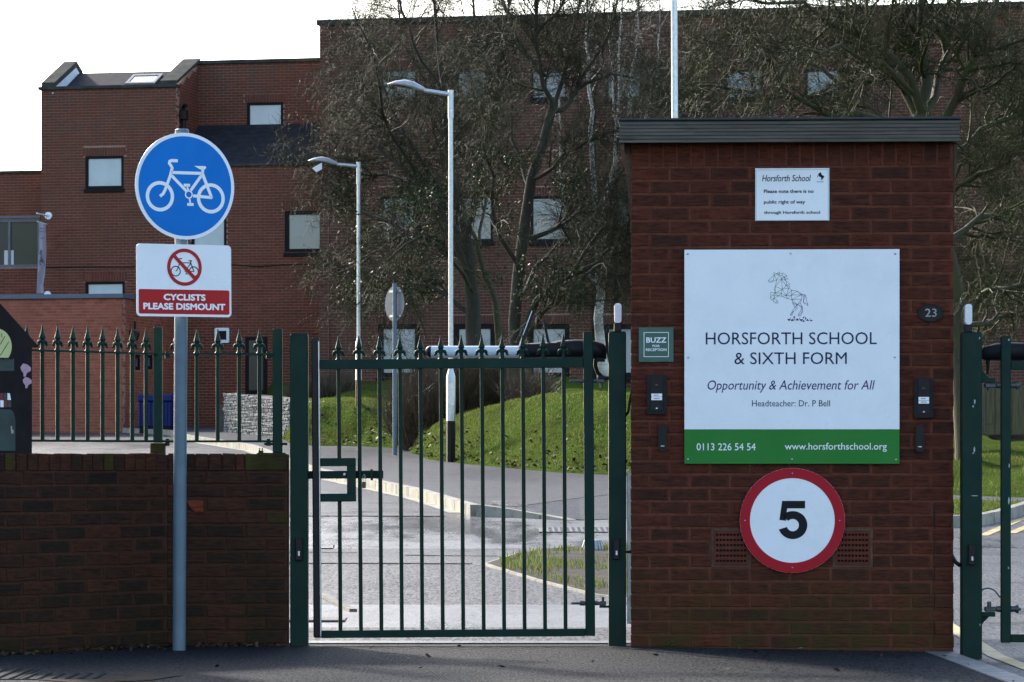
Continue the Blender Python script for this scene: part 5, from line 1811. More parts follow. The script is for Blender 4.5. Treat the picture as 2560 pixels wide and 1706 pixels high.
sheet('drive_path', [(2.6, 45.0), (2.9, 38.6), (4.1, 39.6), (5.0, 40.1), (5.7, 39.5), (9.0, 36.5), (9.6, 37.1), (6.2, 40.6), (4.6, 42.6)], G['footway'], 0.098, label='grey path between the lawn and the drive')
k2 = empty('drive_kerb', TR(4.4, 35, zr(35)), 'weathered concrete kerb curving round the far side of the drive', kind='structure')
kerb_run(k2, [(5.7, 39.5), (4.95, 36.7), (4.62, 35.7), (4.35, 35.2), (4.0, 35.6), (3.6, 36.6), (2.9, 38.6)][::-1], 0.115, step=0.6)

# low ribbed vent cowl on the bed
vc = empty('vent_cowl', TR(0.69, 30.5, zr(30.5)), 'low grey ribbed cone cowl standing on the muddy bed', 'cowl')
MB().lathe([(0.055, -0.05), (0.055, 0.04)], 16, (0.69, 30.5, zr(30.5))).build('stub', CHAR, vc)
mb = MB()
n = 32
for i in range(n):
    a0, a1 = 2 * math.pi * i / n, 2 * math.pi * (i + 1) / n
    k = 1.0 if i % 2 else 0.93
    q = lambda r, a, z: (0.69 + r * math.cos(a), 30.5 + r * math.sin(a), zr(30.5) + z)
    mb.add([q(0.10 * k, a0, 0.02), q(0.10 * k, a1, 0.02), q(0.075 * k, a1, 0.10), q(0.075 * k, a0, 0.10)], [(0, 1, 2, 3)])
    mb.add([q(0.075 * k, a0, 0.10), q(0.075 * k, a1, 0.10), q(0.0, a1, 0.108)], [(0, 1, 2)])
mb.build('cap', LAMPGREY, vc)

# ================================================================== SCHOOL BUILDINGS
BA = 12.0
AFR = Frame((103 - 1280) / FPX * 94.0, 94.0, BA)                       # left block
a_ = lambda p: AFR.px(p)


def win(fr, p0, p1, y0, y1, d=0.0):
    x0, x1 = fr.px(p0, d), fr.px(p1, d)
    xm_ = (x0 + x1) / 2
    return (x0, x1, fr.zz(xm_, y1, d), fr.zz(xm_, y0, d))


GZA = 1.45
ZT = AFR.zz(0.0, 226)                                                   # brick top of the tower part
ZE = AFR.zz(a_(620), 416)                                               # brick top of the right-hand part
XA1, XAE = a_(440), a_(830)
blA = empty('school_block', AFR.M() @ Matrix.Translation((0, 0, GZA)), 'three storey red brick school block with raking parapet and slate lean-to roof', 'building')
winsA = [win(AFR, 213, 309, 390, 472), win(AFR, 213, 312, 704, 800)]
wall(AFR, blA, 0.0, XA1, GZA, ZT, winsA, SB, SBM, 3)
for w_ in winsA: window(AFR, blA, *w_, FRAME, GLASS)
winsA2 = [win(AFR, 478, 566, 528, 645), win(AFR, 712, 812, 527, 632), win(AFR, 614, 668, 842, 1000)]
wall(AFR, blA, XA1, XAE, GZA, ZE, winsA2[:2] + [], SB, SBM, 4, phase=0.06)
window(AFR, blA, *winsA2[0], FRAME, GLASS); window(AFR, blA, *winsA2[1], FRAME, GLASSB, bar=0.1)
dx0, dx1, dz0, dz1 = winsA2[2]
dr = MB().box(dx0, dx1, -0.03, 0.012, GZA, dz1 - 0.003).build('door', FRAME, blA, AFR.M())
MB().box(dx0 + 0.10, dx1 - 0.10, -0.034, -0.02, dz0 + 0.25, dz1 - 0.5).build('pane', GLASSD, dr, AFR.M())
MB().box(dx0 + 0.10, dx1 - 0.10, -0.034, -0.02, dz1 - 0.42, dz1 - 0.10).build('pane', GLASSD, dr, AFR.M())
# copings
MB().box(-0.07, XA1 + 0.02, -0.07, 0.32, ZT + 0.002, ZT + 0.085, bev=0.008).build('coping', COPING, blA, AFR.M())
MB().box(XA1 + 0.021, XAE, -0.06, 0.10, ZE + 0.002, ZE + 0.07, bev=0.006).build('coping', COPING, blA, AFR.M())
# slate lean-to and the upper wall behind it
UD = 2.0
UFR = Frame(AFR.pt(0, UD, 0).x, AFR.pt(0, UD, 0).y, BA)
ZU = UFR.zz(UFR.px(650), 158); ZRI = UFR.zz(UFR.px(650), 312)
xu0, xu1 = UFR.px(505), UFR.px(830)
w4 = win(UFR, 617, 708, 256, 318)
wall(UFR, blA, xu0 - 0.3, xu1, ZRI - 0.6, ZU, [w4], SB, SBM, 5)
window(UFR, blA, *w4, FRAME, GLASS)
MB().box(xu0 - 0.35, xu1, -0.07, 0.4, ZU + 0.002, ZU + 0.10, bev=0.008).build('coping', COPING, blA, UFR.M())
rf = MB()
rf.add([(XA1 - 0.2, 0.10, ZE + 0.045), (XAE, 0.10, ZE + 0.045), (XAE, UD + 0.006, ZRI), (XA1 - 0.2, UD + 0.006, ZRI)], [(0, 1, 2, 3)])
roof = rf.build('slate_roof', SLATE, blA, AFR.M())
slates = MB()
rows = 9
for r_ in range(rows):
    x = XA1 - 0.2 + (0.15 if r_ % 2 else 0)
    t0, t1 = r_ / rows, (r_ + 1.08) / rows
    while x < XAE - 0.05:
        y0_, z0_ = 0.10 + (UD - 0.10) * t0, ZE + 0.05 + (ZRI - ZE - 0.05) * t0
        y1_, z1_ = 0.10 + (UD - 0.10) * min(t1, 1), ZE + 0.05 + (ZRI - ZE - 0.05) * min(t1, 1)
        jz = random.uniform(0.012, 0.02)
        slates.add([(x, y0_, z0_ + jz), (x + 0.29, y0_, z0_ + jz), (x + 0.29, y1_, z1_ + 0.004), (x, y1_, z1_ + 0.004), (x, y0_, z0_), (x + 0.29, y0_, z0_)], [(0, 1, 2, 3), (4, 5, 1, 0)])
        x += 0.30
o = slates.build('slate', SLATE, roof, AFR.M()); o['kind'] = 'stuff'
# return wall of the tower with raking coping
RFR = Frame(AFR.pt(XA1, 0, 0).x, AFR.pt(XA1, 0, 0).y, BA - 90.0)      # u runs away along the building depth
rects = [r for r in field((0.024, UD + 0.02), ZE, ZU, []) if r[3] < ZT + (ZU - ZT) * r[0] / UD]
o = reg(bpy.data.objects.new('brick_face', bricks_mesh('brick_face', rects, SB, 0.02, 9)), blA, RFR.M()); o['kind'] = 'stuff'
MB().poly([(0.024, ZE), (UD, ZE), (UD, ZU - 0.02), (0.024, ZT - 0.02)], 0.010, 0.28).build('return_wall', SBM, blA, RFR.M())
MB().poly([(-0.06, ZT + 0.085), (UD, ZU + 0.07), (UD, ZU + 0.16), (-0.06, ZT + 0.175)], -0.05, 0.42).build('raking_coping', COPING, blA, RFR.M())
LFR = Frame(AFR.pt(0.35, 0, 0).x, AFR.pt(0.35, 0, 0).y, BA - 90.0)
MB().poly([(0.0, ZT - 0.1), (UD + 0.3, ZT - 0.1), (UD + 0.3, ZU - 0.25), (UD - 0.2, ZU - 0.02), (0.0, ZT + 0.05)], 0.0, 0.05).build('inner_face', PLASTER, blA, LFR.M())
MB().poly([(0.0, ZT + 0.06), (UD - 0.2, ZU - 0.01), (UD + 0.3, ZU - 0.24), (UD + 0.3, ZU - 0.08), (UD - 0.2, ZU + 0.14), (0.0, ZT + 0.20)], -0.02, 0.34).build('raking_coping', COPING, blA, LFR.M())
# dark pitched roof between the parapets with a rooflight
t0 = MB()
xr0, xr1 = 0.37, XA1 - 0.3
zr0, zr1 = ZT - 0.10, ZU - 0.16
t0.add([(xr0, 0.3, zr0), (xr1, 0.3, zr0), (xr1, UD, zr1), (xr0, UD, zr1), (xr1, UD + 1.5, ZT - 0.5), (xr0, UD + 1.5, ZT - 0.5)], [(0, 1, 2, 3), (3, 2, 4, 5)])
rt = t0.build('pitched_roof', SLATE, blA, AFR.M())
rl0, rl1 = a_(276) + 0.1, a_(352) + 0.1
k_ = (zr1 - zr0) / (UD - 0.3)
mb = MB()
for (xa, xb, ya, yb) in ((rl0, rl1, 0.9, 1.0), (rl0, rl1, 1.5, 1.62), (rl0, rl0 + 0.08, 1.0, 1.5), (rl1 - 0.08, rl1, 1.0, 1.5)):
    vs = []
    for dz_ in (0.0, 0.07):
        for q, yy in ((xa, ya), (xb, ya), (xb, yb), (xa, yb)): vs.append((q, yy, zr0 + k_ * (yy - 0.3) + dz_))
    mb.add(vs, [(3, 2, 1, 0), (4, 5, 6, 7), (0, 1, 5, 4), (1, 2, 6, 5), (2, 3, 7, 6), (3, 0, 4, 7)])
sk = mb.build('rooflight', FRAMEG, rt, AFR.M())
MB().add([(rl0 + 0.08, 1.0, zr0 + k_ * 0.7 + 0.05), (rl1 - 0.08, 1.0, zr0 + k_ * 0.7 + 0.05), (rl1 - 0.08, 1.5, zr0 + k_ * 1.2 + 0.05), (rl0 + 0.08, 1.5, zr0 + k_ * 1.2 + 0.05)], [(0, 1, 2, 3)]).build('rooflight_pane', GLASSM, sk, AFR.M())
# hopper and vent pipe in the corner
hx, hz1 = RFR.px(447, -0.1), RFR.zz(RFR.px(447, -0.1), 262, -0.1)
mb = MB()
mb.cyl((0.35, -0.10, ZE + 0.2), (0.35, -0.10, hz1 - 0.35), 0.055, n=10); mb.box(0.24, 0.46, -0.20, -0.012, hz1 - 0.36, hz1 - 0.10, bev=0.02); mb.tube([(0.35, -0.10, hz1 - 0.12), (0.35, -0.10, hz1 - 0.02), (0.30, -0.14, hz1 + 0.02), (0.24, -0.2, hz1 - 0.01)], 0.05, 8)
mb.build('hopper_pipe', BLACK, blA, RFR.M())
# back of the block and flat roof
MB().box(0.05, XAE, UD + 0.5, 8.0, GZA, ZT - 0.5).build('rear_mass', SBM, blA, AFR.M())
# cable on the wall
pts = [AFR.pt(a_(p), -0.02, AFR.zz(a_(p), py)) for p, py in ((104, 669), (200, 668), (330, 668), (450, 667), (585, 662), (640, 667), (700, 663), (800, 661))]
MB().tube(pts, 0.014, 6).build('wall_cable', BLACK, blA)
x0, z0 = AFR.P(538, 858); x1, z1 = AFR.P(574, 820)
vb = MB().poly(rrect(x0, x1, z0, z1, 0.04), -0.06, -0.004).build('vent_box', WHITE, blA, AFR.M())
MB().box(x0 + 0.07, x1 - 0.07, -0.064, -0.055, z0 + 0.08, z1 - 0.08).build('grille', CHAR, vb, AFR.M())

# far-left block
CFR = Frame(AFR.pt(0, 1.0, 0).x, AFR.pt(0, 1.0, 0).y, BA)
ZC = CFR.zz(-0.5, 433)
blC = empty('school_wing', CFR.M() @ Matrix.Translation((-2.0, 0, GZA)), 'lower red brick school wing at the far left behind the banner', 'building')
wc = (CFR.px(-130), CFR.px(99), CFR.zz(-0.5, 668), CFR.zz(-0.5, 548))
wall(CFR, blC, -4.5, 0.0, GZA, ZC, [wc], SB, SBM, 6, lintel=False)
MB().box(-4.5, -0.002, -0.06, 0.35, ZC + 0.002, ZC + 0.07, bev=0.006).build('coping', COPING, blC, CFR.M())
wdw = window(CFR, blC, *wc, FRAMEG, GLASSD, sill=False, bar=0.07, mull=2, gmats=[GLASSD, GLASSD, GLASSY])
MB().box(wc[0], wc[1] + 0.03, -0.04, 0.01, wc[3] + 0.03, wc[3] + 0.09).build('head_flashing', FRAMEG, blC, CFR.M())
x0, z0 = CFR.P(9, 664); x1, z1 = CFR.P(33, 626)
MB().box(x0, x1, 0.045, 0.056, z0, z1).build('notice_paper', GLASS, wdw, CFR.M())
MB().box(-4.4, -0.1, 0.6, 6, GZA, ZC - 0.2).build('rear_mass', SBM, blC, CFR.M())

# annex
XFR = Frame((304 - 1280) / FPX * 89.0, 89.0, BA)
ZX = XFR.zz(0.0, 746)
GZX = 1.55
an = empty('annex', XFR.M() @ Matrix.Translation((0, 0, GZX)), 'single storey bright brick annex with blue-grey flat roof edge', 'building')
wall(XFR, an, -6.0, 0.0, GZX, ZX, [], AB, ABM, 7, lintel=False)
AD = 4.30
RX = Frame(XFR.x, XFR.y, BA - 90.0)
wr = [(RX.px(338), RX.px(352), RX.zz(0.8, 925), RX.zz(0.8, 885)), (RX.px(365), RX.px(383), RX.zz(1.5, 922), RX.zz(1.5, 884))]
wall(RX, an, 0.024, AD, GZX, ZX, wr, AB, ABM, 8, lintel=False, phase=0.1)
for w_ in wr: window(RX, an, *w_, FRAME, GLASSB, sill=False, bar=0.08)
MB().box(-6.0, 0.06, -0.08, AD - 0.01, ZX + 0.002, ZX + 0.115, bev=0.008).build('roof_edge', COPBLUE, an, XFR.M())
MB().box(-5.9, -0.31, 0.31, AD - 0.02, GZX, ZX - 0.02).build('core', ABM, an, XFR.M())
cm = MB()
p = RX.pt(RX.px(326), -0.12, RX.zz(0.5, 838, -0.12))
cm.cyl(p + Vector((0, 0, 0.35)), p + Vector((0, 0, 0.15)), 0.03, n=8); cm.box(-0.16, 0.10, -0.09, 0.09, -0.12, 0.10, Matrix.Translation(p) @ Matrix.Rotation(R(20), 4, 'Y'), bev=0.02); cm.cyl(p + Vector((-0.05, 0, -0.12)), p + Vector((-0.05, 0.1, -0.5)), 0.025, n=8)
cm.build('wall_camera', BLACK, an)

# banner on its bracket, on the front corner of the left block
bn = empty('banner', AFR.M() @ Matrix.Translation((a_(105), -0.5, 5.2)), 'narrow pale vertical school banner hanging above the annex roof', 'banner')
bp = lambda p, py, d: AFR.pt(AFR.px(p, d), d, AFR.zz(AFR.px(p, d), py, d))
c0 = bp(122, 540, 0.0)
MB().cyl(c0 + Vector((0, -0.002, 0)) - Vector((0.208, 0.978, 0)) * 0.001, c0 - Vector((0.208, 0.978, 0)) * 0.05, 0.1, n=24).build('wall_plate', WHITE, bn)
e0_ = c0 - Vector((0.208, 0.978, 0)) * 0.05; e1_ = bp(92, 534, -0.9)
MB().cyl(e0_, e1_, 0.022, n=10).build('arm', WHITE, bn)
t0_, t1_ = bp(93, 554, -0.9), bp(117, 561, -0.25)
MB().cyl(t0_, t1_, 0.014, n=8).build('hanger_bar', WHITE, bn)
MB().cyl(e1_, t0_, 0.006, n=6).cyl(e0_ * 0.85 + e1_ * 0.15, t1_, 0.006, n=6).build('chain', STEELDULL, bn)
CLOTH = plain('banner_cloth', (0.48, 0.46, 0.54), 0.7, 0.06, 2, 0.2, 9)
LEFT = [(97, 556), (97, 590), (97, 625), (95.5, 650), (94, 680), (92, 710), (91, 734)]
RIGHT = [(114.5, 561), (115.5, 590), (116, 625), (115, 650), (112.5, 685), (108, 712), (110, 734)]
mb = MB()
nr = len(LEFT)
for i in range(nr - 1):
    for k in range(5):
        def q(i, k):
            t = k / 5
            l, r = LEFT[i], RIGHT[i]
            d = -0.9 + 0.62 * t + 0.06 * math.sin(t * 6 + i * 0.9)
            return bp(l[0] + (r[0] - l[0]) * t, l[1] + (r[1] - l[1]) * t, d)
        mb.add([q(i, k), q(i, k + 1), q(i + 1, k + 1), q(i + 1, k)], [(3, 2, 1, 0)], True)
cl = mb.build('cloth', CLOTH, bn)
BF = Frame(bp(97, 600, -0.93).x, bp(97, 600, -0.93).y, BA - 22.0)
for s_, pa, pb_, ya, yb in (('Welcome to', 99, 112, 569, 574), ('Horsforth School', 98.5, 113.5, 576, 581.5), ('&', 104.5, 106.5, 584, 589), ('Sixth Form', 100, 111.5, 592.5, 598)):
    x0, z0 = BF.P(pa, yb, -0.1); x1, z1 = BF.P(pb_, ya, -0.1)
    text(s_, x0, x1, z0, z1, -0.1, INK, cl, BF.M())
mb = MB()
for ln in HL[:14]:
    for i in range(len(ln) - 1):
        f_ = lambda w: BF.P(98 + (w[0] - 525) / 650 * 14, 624 + (w[1] - 390) / 720 * 54, -0.1)
        mb.ribbon([f_(ln[i]), f_(ln[i + 1])], 0.006, -0.1)
mb.build('horse_print', INK, cl, BF.M())
x0, z0 = AFR.P(112, 735); x1, z1 = AFR.P(128, 731)
MB().cyl(AFR.pt((x0 + x1) / 2, 0.0, z0 - 0.02), AFR.pt((x0 + x1) / 2, -0.05, z0 - 0.02), 0.09, n=20).build('lower_plate', WHITE, bn)

# main block
BFR = Frame((822 - 1280) / FPX * 91.0, 91.0, BA)
ZB = BFR.zz(0.0, 64)
GZB = 2.2
blB = empty('main_building', BFR.M() @ Matrix.Translation((0, 0, GZB)), 'tall flat-roofed red brick school building behind the bare trees', 'building')
XB1 = 19.0
wb = []
for pc in (997, 1186, 1372, 1560, 1860, 2058):
    wb.append(win(BFR, pc - 47, pc + 47, 172, 250))
    wb.append(win(BFR, pc - 47, pc + 47, 490, 605))
for pc in (997, 1186, 1372, 1560, 1745):
    wb.append(win(BFR, pc - 52, pc + 52, 810, 945))
wall(BFR, blB, 0.0, XB1, GZB, ZB, wb, SB2, SBM, 12)
for i, w_ in enumerate(wb): window(BFR, blB, *w_, FRAME, GLASSB if i < 12 else GLASSM, sill=True, bar=0.07 if i < 12 else 0.13)
MB().box(-0.30, XB1, -0.10, 0.5, ZB + 0.002, ZB + 0.14, bev=0.01).build('coping', COPING, blB, BFR.M())
# corner pier
PFR = Frame(BFR.pt(-0.215, -0.10, 0).x, BFR.pt(-0.215, -0.10, 0).y, BA)
o = reg(bpy.data.objects.new('pier_brick', bricks_mesh('pier_brick', field((0.0, 0.215), GZB - 1.0, ZB, []), SB2, 0.02, 13)), blB, PFR.M()); o['kind'] = 'stuff'
MB().box(0.0, 0.213, 0.010, 3.0, GZB - 1.0, ZB).build('pier', SBM, blB, PFR.M())
MB().box(0.3, XB1 - 0.1, 0.31, 9.0, GZB, ZB - 0.3).build('rear_mass', SBM, blB, BFR.M())
for pc, wd in ((1485, 0.10), (1540, 0.10), (845, 0.0)):
    if wd: MB().box(BFR.px(pc) - wd / 2, BFR.px(pc) + wd / 2, -0.05, -0.004, GZB, ZB).build('downpipe', FRAME, blB, BFR.M())

# blue slatted bin by the annex
bb = W(395, 1068, 87.5)
bl = empty('blue_bin', TR(bb.x, bb.y, bb.z, -R(10)), 'dark blue slatted container against the annex side wall', 'bin')
BLU = plain('blue_plastic', (0.004, 0.012, 0.10), 0.45, 0.2, 6, 0.1, 40, spec=0.2)
M = TR(bb.x, bb.y, bb.z, -R(10))
MB().box(-0.42, 0.42, -0.28, 0.28, 0.0, 0.62, bev=0.02).build('tub', BLU, bl, M)
MB().box(-0.45, 0.45, -0.32, 0.31, 0.62, 0.80, bev=0.03).build('lid', BLU, bl, M)
sm_ = MB().box(-0.02, 0.02, 0, 0.03, 0.04, 0.60).mesh('slat', BLU)
for i in range(10): reg(bpy.data.objects.new('slat', sm_), bl, M @ Matrix.Translation((-0.38 + i * 0.084, -0.31, 0)))
MB().box(-0.40, 0.40, -0.25, 0.25, -0.16, 0.0).build('plinth', FRAME, bl, M)

# ---- gabion and dry-stone retaining walls
STONE = brick_mat('grey_stone', [(0.0, (0.13, 0.13, 0.125)), (0.5, (0.26, 0.26, 0.25)), (1.0, (0.42, 0.41, 0.39))], True, 0.4, 0, None, 0.75)
STONE2 = brick_mat('brown_stone', [(0.0, (0.07, 0.066, 0.055)), (0.5, (0.12, 0.11, 0.09)), (1.0, (0.17, 0.16, 0.13))], True, 0.4, 0, None, 0.75)


def stones(x0, x1, z0, z1, sz, seed, depth=0.12, asp=1.4, top=None):
    """a face of small irregular stones"""
    r = random.Random(seed)
    mb = MB()
    z = z0
    while z < z1:
        h = sz * r.uniform(0.75, 1.25)
        x = x0 - r.uniform(0, sz)
        while x < x1:
            w = sz * asp * r.uniform(0.6, 1.4)
            zt_ = top(x) if top else z1
            if z + h * 0.4 < zt_:
                cx_, cz_ = x + w / 2, z + h / 2
                n = 6
                ang = r.uniform(0, 1)
                rim = []
                for i in range(n):
                    a = ang + 2 * math.pi * i / n
                    rim.append((cx_ + math.cos(a) * w * 0.56 * r.uniform(0.75, 1.05), cz_ + math.sin(a) * h * 0.58 * r.uniform(0.75, 1.05)))
                d = r.uniform(-0.03, 0.0)
                vs = [(a, d + 0.035, b) for a, b in rim] + [(cx_ + (a - cx_) * 0.72, d, cz_ + (b - cz_) * 0.72) for a, b in rim]
                mb.add(vs, [(i, (i + 1) % n, n + (i + 1) % n, n + i) for i in range(n)] + [tuple(range(n, 2 * n))])
            x += w * 0.97
        z += h * 0.9
    return mb


ga, gb = W(561, 1074, 84.0), W(722, 1102, 75.5)
gl = (gb - ga).xy.length
gang = math.degrees(math.atan2(-(gb.y - ga.y), gb.x - ga.x))
GFR = Frame(ga.x, ga.y, gang)
gab = empty('gabion_wall', GFR.M() @ Matrix.Translation((0, 0, ga.z)), 'pale grey wire gabion wall filled with small stones beside the path', 'wall')
gz0 = min(ga.z, gb.z) - 0.35
gtop = lambda x: ga.z + 0.86 + (gb.z - ga.z) * x / gl
o = stones(0.0, gl, gz0, 3.0, 0.075, 3, top=gtop).build('stone_fill', STONE, gab, GFR.M()); o['kind'] = 'stuff'
MB().poly([(0.0, gz0), (gl, gz0), (gl, gtop(gl) - 0.03), (0.0, gtop(0) - 0.03)], 0.03, 0.9).build('stone_core', STONE2, gab, GFR.M())
mb = MB()
for i in range(int(gl / 0.20) + 1):
    x = i * 0.20
    mb.cyl((x, -0.045, gz0), (x, -0.045, gtop(x)), 0.003, n=4, caps=False)
for k in range(6):
    z = k * 0.19
    mb.cyl((0, -0.05, ga.z - 0.1 + z), (gl, -0.05, gb.z - 0.1 + z), 0.003, n=4, caps=False)
o = mb.build('wire_mesh', STEELDULL, gab, GFR.M()); o['kind'] = 'stuff'
sa, sb_ = W(722, 1102, 75.5), W(868, 1078, 72.0)
sl_ = (sb_ - sa).xy.length
SFR = Frame(sa.x + 0.02, sa.y, math.degrees(math.atan2(-(sb_.y - sa.y), sb_.x - sa.x)))
st_ = empty('stone_wall', SFR.M() @ Matrix.Translation((0, 0, sa.z)), 'rough brown dry-stone retaining wall below the grass bank', 'wall')
stop = lambda x: sa.z + 0.82 - 0.35 * max(0, x / sl_ - 0.35) ** 1.2 * 2
o = stones(0.0, sl_, sa.z - 0.5, 3.5, 0.15, 5, asp=1.6, top=stop).build('stone', STONE2, st_, SFR.M()); o['kind'] = 'stuff'
MB().poly([(0.0, sa.z - 0.6)] + [(sl_, sa.z - 0.6)] + [(sl_ * k / 8, stop(sl_ * k / 8) - 0.06) for k in range(8, -1, -1)], 0.035, 0.5).build('stone_core', STONE2, st_, SFR.M())
# concrete post by the gabion
cpo = MB().box(-0.06, 0.06, -0.06, 0.06, 0, 0.62, bev=0.01)
q = W(548, 1074, 84.5)
tag(cpo.build('concrete_post', STONE2, None, TR(q.x + 0.05, q.y, q.z - 0.05)), 'short brown post at the left end of the gabion wall', 'post')

# ---- timber fence on the right
FF = Frame(W(2440, 1062, 58.0).x, 58.0, 6.0)
tf = empty('timber_fence', FF.M() @ Matrix.Translation((0, 0, 1.6)), 'mossy vertical board fence at the back of the right-hand lawn', 'fence')
fz_b, fz_t = FF.zz(0, 1064), FF.zz(0, 962)
for i in range(17):
    x = -0.9 + i * 0.135
    mb = MB().box(x - (0.0 if i % 2 else 0.04), x + (0.105 if i % 2 else 0.16), (0.0 if i % 2 else 0.022), (0.02 if i % 2 else 0.042), fz_b - 0.15, fz_t + random.uniform(-0.02, 0.02), bev=0.003)
    mb.build('fence_board', FENCEW, tf, FF.M())
MB().box(-0.9, 1.4, 0.045, 0.085, fz_t - 0.2, fz_t - 0.1).build('fence_rail', FENCEW, tf, FF.M())
MB().box(-0.9, 1.4, 0.045, 0.085, fz_b + 0.1, fz_b + 0.2).build('fence_rail', FENCEW, tf, FF.M())

# ================================================================== LAMP COLUMNS AND SIGNS
def lantern(root, tip, nose, M=None):
    """a cobra-head lantern from the arm end (tip) to the nose"""
    tip, nose = Vector(tip), Vector(nose)
    d = nose - tip
    L = d.length
    prof_ = [(0.0, 0.045, 0.045, 0.0), (0.10, 0.075, 0.06, 0.005), (0.3, 0.13, 0.085, 0.02), (0.55, 0.16, 0.09, 0.022), (0.8, 0.13, 0.055, 0.008), (0.95, 0.06, 0.022, -0.008), (1.0, 0.012, 0.008, -0.012)]
    mb = MB()
    n = 16
    u = d.normalized(); up = Vector((0, 0, 1)); sd_ = u.cross(up).normalized(); up = sd_.cross(u)
    vs, fs = [], []
    for t, w, h, zo in prof_:
        c = tip + d * t + up * zo
        for i in range(n):
            a = 2 * math.pi * i / n
            s_ = math.sin(a)
            vs.append(c + sd_ * (math.cos(a) * w) + up * (s_ * h * (1.0 if s_ > 0 else 0.35)))
    for k in range(len(prof_) - 1):
        for i in range(n):
            j = (i + 1) % n
            fs.append((k * n + i, k * n + j, (k + 1) * n + j, (k + 1) * n + i))
    mb.add(vs, fs, True)
    mb.add(vs[:n], [tuple(range(n))]); mb.add(vs[-n:], [tuple(range(n))])
    h = mb.build('lantern', LAMPGREY, root)
    c = tip + d * 0.6 - up * 0.014
    MB().add([c + sd_ * (math.cos(a) * 0.12) + u * (math.sin(a) * L * 0.27) - up * 0.002 for a in [2 * math.pi * i / 20 for i in range(20)]] , [tuple(range(20))]).build('lamp_glass', GLASSB, h)
    return h


def lamp(p, ybase, ytop, Y, yshoulder0, yshoulder1, yblack, r0, r1, noseP, noseY, armP, armY, label, name='street_lamp'):
    b = W(p, ybase, Y); t = W(p, ytop, Y)
    z0, zs0, zs1 = b.z, W(p, yshoulder1, Y).z, W(p, yshoulder0, Y).z
    root = empty(name, TR(b.x, Y, z0), label, 'street lamp', 'street lamps in the school grounds')
    zk = W(p, yblack, Y).z
    MB().cyl((b.x, Y, z0 - 0.3), (b.x, Y, zk), r0, n=8, smooth=False).build('black_base', BLACK, root)
    MB().cyl((b.x, Y, zk + 0.001), (b.x, Y, zs0), r0, n=8, smooth=False).cyl((b.x, Y, zs0), (b.x, Y, zs1), r0, r1, n=8, smooth=False, caps=False).build('base_compartment', GALV, root)
    MB().cyl((b.x, Y, zs1), (b.x, Y, t.z), r1, r1 * 0.97, n=20).build('shaft', GALV, root)
    MB().cyl((b.x, Y, t.z - 0.42), (b.x, Y, t.z + 0.02), r1 * 1.22, n=20).build('sleeve', GALV, root)
    arm = W(armP, armY, Y)
    MB().cyl((b.x, Y, W(p, ytop + 8, Y).z), arm, 0.034, 0.030, n=12).build('arm', GALV, root)
    lantern(root, arm, W(noseP, noseY, Y))
    MB().box(-0.05, 0.05, -r0 * 0.97, -r0 * 0.925, zk + 0.25, zs0 - 0.12, Matrix.Translation((b.x, Y, 0))).build('access_door', GALV, root)
    return root


lamp(1127, 1112, 229, 56.0, 923, 942, 1053, 0.071, 0.037, 969, 209, 1060, 226, 'galvanised street lamp standing in front of the bare trees')
L2_ = lamp(896.5, 1000, 408, 70.5, 846, 858, 951, 0.062, 0.036, 770, 401, 842, 411, 'smaller galvanised street lamp at the corner of the tall building')
q0, q1 = W(780, 421, 70.4), W(805, 410, 70.4)
mb = MB()
pts = [W(780, 421, 70.4), W(805, 407, 70.4), W(805, 423, 70.4), W(791, 431, 70.4)]
mb.add([tuple(v) for v in pts] + [tuple(v + Vector((0, 0.02, 0))) for v in pts], [(0, 3, 2, 1), (4, 5, 6, 7), (0, 1, 5, 4), (1, 2, 6, 5), (2, 3, 7, 6), (3, 0, 4, 7)])
bo = mb.build('tilted_sign', WHITE); tag(bo, 'small tilted white sign plate hanging under the smaller street lamp head', 'sign')
# tall column behind the hut
pc_ = W(1690, 1150, 40.0)
pole = empty('tall_column', TR(pc_.x, 40.0, 0.5), 'tall bright galvanised column rising behind the hut roof', 'column')
MB().cyl((pc_.x, 40.0, 0.3), (pc_.x, 40.0, 1.8), 0.07, n=16).cyl((pc_.x, 40.0, 1.8), (pc_.x, 40.0, 1.95), 0.07, 0.038, n=16).build('base', GALV, pole)
MB().cyl((pc_.x, 40.0, 1.95), (pc_.x - 0.03, 40.0, 8.5), 0.039, 0.034, n=20).build('shaft', GALV, pole)
MB().lathe([(0.04, 0), (0.045, 0.02), (0.02, 0.06), (0.002, 0.07)], 16, (pc_.x - 0.03, 40, 8.49)).build('cap', GALV, pole)

# back of a round road sign
sgp = W(987, 1138, 60.6)
rs_ = empty('road_sign', TR(sgp.x, sgp.y, sgp.z), 'round road sign seen from behind on a grey post at the footway edge', 'road sign')
tz = W(987, 709, 60.6).z
MB().cyl((sgp.x, sgp.y, sgp.z - 0.1), (sgp.x, sgp.y, tz), 0.037, n=16).build('post', GREYPOLE, rs_)
cz_ = W(978.5, 759, 60.6)
ANG = R(-55)
M = Matrix.Translation((sgp.x, sgp.y, cz_.z)) @ Matrix.Rotation(ANG, 4, 'Z') @ Matrix.Translation((-0.085, 0.05, 0))
BACKG = plain('grey_sign_back', (0.17, 0.19, 0.20), 0.5, 0.15, 6, 0.1, 40, dirt=(0.08, 0.09, 0.08), dirt_amt=0.5)
MB().disc(0, 0, 0.30, 0.0, 0.004).build('plate', BACKG, rs_, M)
for dz_ in (0.21, -0.21):
    MB().box(-0.13, 0.20, -0.018, 0.0, dz_ - 0.018, dz_ + 0.018).build('channel', GALV, rs_, M)

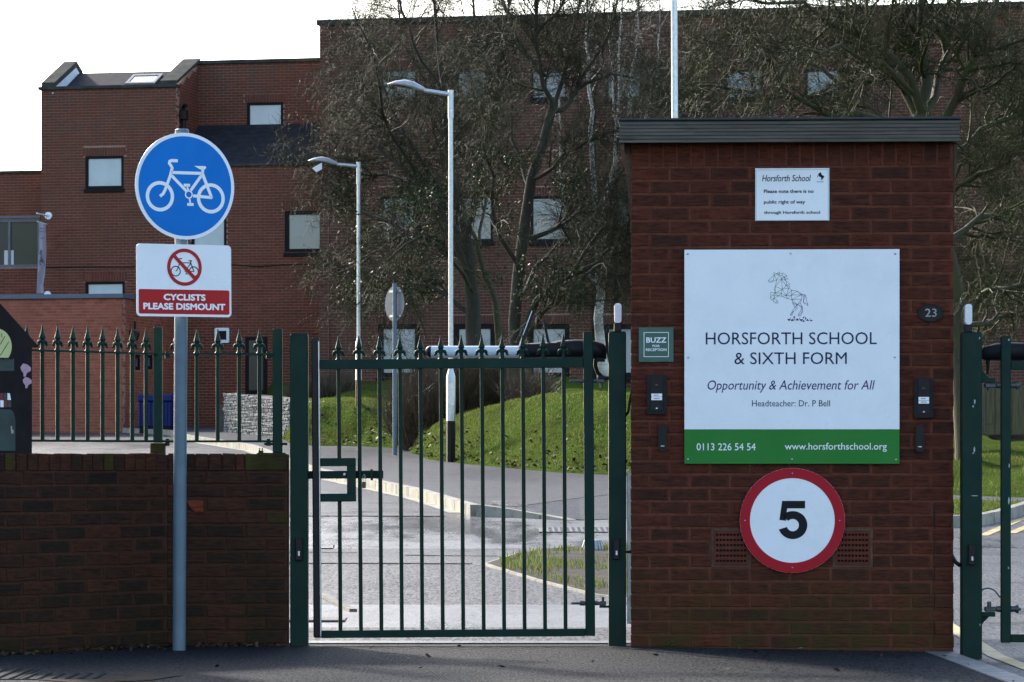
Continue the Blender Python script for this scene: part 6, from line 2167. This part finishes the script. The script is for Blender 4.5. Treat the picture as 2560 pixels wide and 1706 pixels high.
# ================================================================== TREES
def tubes(P, Rr, sides):
    """P (N,K,3) polylines, Rr (N,K) radii -> V, F"""
    N, K, _ = P.shape
    d = np.empty_like(P)
    d[:, 1:-1] = P[:, 2:] - P[:, :-2]; d[:, 0] = P[:, 1] - P[:, 0]; d[:, -1] = P[:, -1] - P[:, -2]
    d /= np.linalg.norm(d, axis=-1, keepdims=True) + 1e-9
    ref = np.where(np.abs(d[:, :1, 2:3]) > 0.8, np.array([1.0, 0, 0]), np.array([0, 0, 1.0]))
    u = np.cross(d, np.broadcast_to(ref, d.shape)); u /= np.linalg.norm(u, axis=-1, keepdims=True) + 1e-9
    w = np.cross(d, u)
    a = np.arange(sides) * 2 * np.pi / sides
    V = P[:, :, None] + (u[:, :, None] * np.cos(a)[None, None, :, None] + w[:, :, None] * np.sin(a)[None, None, :, None]) * Rr[:, :, None, None]
    idx = np.arange(N * K * sides).reshape(N, K, sides)
    nx_ = np.roll(idx, -1, axis=2)
    F = np.stack([idx[:, :-1], nx_[:, :-1], nx_[:, 1:], idx[:, 1:]], -1).reshape(-1, 4)
    return V.reshape(-1, 3), F


def grow(P, Rr, n, L, ang, k, up=0.0, wig=0.25, t0=0.15, rr=0.55, rmin=0.003, rmax=1.0, droop=0.0, taper=0.35):
    N, K, _ = P.shape
    t = rng.uniform(t0, 1.0, (N, n)) * (K - 1) * 0.999
    i = t.astype(int); f = (t - i)[..., None]
    ar = np.arange(N)[:, None]
    base = P[ar, i] * (1 - f) + P[ar, i + 1] * f
    pd = P[ar, i + 1] - P[ar, i]; pd /= np.linalg.norm(pd, axis=-1, keepdims=True) + 1e-9
    pr = Rr[ar, i] * (1 - f[..., 0]) + Rr[ar, i + 1] * f[..., 0]
    M_ = N * n
    base, pd, pr = base.reshape(M_, 3), pd.reshape(M_, 3), pr.reshape(M_)
    tt_ = (t / (K - 1)).reshape(M_)
    rv = rng.normal(size=(M_, 3)); rv -= pd * (rv * pd).sum(-1, keepdims=True); rv /= np.linalg.norm(rv, axis=-1, keepdims=True)
    a = ang * rng.uniform(0.6, 1.35, M_)[:, None]
    d = pd * np.cos(a) + rv * np.sin(a)
    d[:, 2] += up
    d /= np.linalg.norm(d, axis=-1, keepdims=True)
    ln = L * rng.uniform(0.45, 1.25, M_) * (1.1 - 0.5 * tt_)
    C = np.empty((M_, k, 3)); C[:, 0] = base
    for s in range(1, k):
        d = d + rng.normal(0, wig, (M_, 3)); d[:, 2] += up * 0.25 - droop * s / k
        d /= np.linalg.norm(d, axis=-1, keepdims=True)
        C[:, s] = C[:, s - 1] + d * (ln / (k - 1))[:, None]
    r0 = np.clip(pr * rr, rmin, rmax)
    R2 = r0[:, None] * np.linspace(1, taper, k)[None]
    return C, R2


def spline(pts, k):
    P = [Vector(p) for p in pts]
    out = []
    m = len(P) - 1
    for s in range(k):
        t = s / (k - 1) * m
        i = min(int(t), m - 1); t -= i
        p0, p1, p2, p3 = P[max(i - 1, 0)], P[i], P[i + 1], P[min(i + 2, m)]
        out.append(0.5 * ((2 * p1) + (p2 - p0) * t + (2 * p0 - 5 * p1 + 4 * p2 - p3) * t * t + (3 * p1 - p0 - 3 * p2 + p3) * t ** 3))
    return np.array([tuple(v) for v in out])


def tree(name, label, Y, trunks, limbs, bmat, tmat, spec, leaves=None, extra=(), sides=(10, 5, 3)):
    """trunks/limbs: (waypoints [(px,py,dy)], r0, r1). spec: growth levels (n, L, ang, k, up, wig, droop)"""
    K = 9
    LP, LR, TP, TRr = [], [], [], []
    for wp, r0, r1 in trunks:
        TP.append(spline([W(p, py, Y + dy) for p, py, dy in wp], K)); TRr.append(np.linspace(r0, r1, K))
    for wp, r0, r1 in limbs:
        LP.append(spline([W(p, py, Y + dy) for p, py, dy in wp], K)); LR.append(np.linspace(r0, r1, K) * 0.9)
    TP, TRr, LP, LR = np.array(TP), np.array(TRr), np.array(LP), np.array(LR)
    TRr[:, 0] *= 1.25
    TP[:, 1:-1] += rng.normal(0, 0.02, TP[:, 1:-1].shape); LP[:, 1:-1] += rng.normal(0, 0.035, LP[:, 1:-1].shape)
    base = TP[0, 0]
    root = empty(name, TR(base[0], base[1], base[2]), label, 'tree', 'bare winter trees')
    v1, f1 = tubes(TP, TRr, sides[0])
    v2, f2 = tubes(LP, LR, 8)
    V = np.concatenate([v1, v2]); F = np.concatenate([f1, f2 + len(v1)])
    reg(bpy.data.objects.new('trunk', np_mesh('trunk', V, F, bmat, True)), root, I4)
    cur = (LP, LR)
    allV, allF, off = [], [], 0
    lv_ = []
    for li, (n, L, ang, k, up, wig, droop) in enumerate(spec):
        P, Rr = grow(*cur, n, L, ang, k, up, wig, 0.12 if li else 0.2, 0.5, 0.0034, 0.05, droop)
        s = sides[1] if li == 0 else sides[2]
        v, f = tubes(P, Rr, s)
        allV.append(v); allF.append(f + off); off += len(v)
        lv_.append((P, Rr))
        cur = (P, Rr)
    V, F = np.concatenate(allV), np.concatenate(allF)
    reg(bpy.data.objects.new('crown', np_mesh('crown', V, F, tmat, True)), root, I4)
    if leaves:
        n, sz, box, lm = leaves
        C = cur[0].reshape(-1, 3)
        X = (C[:, 0] / C[:, 1]) * FPX + 1280; Yp = HOR - (C[:, 2] - CAMZ) / C[:, 1] * FPX
        m = (X > box[0]) & (X < box[1]) & (Yp > box[2]) & (Yp < box[3])
        cl = np.sin(C[:, 0] * 4.1 + 2) + np.sin(C[:, 2] * 3.3) + np.sin(C[:, 1] * 3.7 + C[:, 0] * 2)
        C = C[m & (cl > 0.3)]
        if len(C):
            c = C[rng.integers(0, len(C), n)] + rng.normal(0, 0.06, (n, 3))
            a = rng.normal(size=(n, 3)); a /= np.linalg.norm(a, axis=-1, keepdims=True)
            b = np.cross(a, rng.normal(size=(n, 3))); b /= np.linalg.norm(b, axis=-1, keepdims=True)
            h = sz * rng.uniform(0.6, 1.3, n)[:, None]
            V = np.stack([c - a * h, c + b * h * 0.55, c + a * h, c - b * h * 0.55], 1).reshape(-1, 3)
            reg(bpy.data.objects.new('ivy_leaves', np_mesh('ivy_leaves', V, np.arange(n * 4).reshape(n, 4), lm)), root, I4)['kind'] = 'stuff'
    return root


HAW = [(16, 1.6, 0.8, 7, 0.06, 0.20, 0.10), (12, 0.9, 0.85, 6, 0.03, 0.32, 0.08), (9, 0.46, 0.95, 4, 0.02, 0.45, 0.06)]
tree('hawthorn_tree', 'ivy-clad bare tree with a thick trunk, left of the pair behind the gate', 70.0,
     [([(1192, 1100, 0), (1191, 950, 0), (1186, 820, 0), (1178, 700, 0), (1166, 600, 0)], 0.19, 0.13)],
     [([(1178, 700, 0), (1120, 560, -.3), (1050, 450, .6), (960, 380, 1.4), (880, 330, 2.0)], 0.09, 0.02),
      ([(1166, 602, 0), (1130, 430, .4), (1110, 250, .6), (1090, 80, .8), (1075, -180, 1.0)], 0.09, 0.02),
      ([(1166, 602, 0), (1200, 430, -.5), (1240, 280, -.8), (1260, 120, -.9), (1290, -120, -1)], 0.085, 0.02),
      ([(1176, 650, 0), (1080, 600, .5), (980, 560, 1.3), (880, 520, 2.2), (800, 470, 2.8)], 0.07, 0.015),
      ([(1185, 790, 0), (1110, 730, .4), (1040, 715, .9), (970, 750, 1.4), (925, 790, 1.8)], 0.06, 0.012),
      ([(1170, 620, 0), (1090, 480, 1.0), (1010, 330, 1.5), (950, 200, 1.8), (910, 60, 2.0)], 0.07, 0.015),
      ([(1120, 560, -.3), (1040, 560, .6), (950, 620, 1.4), (880, 660, 2.0), (830, 690, 2.4)], 0.05, 0.01),
      ([(1186, 740, 0), (1130, 640, -1.0), (1080, 590, -1.6), (1020, 600, -2.0), (960, 660, -2.2)], 0.05, 0.01),
      ([(1110, 250, .6), (1040, 120, .4), (1000, 20, .3), (960, -110, .2)], 0.045, 0.015), ([(1240, 280, -.8), (1205, 130, -.6), (1180, 0, -.5), (1150, -160, -.4)], 0.045, 0.015), ([(1050, 450, .6), (960, 300, -.2), (930, 150, -1.5), (880, 20, -1.7)], 0.045, 0.012),
      ([(1050, 450, .6), (960, 440, 1.5), (880, 430, 2.1), (810, 400, 2.6), (775, 350, 3.0)], 0.045, 0.01)],
     BARK1, TWIG1, HAW, (5200, 0.034, (840, 1250, 380, 760), LEAF))
tree('hawthorn_tree', 'bare tree with one low limb arching right to the hut', 64.0,
     [([(1286, 1100, 0), (1284, 950, 0), (1287, 850, 0), (1291, 760, 0), (1306, 610, 0), (1321, 470, 0), (1356, 370, 0), (1379, 275, 0)], 0.135, 0.085)],
     [([(1296, 880, 0), (1350, 800, -.5), (1400, 745, -.8), (1455, 700, -1.0), (1510, 650, -1.2), (1560, 560, -1.4)], 0.05, 0.02), ([(1293, 862, 0), (1335, 775, -.2), (1400, 710, -.4), (1490, 665, -.6), (1560, 610, -.8), (1625, 530, -1.0)], 0.085, 0.03),
      ([(1379, 277, 0), (1440, 235, .3), (1500, 195, .5), (1600, 200, .7)], 0.06, 0.015),
      ([(1379, 277, 0), (1361, 190, -.3), (1340, 90, -.4), (1330, -180, -.5)], 0.06, 0.02),
      ([(1370, 310, 0), (1420, 150, .5), (1450, 20, .8), (1470, -270, .9)], 0.055, 0.015),
      ([(1308, 600, 0), (1400, 560, .6), (1500, 520, 1.0), (1590, 460, 1.2)], 0.06, 0.012),
      ([(1298, 700, 0), (1240, 560, -.6), (1225, 420, -.9), (1200, 300, -1.1)], 0.055, 0.012),
      ([(1330, 450, 0), (1400, 400, -.8), (1480, 350, -1.2), (1560, 330, -1.5)], 0.05, 0.012),
      ([(1400, 710, -.4), (1480, 600, -.9), (1540, 480, -1.2), (1580, 370, -1.4)], 0.045, 0.012),
      ([(1321, 470, 0), (1290, 360, .8), (1270, 230, 1.2), (1250, 90, 1.5)], 0.05, 0.012),
      ([(1291, 760, 0), (1360, 650, 1.0), (1430, 600, 1.6), (1500, 620, 2.0)], 0.045, 0.01),
      ([(1340, 90, -.4), (1390, 30, -.6), (1430, -30, -.8), (1480, -120, -.9)], 0.04, 0.015), ([(1361, 190, -.3), (1290, 90, 0), (1255, 0, .2), (1220, -130, .3)], 0.045, 0.015),
      ([(1400, 560, .6), (1450, 640, .8), (1520, 700, 1.0), (1590, 690, 1.2)], 0.035, 0.01), ([(1440, 235, .3), (1500, 110, .6), (1540, 20, .8), (1580, -240, 1.0)], 0.04, 0.01), ([(1490, 665, -.6), (1560, 690, -.9), (1620, 660, -1.1), (1680, 600, -1.2)], 0.035, 0.01)],
     BARK1, TWIG1, HAW, (3200, 0.032, (1180, 1460, 380, 780), LEAF))
tree('slender_tree', 'slender pale-barked leaning tree between the two thick trunks', 73.0,
     [([(1264, 1020, 0), (1252, 870, 0), (1238, 760, 0), (1218, 690, 0), (1190, 600, 0)], 0.10, 0.05)],
     [([(1190, 600, 0), (1150, 480, .3), (1120, 340, .5), (1060, 200, .6)], 0.05, 0.012), ([(1200, 620, 0), (1210, 460, .8), (1190, 300, 1.0), (1170, 120, 1.2)], 0.045, 0.012), ([(1218, 690, 0), (1130, 640, 1.), (1040, 640, 1.6), (960, 560, 2)], 0.04, 0.01),
      ([(1150, 480, .3), (1040, 300, .6), (960, 180, .8), (880, 110, 1.0)], 0.04, 0.01), ([(1150, 480, .3), (1010, 400, 1.0), (910, 290, 1.3), (830, 250, 1.5)], 0.04, 0.01), ([(1120, 340, .5), (1040, 160, .8), (1000, 40, 1.0), (980, -180, 1.1)], 0.04, 0.01)],
     BARK2, TWIG1, HAW)
BIR = [(16, 1.3, 0.6, 6, 0.05, 0.16, 0.10), (8, 0.75, 0.6, 5, 0.0, 0.2, 0.15), (6, 0.42, 0.6, 4, -0.05, 0.22, 0.2)]
tree('birch_tree', 'white-barked birch standing just left of the hut', 76.0,
     [([(1509, 942, 0), (1500, 820, 0), (1498, 720, 0), (1496, 620, 0), (1486, 480, 0), (1476, 320, 0)], 0.12, 0.05)],
     [([(1476, 322, 0), (1470, 200, 0), (1466, 80, 0), (1460, -180, 0)], 0.05, 0.015), ([(1497, 715, 0), (1472, 690, 0), (1440, 620, -.2), (1418, 555, -.3), (1402, 400, -.4), (1398, 220, -.5)], 0.055, 0.02),
      ([(1494, 600, 0), (1520, 480, .3), (1540, 330, .5), (1552, 150, .6), (1560, -60, .6)], 0.05, 0.015)],
     BARK3, TWIG3, BIR)
tree('birch_tree', 'thin birch with a white stem against the tall building above the hut', 79.0,
     [([(1590, 960, 0), (1588, 700, 0), (1580, 500, 0), (1572, 330, 0), (1580, 180, 0)], 0.09, 0.04)],
     [([(1580, 182, 0), (1592, 80, 0), (1605, -180, 0)], 0.04, 0.012), ([(1575, 420, 0), (1540, 300, .2), (1528, 150, .2), (1524, 0, .2)], 0.04, 0.012), ([(1576, 400, 0), (1620, 280, .2), (1640, 150, .2), (1650, 0, .2)], 0.04, 0.012)],
     BARK3, TWIG3, BIR)
MAP_ = [(18, 1.25, 0.8, 8, 0.07, 0.18, 0.04), (10, 0.66, 0.85, 6, 0.05, 0.30, 0.03), (9, 0.32, 0.95, 4, 0.03, 0.45, 0.02)]
tree('mossy_tree', 'large mossy many-branched bare tree rising behind the hut', 45.0,
     [([(2428, 1240, 0), (2418, 1000, 0), (2398, 800, 0), (2352, 600, 0), (2318, 400, 0), (2306, 285, 0)], 0.165, 0.12), ([(2428, 1235, 0), (2452, 1200, 0), (2480, 1214, -.1), (2505, 1226, -.2)], 0.10, 0.03)],
     [([(2306, 287, 0), (2302, 190, .1), (2300, 90, .2), (2320, -270, .3)], 0.09, 0.04),
      ([(2308, 290, 0), (2272, 191, -.3), (2119, 69, -.7), (2004, 23, -.9), (1844, -5, -1.1)], 0.075, 0.015),
      ([(2310, 320, 0), (2240, 200, .5), (2180, 80, .9), (2120, -180, 1.2)], 0.065, 0.02),
      ([(2300, 340, 0), (2150, 285, -.5), (2000, 250, -.9), (1850, 225, -1.1), (1740, 215, -1.3)], 0.055, 0.012),
      ([(2320, 360, 0), (2400, 200, -.4), (2460, 80, -.6), (2510, -180, -.8)], 0.075, 0.025),
      ([(2330, 440, 0), (2440, 340, .3), (2560, 280, .5), (2660, 240, .6)], 0.06, 0.015),
      ([(2398, 800, 0), (2470, 730, -.4), (2560, 700, -.7), (2660, 660, -.9)], 0.055, 0.015),
      ([(2360, 620, 0), (2440, 560, .6), (2540, 520, 1.0), (2640, 470, 1.2)], 0.055, 0.015),
      ([(2306, 287, 0), (2360, 150, .8), (2395, 20, 1.1), (2410, -240, 1.3)], 0.065, 0.02),
      ([(2320, 330, 0), (2200, 300, .9), (2050, 180, 1.4), (1900, 120, 1.7), (1760, 100, 1.9)], 0.05, 0.01),
      ([(2405, 850, 0), (2480, 800, .6), (2560, 790, 1.0), (2640, 800, 1.2)], 0.045, 0.012),
      ([(2340, 520, 0), (2430, 450, -.8), (2520, 400, -1.2), (2600, 330, -1.5)], 0.05, 0.012),
      ([(2300, 250, .0), (2170, 150, -1.2), (2040, 120, -1.8), (1930, 170, -2.1)], 0.045, 0.01)],
     BARK2, TWIG2, MAP_)
tree('mossy_tree', 'further bare tree crossing the tall building above the left of the hut roof', 60.0,
     [([(1960, 1000, 0), (1955, 700, 0), (1940, 450, 0), (1925, 300, 0)], 0.14, 0.08)],
     [([(1925, 302, 0), (1880, 200, 0), (1840, 80, 0), (1800, -180, 0)], 0.06, 0.015), ([(1930, 320, 0), (1820, 260, .5), (1740, 230, .8), (1660, 200, 1.0)], 0.05, 0.012), ([(1925, 302, 0), (1960, 180, .3), (1990, 60, .5), (2020, -180, .6)], 0.06, 0.015),
      ([(1935, 380, 0), (1850, 330, -.6), (1760, 310, -1.0), (1680, 290, -1.2)], 0.045, 0.01), ([(1930, 330, 0), (2020, 250, -.5), (2110, 200, -.8), (2200, 130, -1.0)], 0.05, 0.012)],
     BARK2, TWIG1, HAW)
tree('mossy_tree', 'bare tree crowding the right edge behind the drive gate', 54.0,
     [([(2680, 1120, 0), (2670, 900, 0), (2640, 700, 0), (2600, 500, 0)], 0.16, 0.10)],
     [([(2600, 502, 0), (2560, 350, 0), (2530, 200, 0), (2510, 20, 0)], 0.07, 0.02), ([(2620, 600, 0), (2540, 560, .5), (2470, 600, .8), (2420, 680, 1.0)], 0.05, 0.012), ([(2640, 700, 0), (2560, 680, -.4), (2500, 720, -.7), (2440, 790, -1.0)], 0.05, 0.012),
      ([(2600, 502, 0), (2520, 430, -.6), (2460, 420, -1.0), (2400, 460, -1.2)], 0.05, 0.012), ([(2600, 502, 0), (2580, 300, 1.0), (2600, 150, 1.2), (2620, 0, 1.4)], 0.06, 0.015)],
     BARK2, TWIG2, MAP_)


# ---- twiggy shrubs
def shrub(name, label, cx, cy, rx, ry, h, n, seed):
    g = np.random.default_rng(seed)
    a = g.uniform(0, 2 * np.pi, n); r = np.sqrt(g.uniform(0, 1, n))
    X = cx + rx * r * np.cos(a); Y = cy + ry * r * np.sin(a)
    Z = lawn_z(X, Y) - 0.05
    k = 5
    P = np.empty((n, k, 3)); P[:, 0] = np.stack([X, Y, Z], -1)
    d = np.stack([(X - cx) / rx * 0.5 + g.normal(0, 0.22, n), (Y - cy) / ry * 0.5 + g.normal(0, 0.22, n), np.ones(n)], -1)
    ln = h * g.uniform(0.55, 1.1, n) * (1.05 - 0.35 * r)
    for s in range(1, k):
        d = d + g.normal(0, 0.16, (n, 3)); d /= np.linalg.norm(d, axis=-1, keepdims=True)
        P[:, s] = P[:, s - 1] + d * (ln / (k - 1))[:, None]
    Rr = np.linspace(0.007, 0.0025, k)[None] * g.uniform(0.7, 1.4, n)[:, None]
    v1, f1 = tubes(P, Rr, 3)
    P2, R2 = grow(P, Rr, 4, h * 0.34, 0.6, 4, 0.15, 0.2, 0.3, 0.7, 0.0022)
    v2, f2 = tubes(P2, R2, 3)
    root = empty(name, TR(cx, cy, float(lawn_z(cx, cy))), label, 'shrub', 'bare twiggy shrubs')
    o = reg(bpy.data.objects.new('stems', np_mesh('stems', np.concatenate([v1, v2]), np.concatenate([f1, f2 + len(v1)]), SHRUB, True)), root, I4)
    return root


for (p0, p1, y, h, n, sd_, lb_) in ((1008, 1110, 64.0, 1.45, 950, 1, 'dense brown twiggy bush left of the lamp column base'), (1105, 1215, 64.5, 1.45, 1000, 2, 'dense brown twiggy bush below the thick trunks, right of the lamp column'), (1200, 1300, 65.0, 1.2, 650, 3, 'lower brown twiggy bush at the right, at the foot of the bare trees')):
    cx_ = ((p0 + p1) / 2 - 1280) / FPX * y
    shrub('bare_shrub', lb_, cx_, y + 0.6, (p1 - p0) / 2 / FPX * y, 0.8, h, n, sd_)
shrub('bare_shrub', 'dark twiggy bush on the bank behind the stone wall, by the brick corner', W(800, 960, 84).x, 85.5, 0.75, 0.8, 0.75, 700, 4)
shrub('bare_shrub', 'thin pale tuft of stems right of the dense bushes', W(1325, 1000, 60).x, 60.5, 0.3, 0.5, 0.8, 260, 5)

# ================================================================== SMALL STUFF
# leaf litter along the foot of the wall
LIT = brick_mat('dead_leaf', [(0.0, (0.02, 0.015, 0.010)), (0.6, (0.06, 0.04, 0.022)), (0.9, (0.10, 0.07, 0.03)), (1.0, (0.18, 0.17, 0.16))], True, 0.2, 0, None, 0.6)


def litter(name, pts, sz, label, zf):
    n = len(pts)
    c = np.array([(x, y, zf(x, y) + rng.uniform(0.004, 0.02)) for x, y in pts])
    a = rng.uniform(0, 2 * np.pi, n); tl = rng.normal(0, 0.35, (n, 2))
    s = sz * rng.uniform(0.4, 1.3, n)
    u = np.stack([np.cos(a), np.sin(a), tl[:, 0]], -1) * s[:, None]; v = np.stack([-np.sin(a) * 0.6, np.cos(a) * 0.6, tl[:, 1]], -1) * s[:, None]
    V = np.stack([c - u, c + v, c + u, c - v], 1).reshape(-1, 3)
    return tag(reg(bpy.data.objects.new(name, np_mesh(name, V, np.arange(n * 4).reshape(n, 4), LIT)), None, I4), label, kind='stuff')


pts = []
for i in range(420):
    if random.random() < 0.7:
        s = -random.random() * 1.5; d = -abs(random.gauss(0, 0.10)) - 0.01; p = WF2.pt(s, d, 0)
    else:
        s = cornx * random.random(); d = -abs(random.gauss(0, 0.07)) - 0.01; p = WF1.pt(s, d, 0)
    pts.append((p.x, p.y))
for i in range(60): pts.append((random.uniform(-3, 2.4), random.uniform(16.8, 19.9)))
litter('leaf_litter', pts, 0.016, 'dead leaves and scraps along the foot of the wall', lambda x, y: zp(x))
pts = []
for i in range(900):
    x = random.uniform(-4.2, 2.6); pts.append((x, float(np.interp(x, EX, EY)) + abs(random.gauss(0, 1.6)) - 0.15))
litter('fallen_leaves', pts, 0.035, 'fallen leaves scattered on the grass bank', lambda x, y: float(lawn_z(x, y)) + 0.03)
# tactile paving in the near left corner
tp = empty('tactile_paving', TR(-2.4, 17.2, 0), 'dark blistered tactile paving in the lower left corner', kind='structure')
TACT = plain('dark_paver', (0.022, 0.023, 0.025), 0.7, 0.3, 5, 0.4, 80, spec=0.05)
dome = MB().lathe([(0.016, 0.0), (0.015, 0.004), (0.009, 0.0055), (0.001, 0.006)], 8).mesh('blister', TACT)
for i in range(3):
    for k in range(2):
        x0, y0 = -3.16 + i * 0.402 - k * 0.0, 16.98 + k * 0.402
        if i == 2 and k == 1: continue
        s_ = MB().box(x0, x0 + 0.398, y0, y0 + 0.398, -0.03, 0.005, bev=0.002).build('slab', TACT, tp)
        mb = MB()
        for a in range(6):
            for b in range(6): mb.lathe([(0.017, 0.0), (0.016, 0.004), (0.010, 0.0055), (0.001, 0.006)], 8, (x0 + 0.033 + a * 0.0665, y0 + 0.033 + b * 0.0665, 0.005))
        o = mb.build('blister', TACT, s_); o['kind'] = 'stuff'
BRN = plain('brown_slab', (0.040, 0.032, 0.024), 0.8, 0.3, 6, 0.5, 60, spec=0.05)
MB().add([(x, y, 0.004) for x, y in ((-2.02, 16.7), (-1.72, 16.9), (-1.60, 17.32), (-1.88, 17.42), (-2.3, 17.0))], [(0, 1, 2, 3, 4)]).build('brown_slab', BRN, tp)
# weed at the foot of the hut
wd = empty('weed', KF.M() @ Matrix.Translation((KF.px(1672), -0.03, -0.005)), 'small green weed growing at the foot of the hut wall', 'weed')
mb = MB()
for i in range(13):
    a = random.uniform(-2.6, 2.6); l = random.uniform(0.02, 0.045); h = random.uniform(0.006, 0.035)
    dx_, dy_ = math.sin(a) * l, -abs(math.cos(a)) * l * 0.7
    x0 = KF.px(1672)
    mb.add([(x0, -0.03, 0.0), (x0 + dx_ * 0.5 - dy_ * 0.15, -0.03 + dy_ * 0.5 + dx_ * 0.15, h), (x0 + dx_, -0.03 + dy_, h * 0.7), (x0 + dx_ * 0.5 + dy_ * 0.15, -0.03 + dy_ * 0.5 - dx_ * 0.15, h)], [(0, 1, 2, 3)])
mb.build('leaf', G['blade'], wd, KF.M())

# chipped and scuffed paint on the drive gate and its post
CHIP = plain('bare_primer', (0.30, 0.34, 0.34), 0.6, 0.2, 30, 0.1, 60)
for par, d, spots in ((t2, -0.0512, ((2437, 1004, 3, 9), (2433, 1016, 2.5, 4), (2436, 1124, 3, 8), (2433, 1133, 3, 3), (2437, 1240, 13, 1.6), (2449, 846, 2, 4), (2450, 1562, 2, 4))), (G2, -0.0262, ((2522, 1252, 3, 14), (2523, 1165, 2, 7), (2522, 850, 2, 5), (2521, 1420, 2, 5)))):
    for p, py, w, h in spots:
        x, z = GF2.P(p, py, d)
        k = GF2.Y(x) / FPX
        q = [(x + math.cos(a) * w * k * random.uniform(0.5, 1.0), z + math.sin(a) * h * k * random.uniform(0.5, 1.0)) for a in [2 * math.pi * i / 7 for i in range(7)]]
        MB().poly(q, d, None).build('paint_chip', CHIP, par, GF2.M())
